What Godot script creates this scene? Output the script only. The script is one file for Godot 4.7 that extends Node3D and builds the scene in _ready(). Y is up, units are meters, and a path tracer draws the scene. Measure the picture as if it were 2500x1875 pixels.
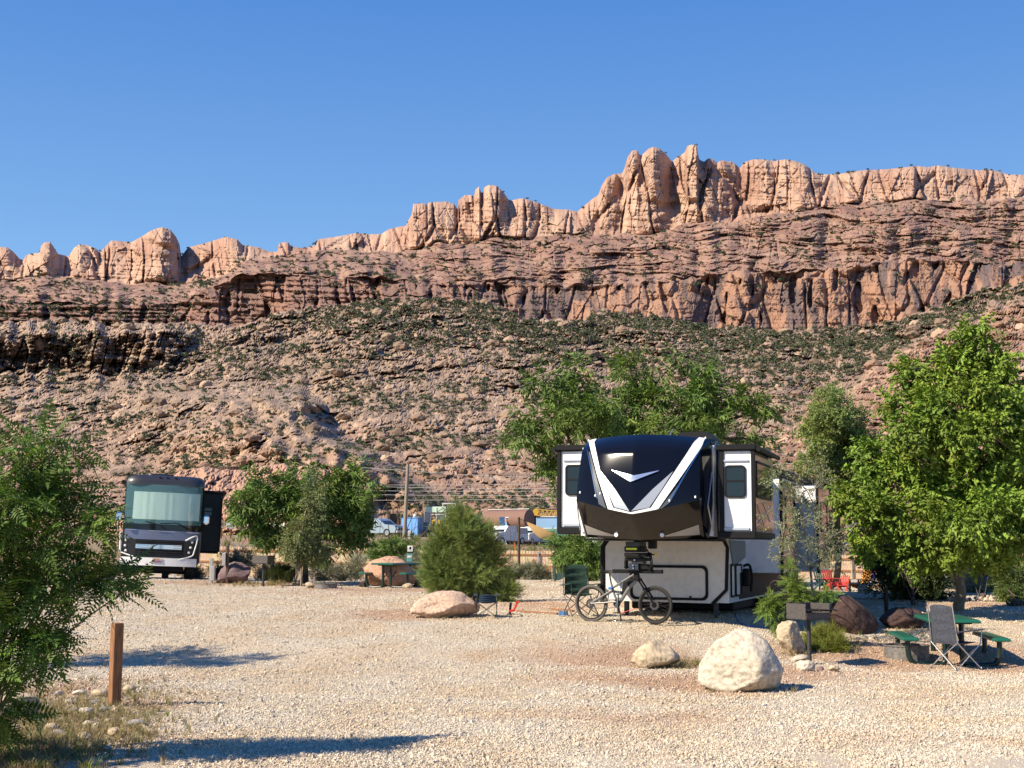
extends Node3D
# Desert campground below red sandstone cliffs. y up, metres; the camera stands at x = z = 0 and looks along -z.

const FL := 3200.0            # focal length in photograph pixels (2500 x 1875)
const PITCH := 0.12820        # camera pitched up
const EYE := 1.75
var rng := RandomNumberGenerator.new()
var names := {}
var M := {}                   # materials

# ---------------------------------------------------------------- survey helpers (bearing -> world)
func W(px: float, py: float, d: float) -> Vector3:      # point at horizontal distance d along a bearing
	var a := (px - 1250.0) / FL
	var b := (937.5 - py) / FL
	var c := cos(PITCH); var s := sin(PITCH)
	var k := d / (c - b * s)
	return Vector3(a * k, EYE + (b * c + s) * k, -d)

func pix(p: Vector3) -> Vector2:
	var c := cos(PITCH); var s := sin(PITCH)
	var y := p.y - EYE
	var dep := -p.z * c + y * s
	var up := y * c + p.z * s
	return Vector2(1250.0 + FL * p.x / dep, 937.5 - FL * up / dep)

const GD := [0.0, 10.0, 16.0, 20.0, 23.0, 26.0, 32.0, 43.0, 55.0, 68.0, 76.0, 100.0, 122.0, 160.0, 260.0, 500.0]
const GE := [0.0, 0.0, 0.0, 0.10, 0.36, 0.54, 0.64, 0.80, 0.62, 0.42, 0.60, 1.45, 2.05, 2.70, 4.0, 6.0]
var gn := FastNoiseLite.new()

func G(x: float, z: float) -> float:                     # height of the ground
	var d := -z
	var e := 0.0
	if d > 0.0:
		var i := 0
		while i < GD.size() - 2 and d > GD[i + 1]:
			i += 1
		var t: float = clampf((d - GD[i]) / (GD[i + 1] - GD[i]), 0.0, 1.0)
		t = lerpf(t, t * t * (3.0 - 2.0 * t), 0.6)
		e = lerpf(GE[i], GE[i + 1], t)
	e += 0.13 * smoothstep(-7.0, -13.0, x) * smoothstep(30.0, 40.0, d) * smoothstep(60.0, 48.0, d)
	e += 1.2 * smoothstep(1.0, -8.0, x) * smoothstep(80.0, 112.0, d) * smoothstep(190.0, 150.0, d)
	e -= 0.12 * smoothstep(3.0, 6.0, x) * smoothstep(17.0, 21.0, d) * smoothstep(32.0, 25.0, d)
	e += 0.10 * exp(-pow((x + 5.4) / 1.6, 2.0) - pow((d - 14.3) / 2.2, 2.0))
	e += gn.get_noise_2d(x * 0.35, z * 0.35) * 0.035 * clampf(d / 12.0, 0.0, 1.0)
	e += gn.get_noise_2d(x * 0.9 + 90.0, z * 0.9) * 0.008
	return e

func B(px: float, py: float) -> Vector3:                 # ground point seen at a bearing
	var d := 6.0
	var last := 6.0
	while d < 260.0:
		var p := W(px, py, d)
		if p.y <= G(p.x, p.z):
			var lo := last; var hi := d
			for i in 14:
				var m := (lo + hi) * 0.5
				var q := W(px, py, m)
				if q.y <= G(q.x, q.z): hi = m
				else: lo = m
			var r := W(px, py, hi)
			r.y = G(r.x, r.z)
			return r
		last = d
		d *= 1.012
	return W(px, py, 260.0)

func GP(px: float, d: float) -> Vector3:                 # ground point at bearing column px and distance d
	var p := W(px, 1400.0, d)
	p.y = G(p.x, p.z)
	return p

# ---------------------------------------------------------------- scene bookkeeping
func numbered(n: String) -> String:
	if not names.has(n):
		names[n] = 0
		return n
	names[n] += 1
	return "%s_%03d" % [n, names[n]]

func tag(o: Node, label := "", category := "", group := "", kind := ""):
	if label: o.set_meta("label", label)
	if category: o.set_meta("category", category)
	if group: o.set_meta("group", group)
	if kind: o.set_meta("kind", kind)
	return o

func thing(called: String, label: String, category: String, at := Vector3.ZERO, turn := 0.0, group := "") -> Node3D:
	var o := Node3D.new()
	o.name = numbered(called)
	add_child(o)
	o.position = at
	o.rotation.y = turn
	tag(o, label, category, group)
	return o

func obj(called: String, mesh: Mesh, material: Material, parent: Node = null, at := Vector3.ZERO) -> MeshInstance3D:
	var o := MeshInstance3D.new()
	o.name = numbered(called) if parent == null else called
	o.mesh = mesh
	o.material_override = material
	if parent == null: add_child(o)
	else: parent.add_child(o, true)
	o.position = at
	return o

func struct(called: String, mesh: Mesh, material: Material) -> MeshInstance3D:
	return tag(obj(called, mesh, material), "", "", "", "structure")

func copies(called: String, mesh: Mesh, material: Material, xf: Array, cols: PackedColorArray, parent: Node = null) -> MultiMeshInstance3D:
	var mm := MultiMesh.new()
	mm.transform_format = MultiMesh.TRANSFORM_3D
	mm.use_colors = cols.size() > 0
	mm.mesh = mesh
	mm.instance_count = xf.size()
	var w := 16 if mm.use_colors else 12
	var buf := PackedFloat32Array()
	buf.resize(w * xf.size())
	var k := 0
	for i in xf.size():
		var t: Transform3D = xf[i]
		var b := t.basis
		buf[k] = b.x.x; buf[k + 1] = b.y.x; buf[k + 2] = b.z.x; buf[k + 3] = t.origin.x
		buf[k + 4] = b.x.y; buf[k + 5] = b.y.y; buf[k + 6] = b.z.y; buf[k + 7] = t.origin.y
		buf[k + 8] = b.x.z; buf[k + 9] = b.y.z; buf[k + 10] = b.z.z; buf[k + 11] = t.origin.z
		if w == 16:
			var c := cols[i]
			buf[k + 12] = c.r; buf[k + 13] = c.g; buf[k + 14] = c.b; buf[k + 15] = 1.0
		k += w
	mm.buffer = buf
	var o := MultiMeshInstance3D.new()
	o.name = numbered(called) if parent == null else called
	o.multimesh = mm
	o.material_override = material
	if parent == null: add_child(o)
	else: parent.add_child(o, true)
	o.set_meta("kind", "stuff")
	return o

func lin(r: float, g: float, b: float) -> Color:          # base colour given as linear reflectance
	return Color(r, g, b).linear_to_srgb()

func mat(c: Color, rough := 0.8, metal := 0.0) -> StandardMaterial3D:
	var m := StandardMaterial3D.new()
	m.albedo_color = c
	m.roughness = rough
	m.metallic = metal
	m.cull_mode = BaseMaterial3D.CULL_DISABLED
	return m

func noise_tex(freq: float, kind: int, octaves: int, sd: int, ramp: Array, size := 512) -> NoiseTexture2D:
	var n := FastNoiseLite.new()
	n.seed = sd
	n.noise_type = kind
	n.frequency = freq
	n.fractal_octaves = octaves
	var t := NoiseTexture2D.new()
	t.width = size; t.height = size
	t.seamless = true
	t.noise = n
	if ramp.size():
		var g := Gradient.new()
		var offs := PackedFloat32Array(); var cs := PackedColorArray()
		for r in ramp:
			offs.append(r[0]); cs.append(r[1])
		g.offsets = offs; g.colors = cs
		t.color_ramp = g
	return t

func gray(v: float) -> Color:
	return Color(v, v, v)

func textured(c: Color, rough: float, tex: Texture2D, scale: float, bump: Texture2D = null, relief := 0.0, metal := 0.0) -> StandardMaterial3D:
	var m := mat(c, rough, metal)
	m.albedo_texture = tex
	m.uv1_triplanar = true
	m.uv1_scale = Vector3.ONE * scale
	if bump:
		m.heightmap_enabled = true
		m.heightmap_texture = bump
		m.heightmap_scale = relief
	return m

# ---------------------------------------------------------------- mesh builder
class MB:
	var v := PackedVector3Array()
	var n := PackedVector3Array()
	var c := PackedColorArray()
	var col := Color.WHITE
	var use_col := false

	func tri(a: Vector3, b: Vector3, d: Vector3):          # counter-clockwise seen from outside
		var m := (b - a).cross(d - a).normalized()
		v.append(a); v.append(d); v.append(b)
		n.append(m); n.append(m); n.append(m)
		if use_col: c.append(col); c.append(col); c.append(col)

	func trin(a: Vector3, b: Vector3, d: Vector3, na: Vector3, nb: Vector3, nd: Vector3):
		v.append(a); v.append(d); v.append(b)
		n.append(na); n.append(nd); n.append(nb)
		if use_col: c.append(col); c.append(col); c.append(col)

	func quad(a: Vector3, b: Vector3, d: Vector3, e: Vector3):
		tri(a, b, d); tri(a, d, e)

	func quadn(a: Vector3, b: Vector3, d: Vector3, e: Vector3, na: Vector3, nb: Vector3, nd: Vector3, ne: Vector3):
		trin(a, b, d, na, nb, nd); trin(a, d, e, na, nd, ne)

	func box(at: Vector3, size: Vector3, r := Basis.IDENTITY, bev := 0.0) -> MB:
		var h := size * 0.5
		if bev <= 0.0:
			var p := []
			for i in 8:
				p.append(at + r * Vector3(h.x if i & 1 else -h.x, h.y if i & 2 else -h.y, h.z if i & 4 else -h.z))
			quad(p[4], p[5], p[7], p[6]); quad(p[1], p[0], p[2], p[3]); quad(p[5], p[1], p[3], p[7])
			quad(p[0], p[4], p[6], p[2]); quad(p[6], p[7], p[3], p[2]); quad(p[0], p[1], p[5], p[4])
			return self
		bev = minf(bev, minf(h.x, minf(h.y, h.z)) * 0.95)
		var q := func(sx, sy, sz, ax):
			var e := Vector3(sx * (h.x - (0.0 if ax == 0 else bev)), sy * (h.y - (0.0 if ax == 1 else bev)), sz * (h.z - (0.0 if ax == 2 else bev)))
			return at + r * e
		var s := [-1.0, 1.0]
		for k in s:                                         # faces
			var a := [q.call(k, -1.0, -1.0, 0), q.call(k, 1.0, -1.0, 0), q.call(k, 1.0, 1.0, 0), q.call(k, -1.0, 1.0, 0)]
			var b := [q.call(-1.0, k, -1.0, 1), q.call(-1.0, k, 1.0, 1), q.call(1.0, k, 1.0, 1), q.call(1.0, k, -1.0, 1)]
			var d := [q.call(-1.0, -1.0, k, 2), q.call(1.0, -1.0, k, 2), q.call(1.0, 1.0, k, 2), q.call(-1.0, 1.0, k, 2)]
			for f in [a, b, d]:
				if k > 0.0: quad(f[0], f[1], f[2], f[3])
				else: quad(f[3], f[2], f[1], f[0])
		var ctr := at
		for j in s:
			for k in s:
				_oq(ctr, q.call(-1.0, j, k, 1), q.call(1.0, j, k, 1), q.call(1.0, j, k, 2), q.call(-1.0, j, k, 2))
				_oq(ctr, q.call(j, -1.0, k, 0), q.call(j, 1.0, k, 0), q.call(j, 1.0, k, 2), q.call(j, -1.0, k, 2))
				_oq(ctr, q.call(j, k, -1.0, 0), q.call(j, k, 1.0, 0), q.call(j, k, 1.0, 1), q.call(j, k, -1.0, 1))
				for i in s:
					_ot(ctr, q.call(i, j, k, 0), q.call(i, j, k, 1), q.call(i, j, k, 2))
		return self

	func _oq(ctr: Vector3, a: Vector3, b: Vector3, d: Vector3, e: Vector3):
		if (b - a).cross(d - a).dot(a + d - ctr * 2.0) < 0.0: quad(e, d, b, a)
		else: quad(a, b, d, e)

	func _ot(ctr: Vector3, a: Vector3, b: Vector3, d: Vector3):
		if (b - a).cross(d - a).dot(a - ctr) < 0.0: tri(d, b, a)
		else: tri(a, b, d)

	func tube(pts: Array, r0: float, r1 := -1.0, sides := 8, caps := true) -> MB:
		if r1 < 0.0: r1 = r0
		var rings := []
		var nrm := []
		var last := Vector3.ZERO
		for i in pts.size():
			var p: Vector3 = pts[i]
			var q: Vector3 = pts[mini(i + 1, pts.size() - 1)]
			var o: Vector3 = pts[maxi(i - 1, 0)]
			var t := (q - o).normalized()
			var u := last
			if u == Vector3.ZERO:
				u = Vector3.UP if absf(t.y) < 0.9 else Vector3.RIGHT
			u = (u - t * u.dot(t)).normalized()
			last = u
			var w := t.cross(u)
			var rad := lerpf(r0, r1, float(i) / maxf(1.0, pts.size() - 1))
			var ring := []
			var rn := []
			for k in sides:
				var a := TAU * k / sides
				var dd := u * cos(a) + w * sin(a)
				ring.append(p + dd * rad); rn.append(dd)
			rings.append(ring); nrm.append(rn)
		for i in pts.size() - 1:
			for k in sides:
				var l := (k + 1) % sides
				quadn(rings[i][k], rings[i][l], rings[i + 1][l], rings[i + 1][k], nrm[i][k], nrm[i][l], nrm[i + 1][l], nrm[i + 1][k])
		if caps:
			for k in range(1, sides - 1):
				tri(rings[0][0], rings[0][k + 1], rings[0][k])
				var e: Array = rings[-1]
				tri(e[0], e[k], e[k + 1])
		return self

	func bar(a: Vector3, b: Vector3, w: float, h: float, up := Vector3.UP) -> MB:
		var t := (b - a)
		var z := t.normalized()
		if absf(z.dot(up)) > 0.98: up = Vector3.RIGHT
		var x := up.cross(z).normalized()
		var y := z.cross(x)
		return box((a + b) * 0.5, Vector3(w, h, t.length()), Basis(x, y, z), minf(w, h) * 0.12)

	func lathe(prof: Array, at := Vector3.ZERO, axis := Basis.IDENTITY, segs := 20, smooth := true) -> MB:   # prof of (radius, height)
		for i in prof.size() - 1:
			var p: Vector2 = prof[i]
			var q: Vector2 = prof[i + 1]
			var tn := Vector2(q.y - p.y, p.x - q.x).normalized()
			for k in segs:
				var a := TAU * k / segs
				var b := TAU * (k + 1) / segs
				var ca := Vector3(cos(a), 0, sin(a)); var cb := Vector3(cos(b), 0, sin(b))
				var p0 := at + axis * (ca * p.x + Vector3.UP * p.y); var p1 := at + axis * (cb * p.x + Vector3.UP * p.y)
				var q0 := at + axis * (ca * q.x + Vector3.UP * q.y); var q1 := at + axis * (cb * q.x + Vector3.UP * q.y)
				var na := axis * (ca * tn.x + Vector3.UP * tn.y); var nb := axis * (cb * tn.x + Vector3.UP * tn.y)
				if smooth:
					if p.x > 1e-5: trin(p0, q1, p1, na, nb, nb)
					if q.x > 1e-5: trin(p0, q0, q1, na, na, nb)
				else:
					if p.x > 1e-5: tri(p0, q1, p1)
					if q.x > 1e-5: tri(p0, q0, q1)
		return self

	func prism(poly: PackedVector2Array, depth: float, at := Vector3.ZERO, r := Basis.IDENTITY) -> MB:   # outline in xy, depth along z, centred
		var ix := Geometry2D.triangulate_polygon(poly)
		var ccw := not Geometry2D.is_polygon_clockwise(poly)
		var f := func(p: Vector2, z: float): return at + r * Vector3(p.x, p.y, z)
		var h := depth * 0.5
		for i in range(0, ix.size(), 3):
			var a := poly[ix[i]]; var b := poly[ix[i + 1]]; var d := poly[ix[i + 2]]
			if (b - a).cross(d - a) < 0.0:
				var s := b; b = d; d = s
			tri(f.call(a, h), f.call(b, h), f.call(d, h))
			tri(f.call(a, -h), f.call(d, -h), f.call(b, -h))
		for i in poly.size():
			var a := poly[i]; var b := poly[(i + 1) % poly.size()]
			if not ccw:
				var s := a; a = b; b = s
			quad(f.call(a, -h), f.call(b, -h), f.call(b, h), f.call(a, h))
		return self

	func grid(p: Array, smooth := true):                    # p[row][column], rows upward, columns to the right, seen from the front
		var rows := p.size(); var cs: int = p[0].size()
		var nn := []
		for i in rows:
			var r := []
			for j in cs:
				var dx: Vector3 = p[i][mini(j + 1, cs - 1)] - p[i][maxi(j - 1, 0)]
				var dy: Vector3 = p[mini(i + 1, rows - 1)][j] - p[maxi(i - 1, 0)][j]
				r.append(dx.cross(dy).normalized())
			nn.append(r)
		for i in rows - 1:
			for j in cs - 1:
				if smooth:
					quadn(p[i][j], p[i][j + 1], p[i + 1][j + 1], p[i + 1][j], nn[i][j], nn[i][j + 1], nn[i + 1][j + 1], nn[i + 1][j])
				else:
					quad(p[i][j], p[i][j + 1], p[i + 1][j + 1], p[i + 1][j])

	func mesh() -> ArrayMesh:
		var a := []
		a.resize(Mesh.ARRAY_MAX)
		a[Mesh.ARRAY_VERTEX] = v
		a[Mesh.ARRAY_NORMAL] = n
		if use_col: a[Mesh.ARRAY_COLOR] = c
		var m := ArrayMesh.new()
		m.add_surface_from_arrays(Mesh.PRIMITIVE_TRIANGLES, a)
		return m

func mb() -> MB:
	return MB.new()

func curve(pts: Array, steps := 6) -> Array:               # smooth polyline through points
	var out := []
	for i in pts.size() - 1:
		var a: Vector3 = pts[maxi(i - 1, 0)]; var b: Vector3 = pts[i]; var c: Vector3 = pts[i + 1]; var d: Vector3 = pts[mini(i + 2, pts.size() - 1)]
		for k in steps:
			out.append(b.cubic_interpolate(c, a, d, float(k) / steps))
	out.append(pts[-1])
	return out

func lookup(t: Array, x: float) -> float:                   # piecewise linear table of [x, y]
	if x <= t[0][0]: return t[0][1]
	var lo := 0; var hi := t.size() - 1
	if x >= t[hi][0]: return t[hi][1]
	while hi - lo > 1:
		var m := (lo + hi) >> 1
		if t[m][0] <= x: lo = m
		else: hi = m
	return lerpf(t[lo][1], t[hi][1], (x - t[lo][0]) / (t[hi][0] - t[lo][0]))

func _ready():
	rng.seed = 41
	gn.seed = 5
	gn.frequency = 1.0
	gn.fractal_octaves = 3
	# camera
	var cam := Camera3D.new()
	cam.name = "camera"
	add_child(cam)
	cam.position = Vector3(0, EYE, 0)
	cam.rotation.x = PITCH
	cam.fov = rad_to_deg(2.0 * atan(937.5 / FL))
	cam.near = 0.1
	cam.far = 4000.0
	cam.current = true
	# sky
	var env := Environment.new()
	env.background_mode = Environment.BG_SKY
	var sm := ProceduralSkyMaterial.new()
	sm.sky_top_color = Color(0.006, 0.080, 0.315).linear_to_srgb()
	sm.sky_horizon_color = Color(0.28, 0.48, 0.64).linear_to_srgb()
	sm.sky_curve = 0.171
	sm.ground_bottom_color = Color(0.30, 0.24, 0.19).linear_to_srgb()
	sm.ground_horizon_color = Color(0.36, 0.33, 0.32).linear_to_srgb()
	sm.sun_angle_max = 1.0
	var sky := Sky.new()
	sky.sky_material = sm
	env.sky = sky
	env.tonemap_mode = Environment.TONE_MAPPER_LINEAR
	env.tonemap_exposure = 1.9
	env.sdfgi_enabled = true
	env.ssao_enabled = true
	env.ssil_enabled = true
	var we := WorldEnvironment.new()
	we.name = "world_environment"
	we.environment = env
	add_child(we)
	# sun, high on the left and a little behind the camera
	var sun := DirectionalLight3D.new()
	sun.name = "sun"
	var el := deg_to_rad(38.0); var az := deg_to_rad(28.0)
	add_child(sun)
	sun.look_at_from_position(Vector3.ZERO, Vector3(cos(el) * cos(az), -sin(el), -cos(el) * sin(az)))
	sun.light_energy = 1.6
	sun.light_color = Color(1.0, 0.945, 0.85)
	sun.light_angular_distance = 0.5
	sun.shadow_enabled = true

	make_materials()
	make_ground()
	make_cliffs()
	make_trailer()
	make_motorhome()
	make_bike()
	make_plants()
	make_site()
	make_yard()

func make_materials():
	var fine := noise_tex(0.09, FastNoiseLite.TYPE_CELLULAR, 1, 4, [[0.0, gray(0.55)], [0.45, gray(0.95)], [1.0, gray(1.0)]])
	var speck := noise_tex(0.16, FastNoiseLite.TYPE_SIMPLEX_SMOOTH, 3, 14, [[0.0, gray(0.60)], [0.40, gray(0.86)], [0.62, gray(0.97)], [1.0, gray(1.0)]])
	var lump := noise_tex(0.11, FastNoiseLite.TYPE_SIMPLEX_SMOOTH, 4, 24, [])
	M.speck = speck
	M.lump = lump
	M.rock = mat(lin(0.95, 0.95, 0.95), 0.95)
	M.rock.vertex_color_use_as_albedo = true
	M.gravel = textured(lin(0.84, 0.84, 0.84), 0.95, speck, 0.8, lump, 1.6)
	M.gravel.uv1_world_triplanar = true
	M.gravel.vertex_color_use_as_albedo = true
	M.pebble = mat(lin(0.84, 0.84, 0.84), 0.9)
	M.pebble.vertex_color_use_as_albedo = true
	M.shrub = mat(Color.WHITE, 0.9)
	M.shrub.vertex_color_use_as_albedo = true
	# painted and moulded surfaces
	var dust := noise_tex(0.012, FastNoiseLite.TYPE_SIMPLEX_SMOOTH, 5, 71, [[0.0, gray(0.93)], [0.5, gray(0.985)], [1.0, gray(1.0)]])
	M.gelcoat = textured(lin(0.78, 0.77, 0.74), 0.3, dust, 0.6)
	M.gelcoat_dusty = textured(lin(0.74, 0.71, 0.66), 0.4, dust, 0.9)
	M.white_gel = textured(lin(0.80, 0.80, 0.79), 0.25, dust, 0.7)
	M.navy = mat(lin(0.004, 0.005, 0.010), 0.08)
	M.navy.metallic_specular = 0.36
	M.gloss_black = mat(lin(0.009, 0.008, 0.008), 0.08)
	M.gloss_black.metallic_specular = 0.5
	M.black = mat(lin(0.009, 0.009, 0.010), 0.5)
	M.black.metallic_specular = 0.3
	M.blue_black = mat(lin(0.02, 0.03, 0.045), 0.4)
	M.grey_gel = mat(lin(0.12, 0.125, 0.13), 0.2, 0.4)
	M.silver_gel = mat(lin(0.42, 0.44, 0.47), 0.28, 0.45)
	M.grey_panel = mat(lin(0.32, 0.31, 0.30), 0.3)
	M.bronze_gel = mat(lin(0.36, 0.34, 0.27), 0.12, 0.55)
	M.olive_gel = mat(lin(0.055, 0.06, 0.025), 0.12, 0.35)
	M.blue_grey = mat(lin(0.42, 0.47, 0.55), 0.35, 0.3)
	M.emblem = mat(lin(0.85, 0.86, 0.88), 0.16, 0.85)
	M.chrome = mat(lin(0.75, 0.76, 0.78), 0.12, 1.0)
	M.dark_metal = mat(lin(0.06, 0.06, 0.062), 0.42, 0.6)
	M.lens = mat(lin(0.8, 0.8, 0.78), 0.12)
	M.reflector = mat(lin(0.62, 0.70, 0.05), 0.3)
	M.yellow = mat(lin(0.75, 0.50, 0.03), 0.4)
	M.red = mat(lin(0.55, 0.03, 0.025), 0.4)
	M.dark_glass = mat(lin(0.012, 0.018, 0.022), 0.04)
	M.tyre = textured(lin(0.022, 0.021, 0.02), 0.85, M.speck, 3.0)
	M.tyre_dusty = textured(lin(0.10, 0.09, 0.08), 0.9, M.speck, 3.0)
	M.coach_grey = mat(lin(0.024, 0.022, 0.022), 0.22, 0.3)
	M.coach_grey.clearcoat_enabled = true
	M.coach_silver = mat(lin(0.16, 0.18, 0.26), 0.22, 0.5)
	M.coach_dark = mat(lin(0.016, 0.014, 0.013), 0.25)
	M.coach_navy = mat(lin(0.004, 0.007, 0.011), 0.25)
	M.coach_navy.metallic_specular = 0.3
	M.curtain = mat(lin(0.50, 0.62, 0.54), 0.9)
	M.tint_glass = mat(Color(0.55, 0.8, 0.8, 0.18), 0.03)
	M.tint_glass.transparency = BaseMaterial3D.TRANSPARENCY_ALPHA
	M.plate = mat(lin(0.62, 0.52, 0.45), 0.5)
	M.plate_purple = mat(lin(0.20, 0.13, 0.25), 0.5)
	M.plate_red = mat(lin(0.55, 0.12, 0.06), 0.5)
	M.bike_grey = mat(lin(0.20, 0.20, 0.20), 0.35, 0.4)
	M.blue_cloth = mat(lin(0.05, 0.17, 0.45), 0.8)
	var barkt := noise_tex(0.05, FastNoiseLite.TYPE_SIMPLEX_SMOOTH, 4, 81, [[0.0, gray(0.45)], [0.5, gray(0.85)], [1.0, gray(1.0)]], 256)
	M.bark = textured(lin(0.13, 0.10, 0.075), 0.95, barkt, 3.0)
	M.bark.uv1_scale = Vector3(4.0, 0.7, 4.0)
	M.bark_pale = textured(lin(0.34, 0.28, 0.21), 0.95, barkt, 3.0)
	M.bark_pale.uv1_scale = Vector3(4.0, 0.7, 4.0)
	M.bark_white = textured(lin(0.55, 0.52, 0.46), 0.9, barkt, 3.0)
	var grit := noise_tex(0.02, FastNoiseLite.TYPE_SIMPLEX_SMOOTH, 6, 91, [[0.0, gray(0.55)], [0.38, gray(0.86)], [0.6, gray(0.97)], [1.0, gray(1.0)]])
	var pit := noise_tex(0.03, FastNoiseLite.TYPE_SIMPLEX_SMOOTH, 6, 92, [])
	var stone := func(r, g, b):
		var q := textured(lin(r * 0.9, g * 0.9, b * 0.9), 0.92, grit, 1.2, pit, 0.9)
		q.uv1_world_triplanar = true
		return q
	M.stone_white = stone.call(0.62, 0.54, 0.43); M.stone_tan = stone.call(0.56, 0.44, 0.30); M.stone_pink = stone.call(0.60, 0.42, 0.31)
	M.stone_pink2 = stone.call(0.52, 0.31, 0.21); M.stone_dark = stone.call(0.068, 0.036, 0.030); M.stone_purple = stone.call(0.22, 0.145, 0.15); M.stone_grey = stone.call(0.36, 0.34, 0.33)
	var grain := noise_tex(0.03, FastNoiseLite.TYPE_SIMPLEX_SMOOTH, 4, 93, [[0.0, gray(0.55)], [0.5, gray(0.9)], [1.0, gray(1.0)]], 256)
	var wood := func(r, g, b):
		var w := textured(lin(r, g, b), 0.8, grain, 1.0)
		w.uv1_scale = Vector3(6.0, 0.5, 6.0)
		return w
	M.post_wood = wood.call(0.30, 0.135, 0.055); M.brown_wood = wood.call(0.075, 0.045, 0.03); M.black_wood = wood.call(0.022, 0.018, 0.014); M.pole_wood = wood.call(0.30, 0.25, 0.20)
	M.fence = []
	for k in 5: M.fence.append(wood.call(0.72 + 0.03 * (k % 3), 0.52 + 0.03 * (k % 4), 0.31 + 0.02 * k))
	M.fence_rail = wood.call(0.42, 0.19, 0.075)
	M.table_green = mat(lin(0.010, 0.10, 0.065), 0.3); M.table_rim = mat(lin(0.01, 0.08, 0.05), 0.35); M.table_leg = mat(lin(0.006, 0.018, 0.014), 0.35)
	M.iron = textured(lin(0.035, 0.033, 0.032), 0.6, grit, 2.0); M.iron_worn = textured(lin(0.10, 0.088, 0.082), 0.6, grit, 2.5, null, 0.0, 0.3)
	M.ring_steel = textured(lin(0.20, 0.185, 0.17), 0.6, grit, 1.5, null, 0.0, 0.3); M.ash = textured(lin(0.16, 0.15, 0.14), 1.0, grit, 3.0)
	M.cloth_grey = textured(lin(0.052, 0.058, 0.08), 0.9, grit, 2.0); M.cloth_green = textured(lin(0.018, 0.055, 0.042), 0.9, grit, 2.0); M.cloth_navy = textured(lin(0.012, 0.035, 0.075), 0.9, grit, 2.0)
	M.alu = mat(lin(0.55, 0.55, 0.55), 0.35, 0.8); M.galv = mat(lin(0.38, 0.38, 0.37), 0.5, 0.5)
	M.rust = textured(lin(0.20, 0.085, 0.045), 0.9, grit, 1.5); M.rust_blue = textured(lin(0.22, 0.12, 0.09), 0.8, grit, 0.7); M.tank_brown = textured(lin(0.085, 0.055, 0.04), 0.85, grit, 0.6)
	M.sail = mat(lin(0.50, 0.33, 0.13), 0.85); M.sail.backlight_enabled = true; M.sail.backlight = lin(0.3, 0.2, 0.08)
	M.white_paint = textured(lin(0.78, 0.78, 0.75), 0.45, grit, 0.5); M.cream_paint = mat(lin(0.66, 0.62, 0.48), 0.6)
	M.teal_paint = mat(lin(0.10, 0.27, 0.27), 0.4); M.deck_green = wood.call(0.035, 0.085, 0.075); M.paint_peach = mat(lin(0.58, 0.34, 0.22), 0.7)
	M.paint_orange = wood.call(0.68, 0.20, 0.035); M.paint_orange2 = wood.call(0.66, 0.29, 0.05); M.paint_red = wood.call(0.55, 0.045, 0.035); M.paint_lime = wood.call(0.50, 0.58, 0.12)
	M.petal_blue = mat(lin(0.03, 0.04, 0.42), 0.5); M.paint_blue = mat(lin(0.10, 0.27, 0.62), 0.6); M.paint_blue_dark = mat(lin(0.03, 0.10, 0.24), 0.6); M.paint_sky = mat(lin(0.30, 0.50, 0.72), 0.6)
	M.purple_panel = mat(lin(0.09, 0.06, 0.09), 0.7); M.paint_mint = mat(lin(0.50, 0.66, 0.50), 0.6); M.paint_mint_dark = mat(lin(0.17, 0.26, 0.19), 0.6); M.paint_yellow = textured(lin(0.68, 0.42, 0.05), 0.6, grit, 0.6)
	M.silver_car = mat(lin(0.34, 0.37, 0.42), 0.25, 0.5); M.suv_paint = mat(lin(0.34, 0.42, 0.48), 0.25, 0.4); M.wire = mat(lin(0.42, 0.40, 0.38), 0.6)
	M.mound = textured(lin(0.44, 0.255, 0.165), 0.95, grit, 0.12); M.mound.uv1_world_triplanar = true

# ---------------------------------------------------------------- land
const SKYLINE := [[-700,640],[-420,600],[-300,632],[-180,612],[-90,628],[0,603],[19,604],[32,614],[49,633],[58,634],[63,623],[85,618],[97,618],[100,601],[108,592],[122,590],[130,601],[142,620],[168,626],[180,606],[193,597],[212,598],[237,608],[242,617],[272,587],[297,589],[320,592],[348,576],[370,562],[396,554],[415,560],[430,578],[439,598],[442,627],[447,620],[459,604],[475,600],[506,592],[551,578],[579,584],[592,598],[633,604],[655,614],[677,615],[681,593],[704,591],[709,601],[742,606],[771,599],[777,584],[821,578],[869,569],[904,572],[932,571],[948,560],[980,552],[991,552],[996,539],[1006,523],[1008,498],[1040,496],[1043,504],[1046,494],[1068,493],[1090,492],[1109,498],[1117,511],[1119,489],[1135,476],[1151,476],[1157,482],[1160,463],[1170,455],[1174,470],[1179,470],[1182,457],[1195,451],[1214,454],[1230,470],[1241,487],[1252,489],[1265,485],[1276,484],[1308,493],[1352,510],[1390,512],[1409,517],[1428,501],[1447,485],[1461,476],[1469,453],[1482,433],[1501,424],[1518,424],[1523,415],[1532,384],[1543,368],[1556,366],[1561,377],[1567,379],[1583,363],[1596,358],[1611,363],[1627,377],[1641,395],[1649,387],[1671,373],[1678,357],[1687,353],[1701,354],[1704,377],[1708,390],[1719,395],[1728,387],[1738,387],[1751,398],[1757,393],[1766,391],[1776,395],[1785,393],[1798,403],[1806,411],[1817,396],[1839,389],[1864,389],[1889,393],[1917,389],[1942,393],[1965,402],[1990,421],[2003,426],[2053,424],[2101,416],[2164,413],[2196,410],[2237,405],[2265,408],[2290,404],[2322,409],[2354,412],[2392,416],[2411,413],[2442,420],[2461,426],[2500,427],[2640,431],[2800,424],[3000,440],[3200,470]]
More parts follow.
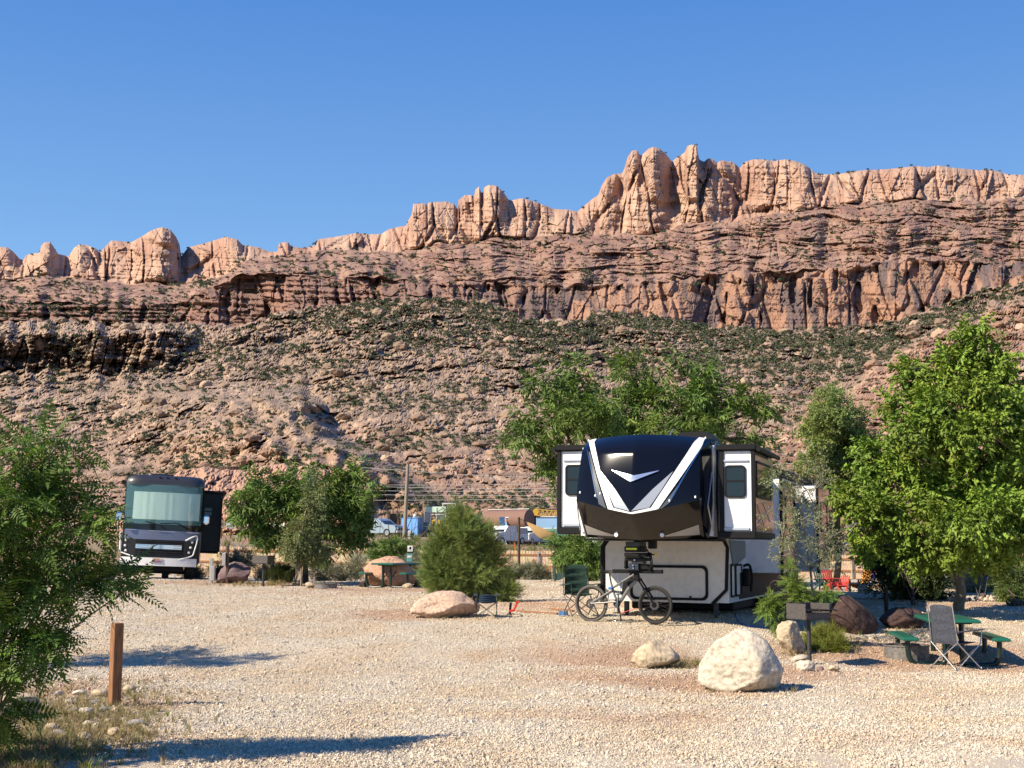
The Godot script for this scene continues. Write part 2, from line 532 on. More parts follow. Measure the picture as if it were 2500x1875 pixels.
const CAPBASE := [[-700,700],[0,685],[100,672],[190,682],[304,690],[440,693],[500,690],[560,668],[600,632],[655,628],[704,630],[771,612],[821,608],[885,611],[932,617],[992,611],[1075,592],[1138,597],[1201,579],[1300,579],[1390,568],[1485,574],[1611,570],[1675,547],[1801,539],[1895,520],[1996,507],[2116,492],[2275,489],[2433,488],[2500,478],[3200,500]]
const LOWTOP := [[-700,745],[0,738],[120,735],[300,742],[440,735],[500,700],[551,672],[600,669],[695,672],[800,680],[916,675],[1075,690],[1170,685],[1263,694],[1421,697],[1611,687],[1738,672],[1800,661],[1926,665],[2085,649],[2243,630],[2433,645],[2500,640],[3200,660]]
const LOWBASE := [[-700,800],[0,785],[120,780],[300,785],[459,788],[554,793],[601,788],[695,760],[821,744],[916,733],[1075,728],[1201,736],[1279,779],[1421,779],[1485,760],[1643,779],[1738,795],[1800,797],[1895,807],[2053,801],[2180,782],[2306,744],[2401,705],[2500,696],[3200,700]]
const SLABEDGE := [[1640,1345],[1700,1230],[1790,1140],[1865,1080],[1960,1015],[2040,965],[2090,920],[2140,885],[2230,830],[2300,800],[2420,742],[2520,704],[3200,560]]   # left edge of the red slab slope on the right
const SPUREDGE := [[930,600],[950,690],[985,712],[1040,745],[1085,800],[1110,862],[1150,915],[1190,965],[1240,1050],[1345,1190]]   # y, x of the spur's right edge
var block_pts := []
var cliff_pts := []          # places for shrubs and fallen blocks: [position, wants shrub 0..1, nearness]

func fn(kind: int, sd: int, oct := 1) -> FastNoiseLite:
	var n := FastNoiseLite.new()
	n.noise_type = kind
	n.seed = sd
	n.frequency = 1.0
	if oct <= 1: n.fractal_type = FastNoiseLite.FRACTAL_NONE
	else:
		n.fractal_octaves = oct
	return n

func make_cliffs():
	var sm := fn(FastNoiseLite.TYPE_SIMPLEX_SMOOTH, 3)
	var fb := fn(FastNoiseLite.TYPE_SIMPLEX_SMOOTH, 8, 4)
	var rd := fn(FastNoiseLite.TYPE_SIMPLEX_SMOOTH, 11, 4)
	rd.fractal_type = FastNoiseLite.FRACTAL_RIDGED
	var cv := fn(FastNoiseLite.TYPE_CELLULAR, 21)
	cv.cellular_return_type = FastNoiseLite.RETURN_CELL_VALUE
	cv.cellular_jitter = 0.9
	var cd := fn(FastNoiseLite.TYPE_CELLULAR, 22)
	cd.cellular_return_type = FastNoiseLite.RETURN_DISTANCE
	var ce := fn(FastNoiseLite.TYPE_CELLULAR, 23)
	ce.cellular_return_type = FastNoiseLite.RETURN_DISTANCE2_SUB
	ce.cellular_jitter = 0.95
	# columns
	var xs := PackedFloat32Array()
	var x := -700.0
	while x < 3200.0:
		xs.append(x)
		x += 2.3 if x > -60.0 and x < 2560.0 else 14.0
	var nx := xs.size()
	var zones := [64, 84, 62, 205]           # rows: cap cliff, ledges, lower cliff, talus
	var ny := 2
	for z in zones: ny += z
	var V := PackedVector3Array(); V.resize(nx * ny)
	var C := PackedColorArray(); C.resize(nx * ny)
	# a smoothed skyline, so that tall fins stand forward of the notches
	var smooth := PackedFloat32Array(); smooth.resize(nx)
	var smoothc := PackedFloat32Array(); smoothc.resize(nx)
	for i in nx:
		var s := 0.0
		for k in range(-8, 9): s += lookup(SKYLINE, xs[i] + k * 9.0)
		smooth[i] = s / 17.0
		s = 0.0
		for k in range(-10, 11): s += lookup(LOWBASE, xs[i] + k * 22.0)
		smoothc[i] = s / 21.0
	var navajo := Vector3(0.41, 0.275, 0.195); var navajo2 := Vector3(0.275, 0.148, 0.105)
	var kay := Vector3(0.185, 0.100, 0.078); var kay2 := Vector3(0.31, 0.195, 0.138)
	var win := Vector3(0.275, 0.148, 0.094); var varnish := Vector3(0.075, 0.060, 0.066)
	var tal := Vector3(0.262, 0.178, 0.122); var tal2 := Vector3(0.300, 0.158, 0.096); var pale := Vector3(0.38, 0.275, 0.195)
	var wash := Vector3(0.190, 0.135, 0.094)
	for i in nx:
		x = xs[i]
		var s := lookup(SKYLINE, x); var a := lookup(CAPBASE, x); var b := lookup(LOWTOP, x); var c := lookup(LOWBASE, x)
		a = maxf(a, s + 8.0)
		a += sm.get_noise_2d(x * 0.02, 3.0) * 5.0; b += sm.get_noise_2d(x * 0.025, 7.0) * 7.0; c += sm.get_noise_2d(x * 0.03, 17.0) * 6.0
		b = maxf(b, a + 18.0); c = maxf(c, b + 18.0)
		var c0 := smoothc[i]
		var left := smoothstep(520.0, 380.0, x)
		var fin := clampf((smooth[i] - s) * 0.42, -12.0, 14.0)
		var row := 0
		for zi in 5:
			var cnt: int = 2 if zi == 0 else zones[zi - 1] + (0)
			for k in cnt:
				var y := 0.0; var d := 0.0; var col := Vector3.ONE; var veg := 0.0
				if zi == 0:
					y = s + (22.0 if k == 0 else 0.0); d = 1300.0 if k == 0 else 1085.0
					col = navajo
				var t := 0.0
				if zi == 1:
					t = float(k) / (cnt - 1); y = lerpf(s, a, t); d = lerpf(1012.0, 975.0, t)
					var X := (x - 1250.0) * 0.31; var Y := (1350.0 - y) * 0.31
					var dome := exp(-(y - s) / 7.0)
					d += dome * 18.0 - fin * (1.0 - t * t)
					var but := sm.get_noise_2d(X / 46.0, Y / 190.0) * 12.0 + cv.get_noise_2d(X / 27.0 + 0.1 * sin(Y * 0.05), Y / 70.0) * 6.0 + sm.get_noise_2d(X / 30.0, Y / 22.0) * 3.0
					var wx := X + sm.get_noise_2d(X / 40.0, Y / 44.0 + 31.0) * 2.2
					var cr := smoothstep(0.12, 0.0, 1.0 + ce.get_noise_2d(wx / 22.0 + 40.0, Y / 75.0)) * 8.0 + smoothstep(0.10, 0.0, 1.0 + ce.get_noise_2d(wx / 9.0, Y / 22.0)) * 1.8
					d += but * smoothstep(0.0, 0.1, 1.02 - t) + cr + cv.get_noise_2d(wx / 11.0 + 9.0, Y / 40.0) * 3.4
					d += cv.get_noise_2d(X / 9.0, Y / 9.0) * 1.6 + fb.get_noise_2d(X / 10.0, Y / 7.0) * 2.4 + sm.get_noise_2d((Y + X * 0.05) / 2.3, X / 60.0) * 1.2
					var streak := 0.5 + 0.5 * fb.get_noise_2d(X / 5.0, Y / 60.0 + 4.0)
					col = navajo.lerp(navajo2, clampf(streak * 1.5 - 0.35 + sm.get_noise_2d(X / 60.0, Y / 40.0) * 0.35, 0.0, 1.0))
					col *= 1.0 + 0.10 * cv.get_noise_2d(X / 11.0, Y / 30.0)
					if t > 0.86 and sm.get_noise_2d(X / 30.0, 5.0) > 0.1: veg = 0.10
					if y - s < 5.0: veg = 0.05
				elif zi == 2:
					t = float(k + 1) / cnt; y = lerpf(a, b, t)
					d = lerpf(975.0, 843.0, pow(t, 0.85))
					var X := (x - 1250.0) * 0.285; var Y := (1350.0 - y) * 0.285
					var warp := sm.get_noise_2d(X / 45.0, Y / 30.0) * 3.0 + X * 0.012
					var band := sm.get_noise_2d((Y + warp) / 4.2, X / 120.0) * 0.62 + sm.get_noise_2d((Y + warp) / 1.7, X / 40.0 + 30.0) * 0.5
					var hard := smoothstep(-0.15, 0.25, sm.get_noise_2d((Y + warp) / 17.0, X / 160.0 + 8.0))
					var blk := cv.get_noise_2d(X / 13.0 + warp * 0.2, (Y + warp) / 3.4) * 3.4 + cv.get_noise_2d(X / 4.6, (Y + warp) / 1.5 + 20.0) * 2.4
					var fade := smoothstep(1.02, 0.84, t)
					d -= (band * 4.6 + hard * 6.0) * fade
					d += blk + (sm.get_noise_2d(X / 50.0, Y / 60.0) * 12.0 + sm.get_noise_2d(X / 17.0 + 7.0, Y / 26.0) * 7.0) * (0.35 + 0.65 * fade) + fb.get_noise_2d(X / 5.0, Y / 4.0) * 1.5
					d += smoothstep(0.9, 1.0, 1.0 - absf(sm.get_noise_2d(X / 18.0 + 70.0, Y / 60.0))) * 3.0 * smoothstep(0.1, 0.5, sm.get_noise_2d(X / 60.0, Y / 30.0))
					col = kay.lerp(kay2, clampf(0.42 + band * 0.5 + 0.35 * cv.get_noise_2d(X / 4.6, (Y + warp) / 1.5 + 20.0), 0.0, 1.0))
					var dst := smoothstep(0.1, 0.5, fb.get_noise_2d(X / 30.0, Y / 16.0 + 50.0))
					col = col.lerp(tal, dst * 0.6 * (1.0 - hard * 0.6))
					veg = 0.05 + 0.16 * dst
				elif zi == 3:
					t = float(k + 1) / cnt; y = lerpf(b, c, t)
					d = lerpf(843.0, 815.0, t)
					var X := (x - 1250.0) * 0.26; var Y := (1350.0 - y) * 0.26
					var wx := X + sm.get_noise_2d(X / 34.0, Y / 40.0 + 77.0) * 1.6
					var fin2 := smoothstep(0.0, 0.14, t)
					d += (cv.get_noise_2d(wx / 15.0, Y / 50.0 + 3.0) * 3.4 + sm.get_noise_2d(X / 46.0, Y / 120.0 + 60.0) * 10.0) * fin2
					d += smoothstep(0.13, 0.0, 1.0 + ce.get_noise_2d(wx / 19.0 + 11.0, Y / 46.0)) * 4.5 * fin2
					d += smoothstep(0.48, 0.60, sm.get_noise_2d(wx / 10.0 + 200.0, Y / 30.0)) * 8.0 * fin2
					var led := smoothstep(1350.0, 1150.0, x)
					d += cv.get_noise_2d(X / 8.0, (Y + wx * 0.03) / 3.2) * 3.2 * led - sm.get_noise_2d((Y + wx * 0.03) / 3.6, X / 90.0) * 3.0 * led
					d += cv.get_noise_2d(X / 7.0 + 50.0, Y / 9.0) * 1.7 + fb.get_noise_2d(X / 4.0, Y / 7.0) * 1.1 + fb.get_noise_2d(X / 2.0, Y / 2.0) * 0.5 + sm.get_noise_2d(Y / 2.6, X / 60.0) * 0.8
					d -= left * 6.0 * sm.get_noise_2d(Y / 3.0, X / 60.0)
					var vn := cv.get_noise_2d(X / 9.0 + 7.0, Y / 26.0) * 0.5 + fb.get_noise_2d(X / 9.0, Y / 34.0 + 8.0) * 0.9
					var vm := smoothstep(-0.25, 0.22, vn) * (1.0 - 0.6 * led)
					var str := fb.get_noise_2d(X / 1.6, Y / 40.0)
					col = win.lerp(kay2, 0.25 + 0.25 * str).lerp(kay, led * 0.6).lerp(varnish, vm * (0.8 + 0.2 * str))
					veg = 0.02 + left * 0.1
				elif zi == 4:
					t = float(k + 1) / cnt; y = lerpf(c, 1372.0, t)
					var d1 := 812.0
					d = 205.0 + 607.0 * pow(1.0 - clampf((y - c0 + 25.0) / (1397.0 - c0), 0.0, 1.0), 1.25)
					# hoodoo cliff band low on the left
					if left > 0.0:
						var dl := 0.0
						var yy := y + sm.get_noise_2d(x * 0.02, 50.0) * 12.0 * smoothstep(1000.0, 900.0, y)
						if yy < 812.0: dl = lerpf(d1, 690.0, clampf((yy - c0) / (812.0 - c0), 0.0, 1.0))
						elif yy < 908.0: dl = lerpf(690.0, 672.0, (yy - 812.0) / 96.0)
						else: dl = lerpf(672.0, 205.0, pow((yy - 908.0) / 464.0, 0.8))
						d = lerpf(d, dl, left)
					# spur on the left, seen against the gully behind it
					var xe := lookup(SPUREDGE, y) + sm.get_noise_2d(y * 0.03, 90.0) * 14.0
					var inside := xe - x
					var prof := smoothstep(-85.0, 0.0, inside) * smoothstep(560.0, 60.0, inside)
					var spur := smoothstep(925.0, 985.0, y) * smoothstep(1320.0, 1150.0, y) * prof
					d -= spur * minf(105.0, 0.5 * (d - 205.0)) * (1.0 + 0.12 * sm.get_noise_2d(x * 0.02, y * 0.02))
					# slab slope on the right
					var ye := lookup(SLABEDGE, x) if x > 1640.0 else 1400.0
					var slab := smoothstep(-3.0, 26.0, y - ye + sm.get_noise_2d(x * 0.02, 20.0) * 16.0)
					d -= slab * 85.0 * clampf((d - 205.0) / 300.0, 0.0, 1.0)
					var q := d / FL
					var X := (x - 1250.0) * q; var Y := (1350.0 - y) * q
					var S := d * 0.55                                        # down-slope coordinate
					var gul := rd.get_noise_2d((x + (y - 900.0) * 0.35 * (1.0 if x < 1400.0 else -1.0)) / 420.0, y / 900.0 + 0.3)
					var rock := smoothstep(-0.05, 0.30, fb.get_noise_2d(X / 60.0 + 3.0, S / 60.0) + 0.28 * exp(-pow((x - 1060.0) / 330.0, 2.0) - pow((y - 830.0) / 90.0, 2.0)) + left * 0.7 * smoothstep(40.0, 0.0, absf(y - 860.0) - 45.0) + 0.06)
					rock = maxf(rock, slab * 0.75)
					var amp := clampf(d / 520.0, 0.45, 1.4)
					d += gul * 11.0 * amp * smoothstep(0.0, 0.12, t) * (1.0 - slab * 0.6)
					var lw := sm.get_noise_2d(X / 40.0, Y / 25.0) * 3.0
					d += rock * (cv.get_noise_2d(X / 7.0, (Y + lw) / 3.6) * 4.6 + cv.get_noise_2d(X / 2.8 + 9.0, (Y + lw) / 1.4) * 2.8 - 1.8 * sm.get_noise_2d((Y + lw) / 1.3, X / 30.0)) * amp
					if left > 0.0 and y > 790.0 and y < 925.0:
						d += left * (absf(sm.get_noise_2d(X / 9.0, Y / 80.0)) * -8.0 + smoothstep(0.85, 1.0, 1.0 - absf(sm.get_noise_2d(X / 10.0 + 5.0, Y / 60.0))) * 10.0 - sm.get_noise_2d(Y / 2.4, X / 40.0) * 1.8)
					d += (fb.get_noise_2d(X / 8.0, S / 9.0) * 3.6 + sm.get_noise_2d(X / 22.0, S / 26.0 + 40.0) * 4.0 + cd.get_noise_2d(X / 2.4, Y / 1.5) * 2.0 + cv.get_noise_2d(X / 1.6, Y / 0.9 + 70.0) * 1.9 + cv.get_noise_2d(X / 0.8, Y / 0.5 + 30.0) * 0.9) * amp
					var p1 := cv.get_noise_2d(X / 2.8 + 9.0, (Y + lw) / 1.4)
					var p2 := cv.get_noise_2d(X / 1.6, Y / 0.9 + 70.0)
					var f1 := fb.get_noise_2d(X / 45.0 + 20.0, S / 45.0)
					col = tal.lerp(wash, clampf(0.35 - f1 * 0.9, 0.0, 0.8)).lerp(tal2, smoothstep(980.0, 1180.0, y) * (0.4 + 0.5 * f1) + slab * 0.7)
					col = col.lerp(pale, clampf(p1 * 0.5 * rock + p2 * 0.35, 0.0, 0.6))
					col *= 1.0 + 0.22 * p1 + 0.16 * p2
					veg = (0.50 * smoothstep(-0.25, 0.35, fb.get_noise_2d(X / 40.0 + 60.0, S / 30.0)) + 0.95 * smoothstep(170.0, 15.0, y - c) * smoothstep(640.0, 900.0, x)) * (1.0 - rock * 0.45) * (1.0 - slab * 0.6)
					veg += 0.25 * smoothstep(90.0, 0.0, absf(inside + 60.0)) * spur
				var p := W(x, y, d)
				var at := row * nx + i
				V[at] = p
				C[at] = Color(clampf(col.x, 0, 1), clampf(col.y, 0, 1), clampf(col.z, 0, 1))
				if veg > 0.0 and x > -80.0 and x < 2580.0 and rng.randf() < veg * 0.2:
					cliff_pts.append([p, d])
				if zi == 4 and x > -60.0 and x < 2560.0 and y > 700.0 and rng.randf() < 0.020:
					block_pts.append([p, d, C[at]])
				row += 1
	var I := PackedInt32Array()
	I.resize((nx - 1) * (ny - 1) * 6)
	var q := 0
	for r in ny - 1:
		for i in nx - 1:
			var o := r * nx + i
			I[q] = o; I[q + 1] = o + 1; I[q + 2] = o + nx
			I[q + 3] = o + 1; I[q + 4] = o + nx + 1; I[q + 5] = o + nx
			q += 6
	var arr := []
	arr.resize(Mesh.ARRAY_MAX)
	arr[Mesh.ARRAY_VERTEX] = V
	arr[Mesh.ARRAY_COLOR] = C
	arr[Mesh.ARRAY_INDEX] = I
	var m := ArrayMesh.new()
	m.add_surface_from_arrays(Mesh.PRIMITIVE_TRIANGLES, arr)
	struct("mountain", m, M.rock)
	print("cliffs ", nx, " x ", ny, " shrubs ", cliff_pts.size())
	# desert shrubs and fallen blocks on the slopes
	var sh := mb()
	var r2 := RandomNumberGenerator.new(); r2.seed = 7
	for k in 26:
		var dir := Vector3(r2.randfn(), absf(r2.randfn()) * 0.9 + 0.15, r2.randfn()).normalized()
		var at := dir * r2.randf_range(0.25, 0.5)
		var u := Vector3(r2.randfn(), r2.randfn(), r2.randfn()).normalized() * 0.24
		var w := Vector3(r2.randfn(), r2.randfn(), r2.randfn()).normalized() * 0.24
		sh.tri(at - u, at + w, at + u); sh.tri(at - w, at + u * 0.6, at + w + dir * 0.1)
	var shm := sh.mesh()
	var xf := []; var cs := PackedColorArray()
	for e in cliff_pts:
		var s := rng.randf_range(1.0, 2.6) * (1.5 if rng.randf() < 0.15 else 1.0) * clampf(e[1] / 560.0, 0.6, 1.2)
		xf.append(Transform3D(Basis(Vector3.UP, rng.randf() * TAU).scaled(Vector3(s, s * 0.85, s)), e[0] + Vector3(0, 0.1 * s, 0.5 * s)))
		var g := rng.randf()
		cs.append(Color(0.045, 0.066, 0.026).lerp(Color(0.15, 0.155, 0.095), g * g))
	var so := copies("desert_shrubs", shm, M.shrub, xf, cs)
	tag(so, "grey green desert shrubs dotted over the cliff slopes", "shrubs")

	var bm := rock_mesh(31, 1, 0.33)
	xf = []; cs = PackedColorArray()
	for e in block_pts:
		var s: float = clampf(0.13 / maxf(0.02, rng.randf()), 0.2, 3.0) * clampf(e[1] / 520.0, 0.5, 1.3)
		xf.append(Transform3D(Basis(Vector3(rng.randfn(), rng.randfn(), rng.randfn()).normalized(), rng.randf() * 0.6).rotated(Vector3.UP, rng.randf() * TAU).scaled_local(Vector3(s * rng.randf_range(0.8, 1.5), s * rng.randf_range(0.5, 0.85), s)), e[0] + Vector3(0, 0.1 * s, 0.2 * s)))
		cs.append((e[2] as Color) * rng.randf_range(0.85, 1.2))
	tag(copies("fallen_blocks", bm, M.pebble, xf, cs), "fallen sandstone blocks strewn over the talus slopes", "rocks")
	print("blocks ", xf.size())

func rock_mesh(sd: int, sub: int, rough: float, cut := 5, taper := 0.0, shift := 0.0) -> ArrayMesh:      # an angular stone of about unit radius
	var r := RandomNumberGenerator.new(); r.seed = sd
	var nz := fn(FastNoiseLite.TYPE_SIMPLEX_SMOOTH, sd, 3)
	var planes := []
	for k in cut:
		var nn := Vector3(r.randfn(), r.randfn(), r.randfn()).normalized()
		planes.append([nn, r.randf_range(0.55, 0.85)])
	var seg := 6 * (sub + 1); var rings := 4 * (sub + 1)
	var p := []
	for i in rings + 1:
		var row := []
		for j in seg + 1:
			var th := PI * i / rings; var ph := -TAU * (j % seg) / seg
			var dir := Vector3(sin(th) * cos(ph), -cos(th), sin(th) * sin(ph))
			var q := dir
			for pl in planes:
				var over: float = q.dot(pl[0]) - pl[1]
				if over > 0.0: q -= pl[0] * over * 0.92
			q *= 1.0 + nz.get_noise_3d(dir.x * 1.1, dir.y * 1.1, dir.z * 1.1) * rough
			q += dir * nz.get_noise_3d(dir.x * 4.0 + 7.0, dir.y * 4.0, dir.z * 4.0) * rough * 0.22
			var up := clampf((q.y + 0.8) / 1.6, 0.0, 1.0)
			q = Vector3(q.x * (1.0 - taper * up) + shift * up, q.y, q.z * (1.0 - taper * up))
			row.append(q)
		p.append(row)
	var m := mb()
	m.grid(p, sub > 3)
	return m.mesh()

func patch(x: float, z: float, px: float, pz: float, rx: float, rz: float) -> float:
	return maxf(0.0, 1.0 - sqrt(pow((x - px) / rx, 2.0) + pow((z - pz) / rz, 2.0)))

var dirt_spots := []
func earth(x: float, z: float) -> Color:                    # colour of the soil and gravel
	var n := gn.get_noise_2d(x * 0.5 + 30.0, z * 0.5); var n2 := gn.get_noise_2d(x * 2.4, z * 2.4 + 11.0)
	var w := 0.0
	for s in dirt_spots:
		w = maxf(w, patch(x, z, s[0], s[1], s[2], s[3]) * s[4])
	var dirt := smoothstep(0.0, 0.8, w + n * 0.30 + n2 * 0.14 - 0.05)
	var c := Color(0.68, 0.585, 0.455).lerp(Color(0.66, 0.515, 0.345), clampf(0.45 + n * 1.1 + n2 * 0.3, 0.0, 1.0))
	c = c.lerp(Color(0.50, 0.30, 0.18), dirt * 0.85)
	var d := -z
	if d > 72.0:
		c = c.lerp(Color(0.33, 0.25, 0.16).lerp(Color(0.45, 0.24, 0.13), smoothstep(-0.1, 0.3, n)), smoothstep(72.0, 80.0, d))
	return c

func make_ground():
	for s in [[1480, 1610, 2.6, 2.2, 1.0], [1700, 1660, 3.0, 2.0, 1.0], [1950, 1640, 2.2, 2.0, 1.0], [2150, 1600, 3.5, 2.5, 1.1], [2350, 1600, 3.0, 3.0, 1.0], [960, 1500, 2.2, 2.4, 0.9], [640, 1425, 6.0, 3.0, 0.9], [1010, 1440, 7.0, 4.0, 0.8],
			[1290, 1475, 3.5, 3.5, 0.8], [130, 1690, 2.0, 2.6, 0.9], [60, 1800, 2.0, 2.0, 0.8], [330, 1720, 0.8, 1.0, 0.8], [1560, 1750, 3.0, 1.2, 0.45], [2250, 1800, 2.4, 1.0, 0.4], [2380, 1475, 9.0, 1.2, 0.8]]:
		var p := B(s[0], s[1])
		dirt_spots.append([p.x, p.z, s[2], s[3], s[4]])
	var xs := PackedFloat32Array(); var zs := PackedFloat32Array()
	var x := 0.0
	while x < 500.0:
		xs.append(x)
		if x > 0.0: xs.append(-x)
		x += 0.22 if x < 13.0 else (0.9 if x < 35.0 else 0.25 * x * 0.4)
	xs.sort()
	var d := -60.0
	while d < 700.0:
		zs.append(-d)
		d += 12.0 if d < 4.0 else (0.2 if d < 30.0 else (0.5 if d < 75.0 else (2.5 if d < 170.0 else 40.0)))
		if d > 0.0 and zs.size() < 8: d = maxf(d, 4.0)
	var nx := xs.size(); var nz := zs.size()
	var V := PackedVector3Array(); var C := PackedColorArray(); var N := PackedVector3Array()
	for j in nz:
		for i in nx:
			var h := G(xs[i], zs[j])
			V.append(Vector3(xs[i], h, zs[j]))
			C.append(earth(xs[i], zs[j]))
			N.append(Vector3(h - G(xs[i] + 0.1, zs[j]), 0.1, h - G(xs[i], zs[j] + 0.1)).normalized())
	var I := PackedInt32Array()
	for j in nz - 1:
		for i in nx - 1:
			var o := j * nx + i
			I.append_array([o, o + nx, o + 1, o + 1, o + nx, o + nx + 1])
	var arr := []
	arr.resize(Mesh.ARRAY_MAX)
	arr[Mesh.ARRAY_VERTEX] = V; arr[Mesh.ARRAY_COLOR] = C; arr[Mesh.ARRAY_INDEX] = I; arr[Mesh.ARRAY_NORMAL] = N
	var m := ArrayMesh.new()
	m.add_surface_from_arrays(Mesh.PRIMITIVE_TRIANGLES, arr)
	struct("ground", m, M.gravel)
	print("ground ", nx, " x ", nz)
	# loose gravel
	var peb := mb()
	var r2 := RandomNumberGenerator.new(); r2.seed = 9
	var pv := []
	for k in 6: pv.append(Vector3([1, -1, 0, 0, 0, 0][k], [0, 0, 1, -1, 0, 0][k], [0, 0, 0, 0, 1, -1][k]) * r2.randf_range(0.7, 1.2) + Vector3(r2.randfn(), r2.randfn(), r2.randfn()) * 0.14)
	for f in [[0, 2, 4], [2, 1, 4], [1, 3, 4], [3, 0, 4], [2, 0, 5], [1, 2, 5], [3, 1, 5], [0, 3, 5]]:
		peb.tri(pv[f[0]], pv[f[1]], pv[f[2]])
	var pm := peb.mesh()
	var xf := []; var cs := PackedColorArray()
	for k in 300000:
		var dd := 9.6 + 34.0 * pow(rng.randf(), 1.5)
		var xx := rng.randf_range(-0.42, 0.42) * dd
		var zz := -dd
		var s := rng.randf_range(0.005, 0.0125) * (1.0 + dd * 0.012)
		if rng.randf() < 0.02: s *= 1.9
		xf.append(Transform3D(Basis(Vector3(rng.randfn(), rng.randfn(), rng.randfn()).normalized(), rng.randf() * TAU).scaled_local(Vector3(s, s * 0.75, s * rng.randf_range(0.8, 1.3))), Vector3(xx, G(xx, zz) + s * 0.4, zz)))
		var e := earth(xx, zz)
		var v := rng.randf()
		cs.append(e.lerp(Color(0.70, 0.64, 0.54), 0.45 * rng.randf()) * lerpf(0.62, 1.15, v))
	tag(copies("loose_gravel", pm, M.pebble, xf, cs), "pale crushed gravel scattered over the campground lane", "gravel")

# ---------------------------------------------------------------- vehicles of the campers
func rrect(x0: float, y0: float, x1: float, y1: float, r: float, n := 4) -> PackedVector2Array:
	var p := PackedVector2Array()
	for c in [[x1 - r, y0 + r, -PI / 2], [x1 - r, y1 - r, 0.0], [x0 + r, y1 - r, PI / 2], [x0 + r, y0 + r, PI]]:
		for k in n + 1:
			var a: float = c[2] + PI / 2 * k / n
			p.append(Vector2(c[0] + r * cos(a), c[1] + r * sin(a)))
	return p

func ring2(m: MB, outer: PackedVector2Array, inner: PackedVector2Array, depth: float, at := Vector3.ZERO, r := Basis.IDENTITY):   # frame between two outlines of equal count
	var n := outer.size()
	var h := depth * 0.5
	for i in n:
		var j := (i + 1) % n
		var f := func(p: Vector2, z: float): return at + r * Vector3(p.x, p.y, z)
		m.quad(f.call(outer[i], h), f.call(outer[j], h), f.call(inner[j], h), f.call(inner[i], h))
		m.quad(f.call(outer[i], -h), f.call(outer[j], -h), f.call(outer[j], h), f.call(outer[i], h))
		m.quad(f.call(inner[j], -h), f.call(inner[i], -h), f.call(inner[i], h), f.call(inner[j], h))
		m.quad(f.call(outer[j], -h), f.call(outer[i], -h), f.call(inner[i], -h), f.call(inner[j], -h))

func wheel(parent: Node, at: Vector3, r: float, w: float, axis: Vector3, tyre: Material, rim: Material, rimr := 0.6) -> Node3D:
	var n := Node3D.new()
	n.name = "wheel"
	parent.add_child(n, true)
	n.position = at
	var b := Basis(Quaternion(Vector3.UP, axis.normalized()))
	var m := mb()
	var h := w * 0.5
	m.lathe([Vector2(r * rimr, -h * 0.85), Vector2(r * 0.9, -h), Vector2(r * 0.985, -h * 0.75), Vector2(r, -h * 0.35), Vector2(r, h * 0.35), Vector2(r * 0.985, h * 0.75), Vector2(r * 0.9, h), Vector2(r * rimr, h * 0.85)], Vector3.ZERO, b, 26)
	obj("tyre", m.mesh(), tyre, n)
	m = mb()
	m.lathe([Vector2(0.0, -h * 0.7), Vector2(r * 0.2, -h * 0.55), Vector2(r * rimr * 0.9, -h * 0.5), Vector2(r * rimr, -h * 0.85), Vector2(r * rimr, h * 0.85), Vector2(r * rimr * 0.9, h * 0.5), Vector2(r * 0.2, h * 0.55), Vector2(0.0, h * 0.7)], Vector3.ZERO, b, 20)
	obj("rim", m.mesh(), rim, n)
	return n

const TX := 2.10
const TS := 23.15
var tyaw := deg_to_rad(-19.6)
func cap(u: float, v: float) -> Vector3:                    # front cap of the trailer: u across, v from the kink up to the roof
	var k := 2.43 + 0.25 * pow(absf(u), 1.15)
	var top := 3.89 - 0.07 * u * u
	var e := lerpf(k, top, v)
	var s := 0.36 * pow(v, 1.4) + 0.34 * pow(maxf(0.0, v - 0.74) / 0.26, 2.0) + 0.20 * absf(u) + 0.14 * pow(absf(u), 5.0)
	var hw := lerpf(1.13, 1.10, v)
	return Vector3(u * hw, e - 0.5, -s)

func cap_n(u: float, v: float, lift: float) -> Vector3:
	var e := 0.01
	var du := cap(clampf(u + e, -1.0, 1.0), v) - cap(clampf(u - e, -1.0, 1.0), v)
	var dv := cap(u, minf(1.0, v + e)) - cap(u, maxf(0.0, v - e))
	return cap(u, v) + du.cross(dv).normalized() * lift

func cap_at(t: Transform3D, px: float, py: float) -> Vector2:
	var uv := Vector2(0.0, 0.5)
	var want := Vector2(px, py)
	for k in 14:
		var p := pix(t * cap(uv.x, uv.y))
		var du := (pix(t * cap(uv.x + 0.01, uv.y)) - p) / 0.01
		var dv := (pix(t * cap(uv.x, uv.y + 0.01)) - p) / 0.01
		var det := du.x * dv.y - du.y * dv.x
		if absf(det) < 1e-6: break
		var e := want - p
		uv += Vector2((e.x * dv.y - e.y * dv.x) / det, (du.x * e.y - du.y * e.x) / det).limit_length(0.3)
		uv = uv.clamp(Vector2(-1.0, 0.0), Vector2(1.0, 1.0))
	return uv

func cap_band(t: Transform3D, a: Array, b: Array, lift: float, n := 10) -> ArrayMesh:   # strip on the cap between two edges, given as seen in the survey
	var m := mb()
	var rail := func(r: Array, f: float) -> Vector2:
		var x := f * (r.size() - 1)
		var i := mini(int(x), r.size() - 2)
		return Vector2(r[i][0], r[i][1]).lerp(Vector2(r[i + 1][0], r[i + 1][1]), x - i)
	var g := []
	for i in n + 1:
		var row := []
		for j in 4:
			var p: Vector2 = rail.call(a, float(i) / n).lerp(rail.call(b, float(i) / n), j / 3.0)
			var uv := cap_at(t, 1340.0 + p.x / 3.95, 1020.0 + p.y / 3.95)
			row.append(cap_n(uv.x, uv.y, lift))
		g.append(row)
	m.grid(g)
	return m.mesh()

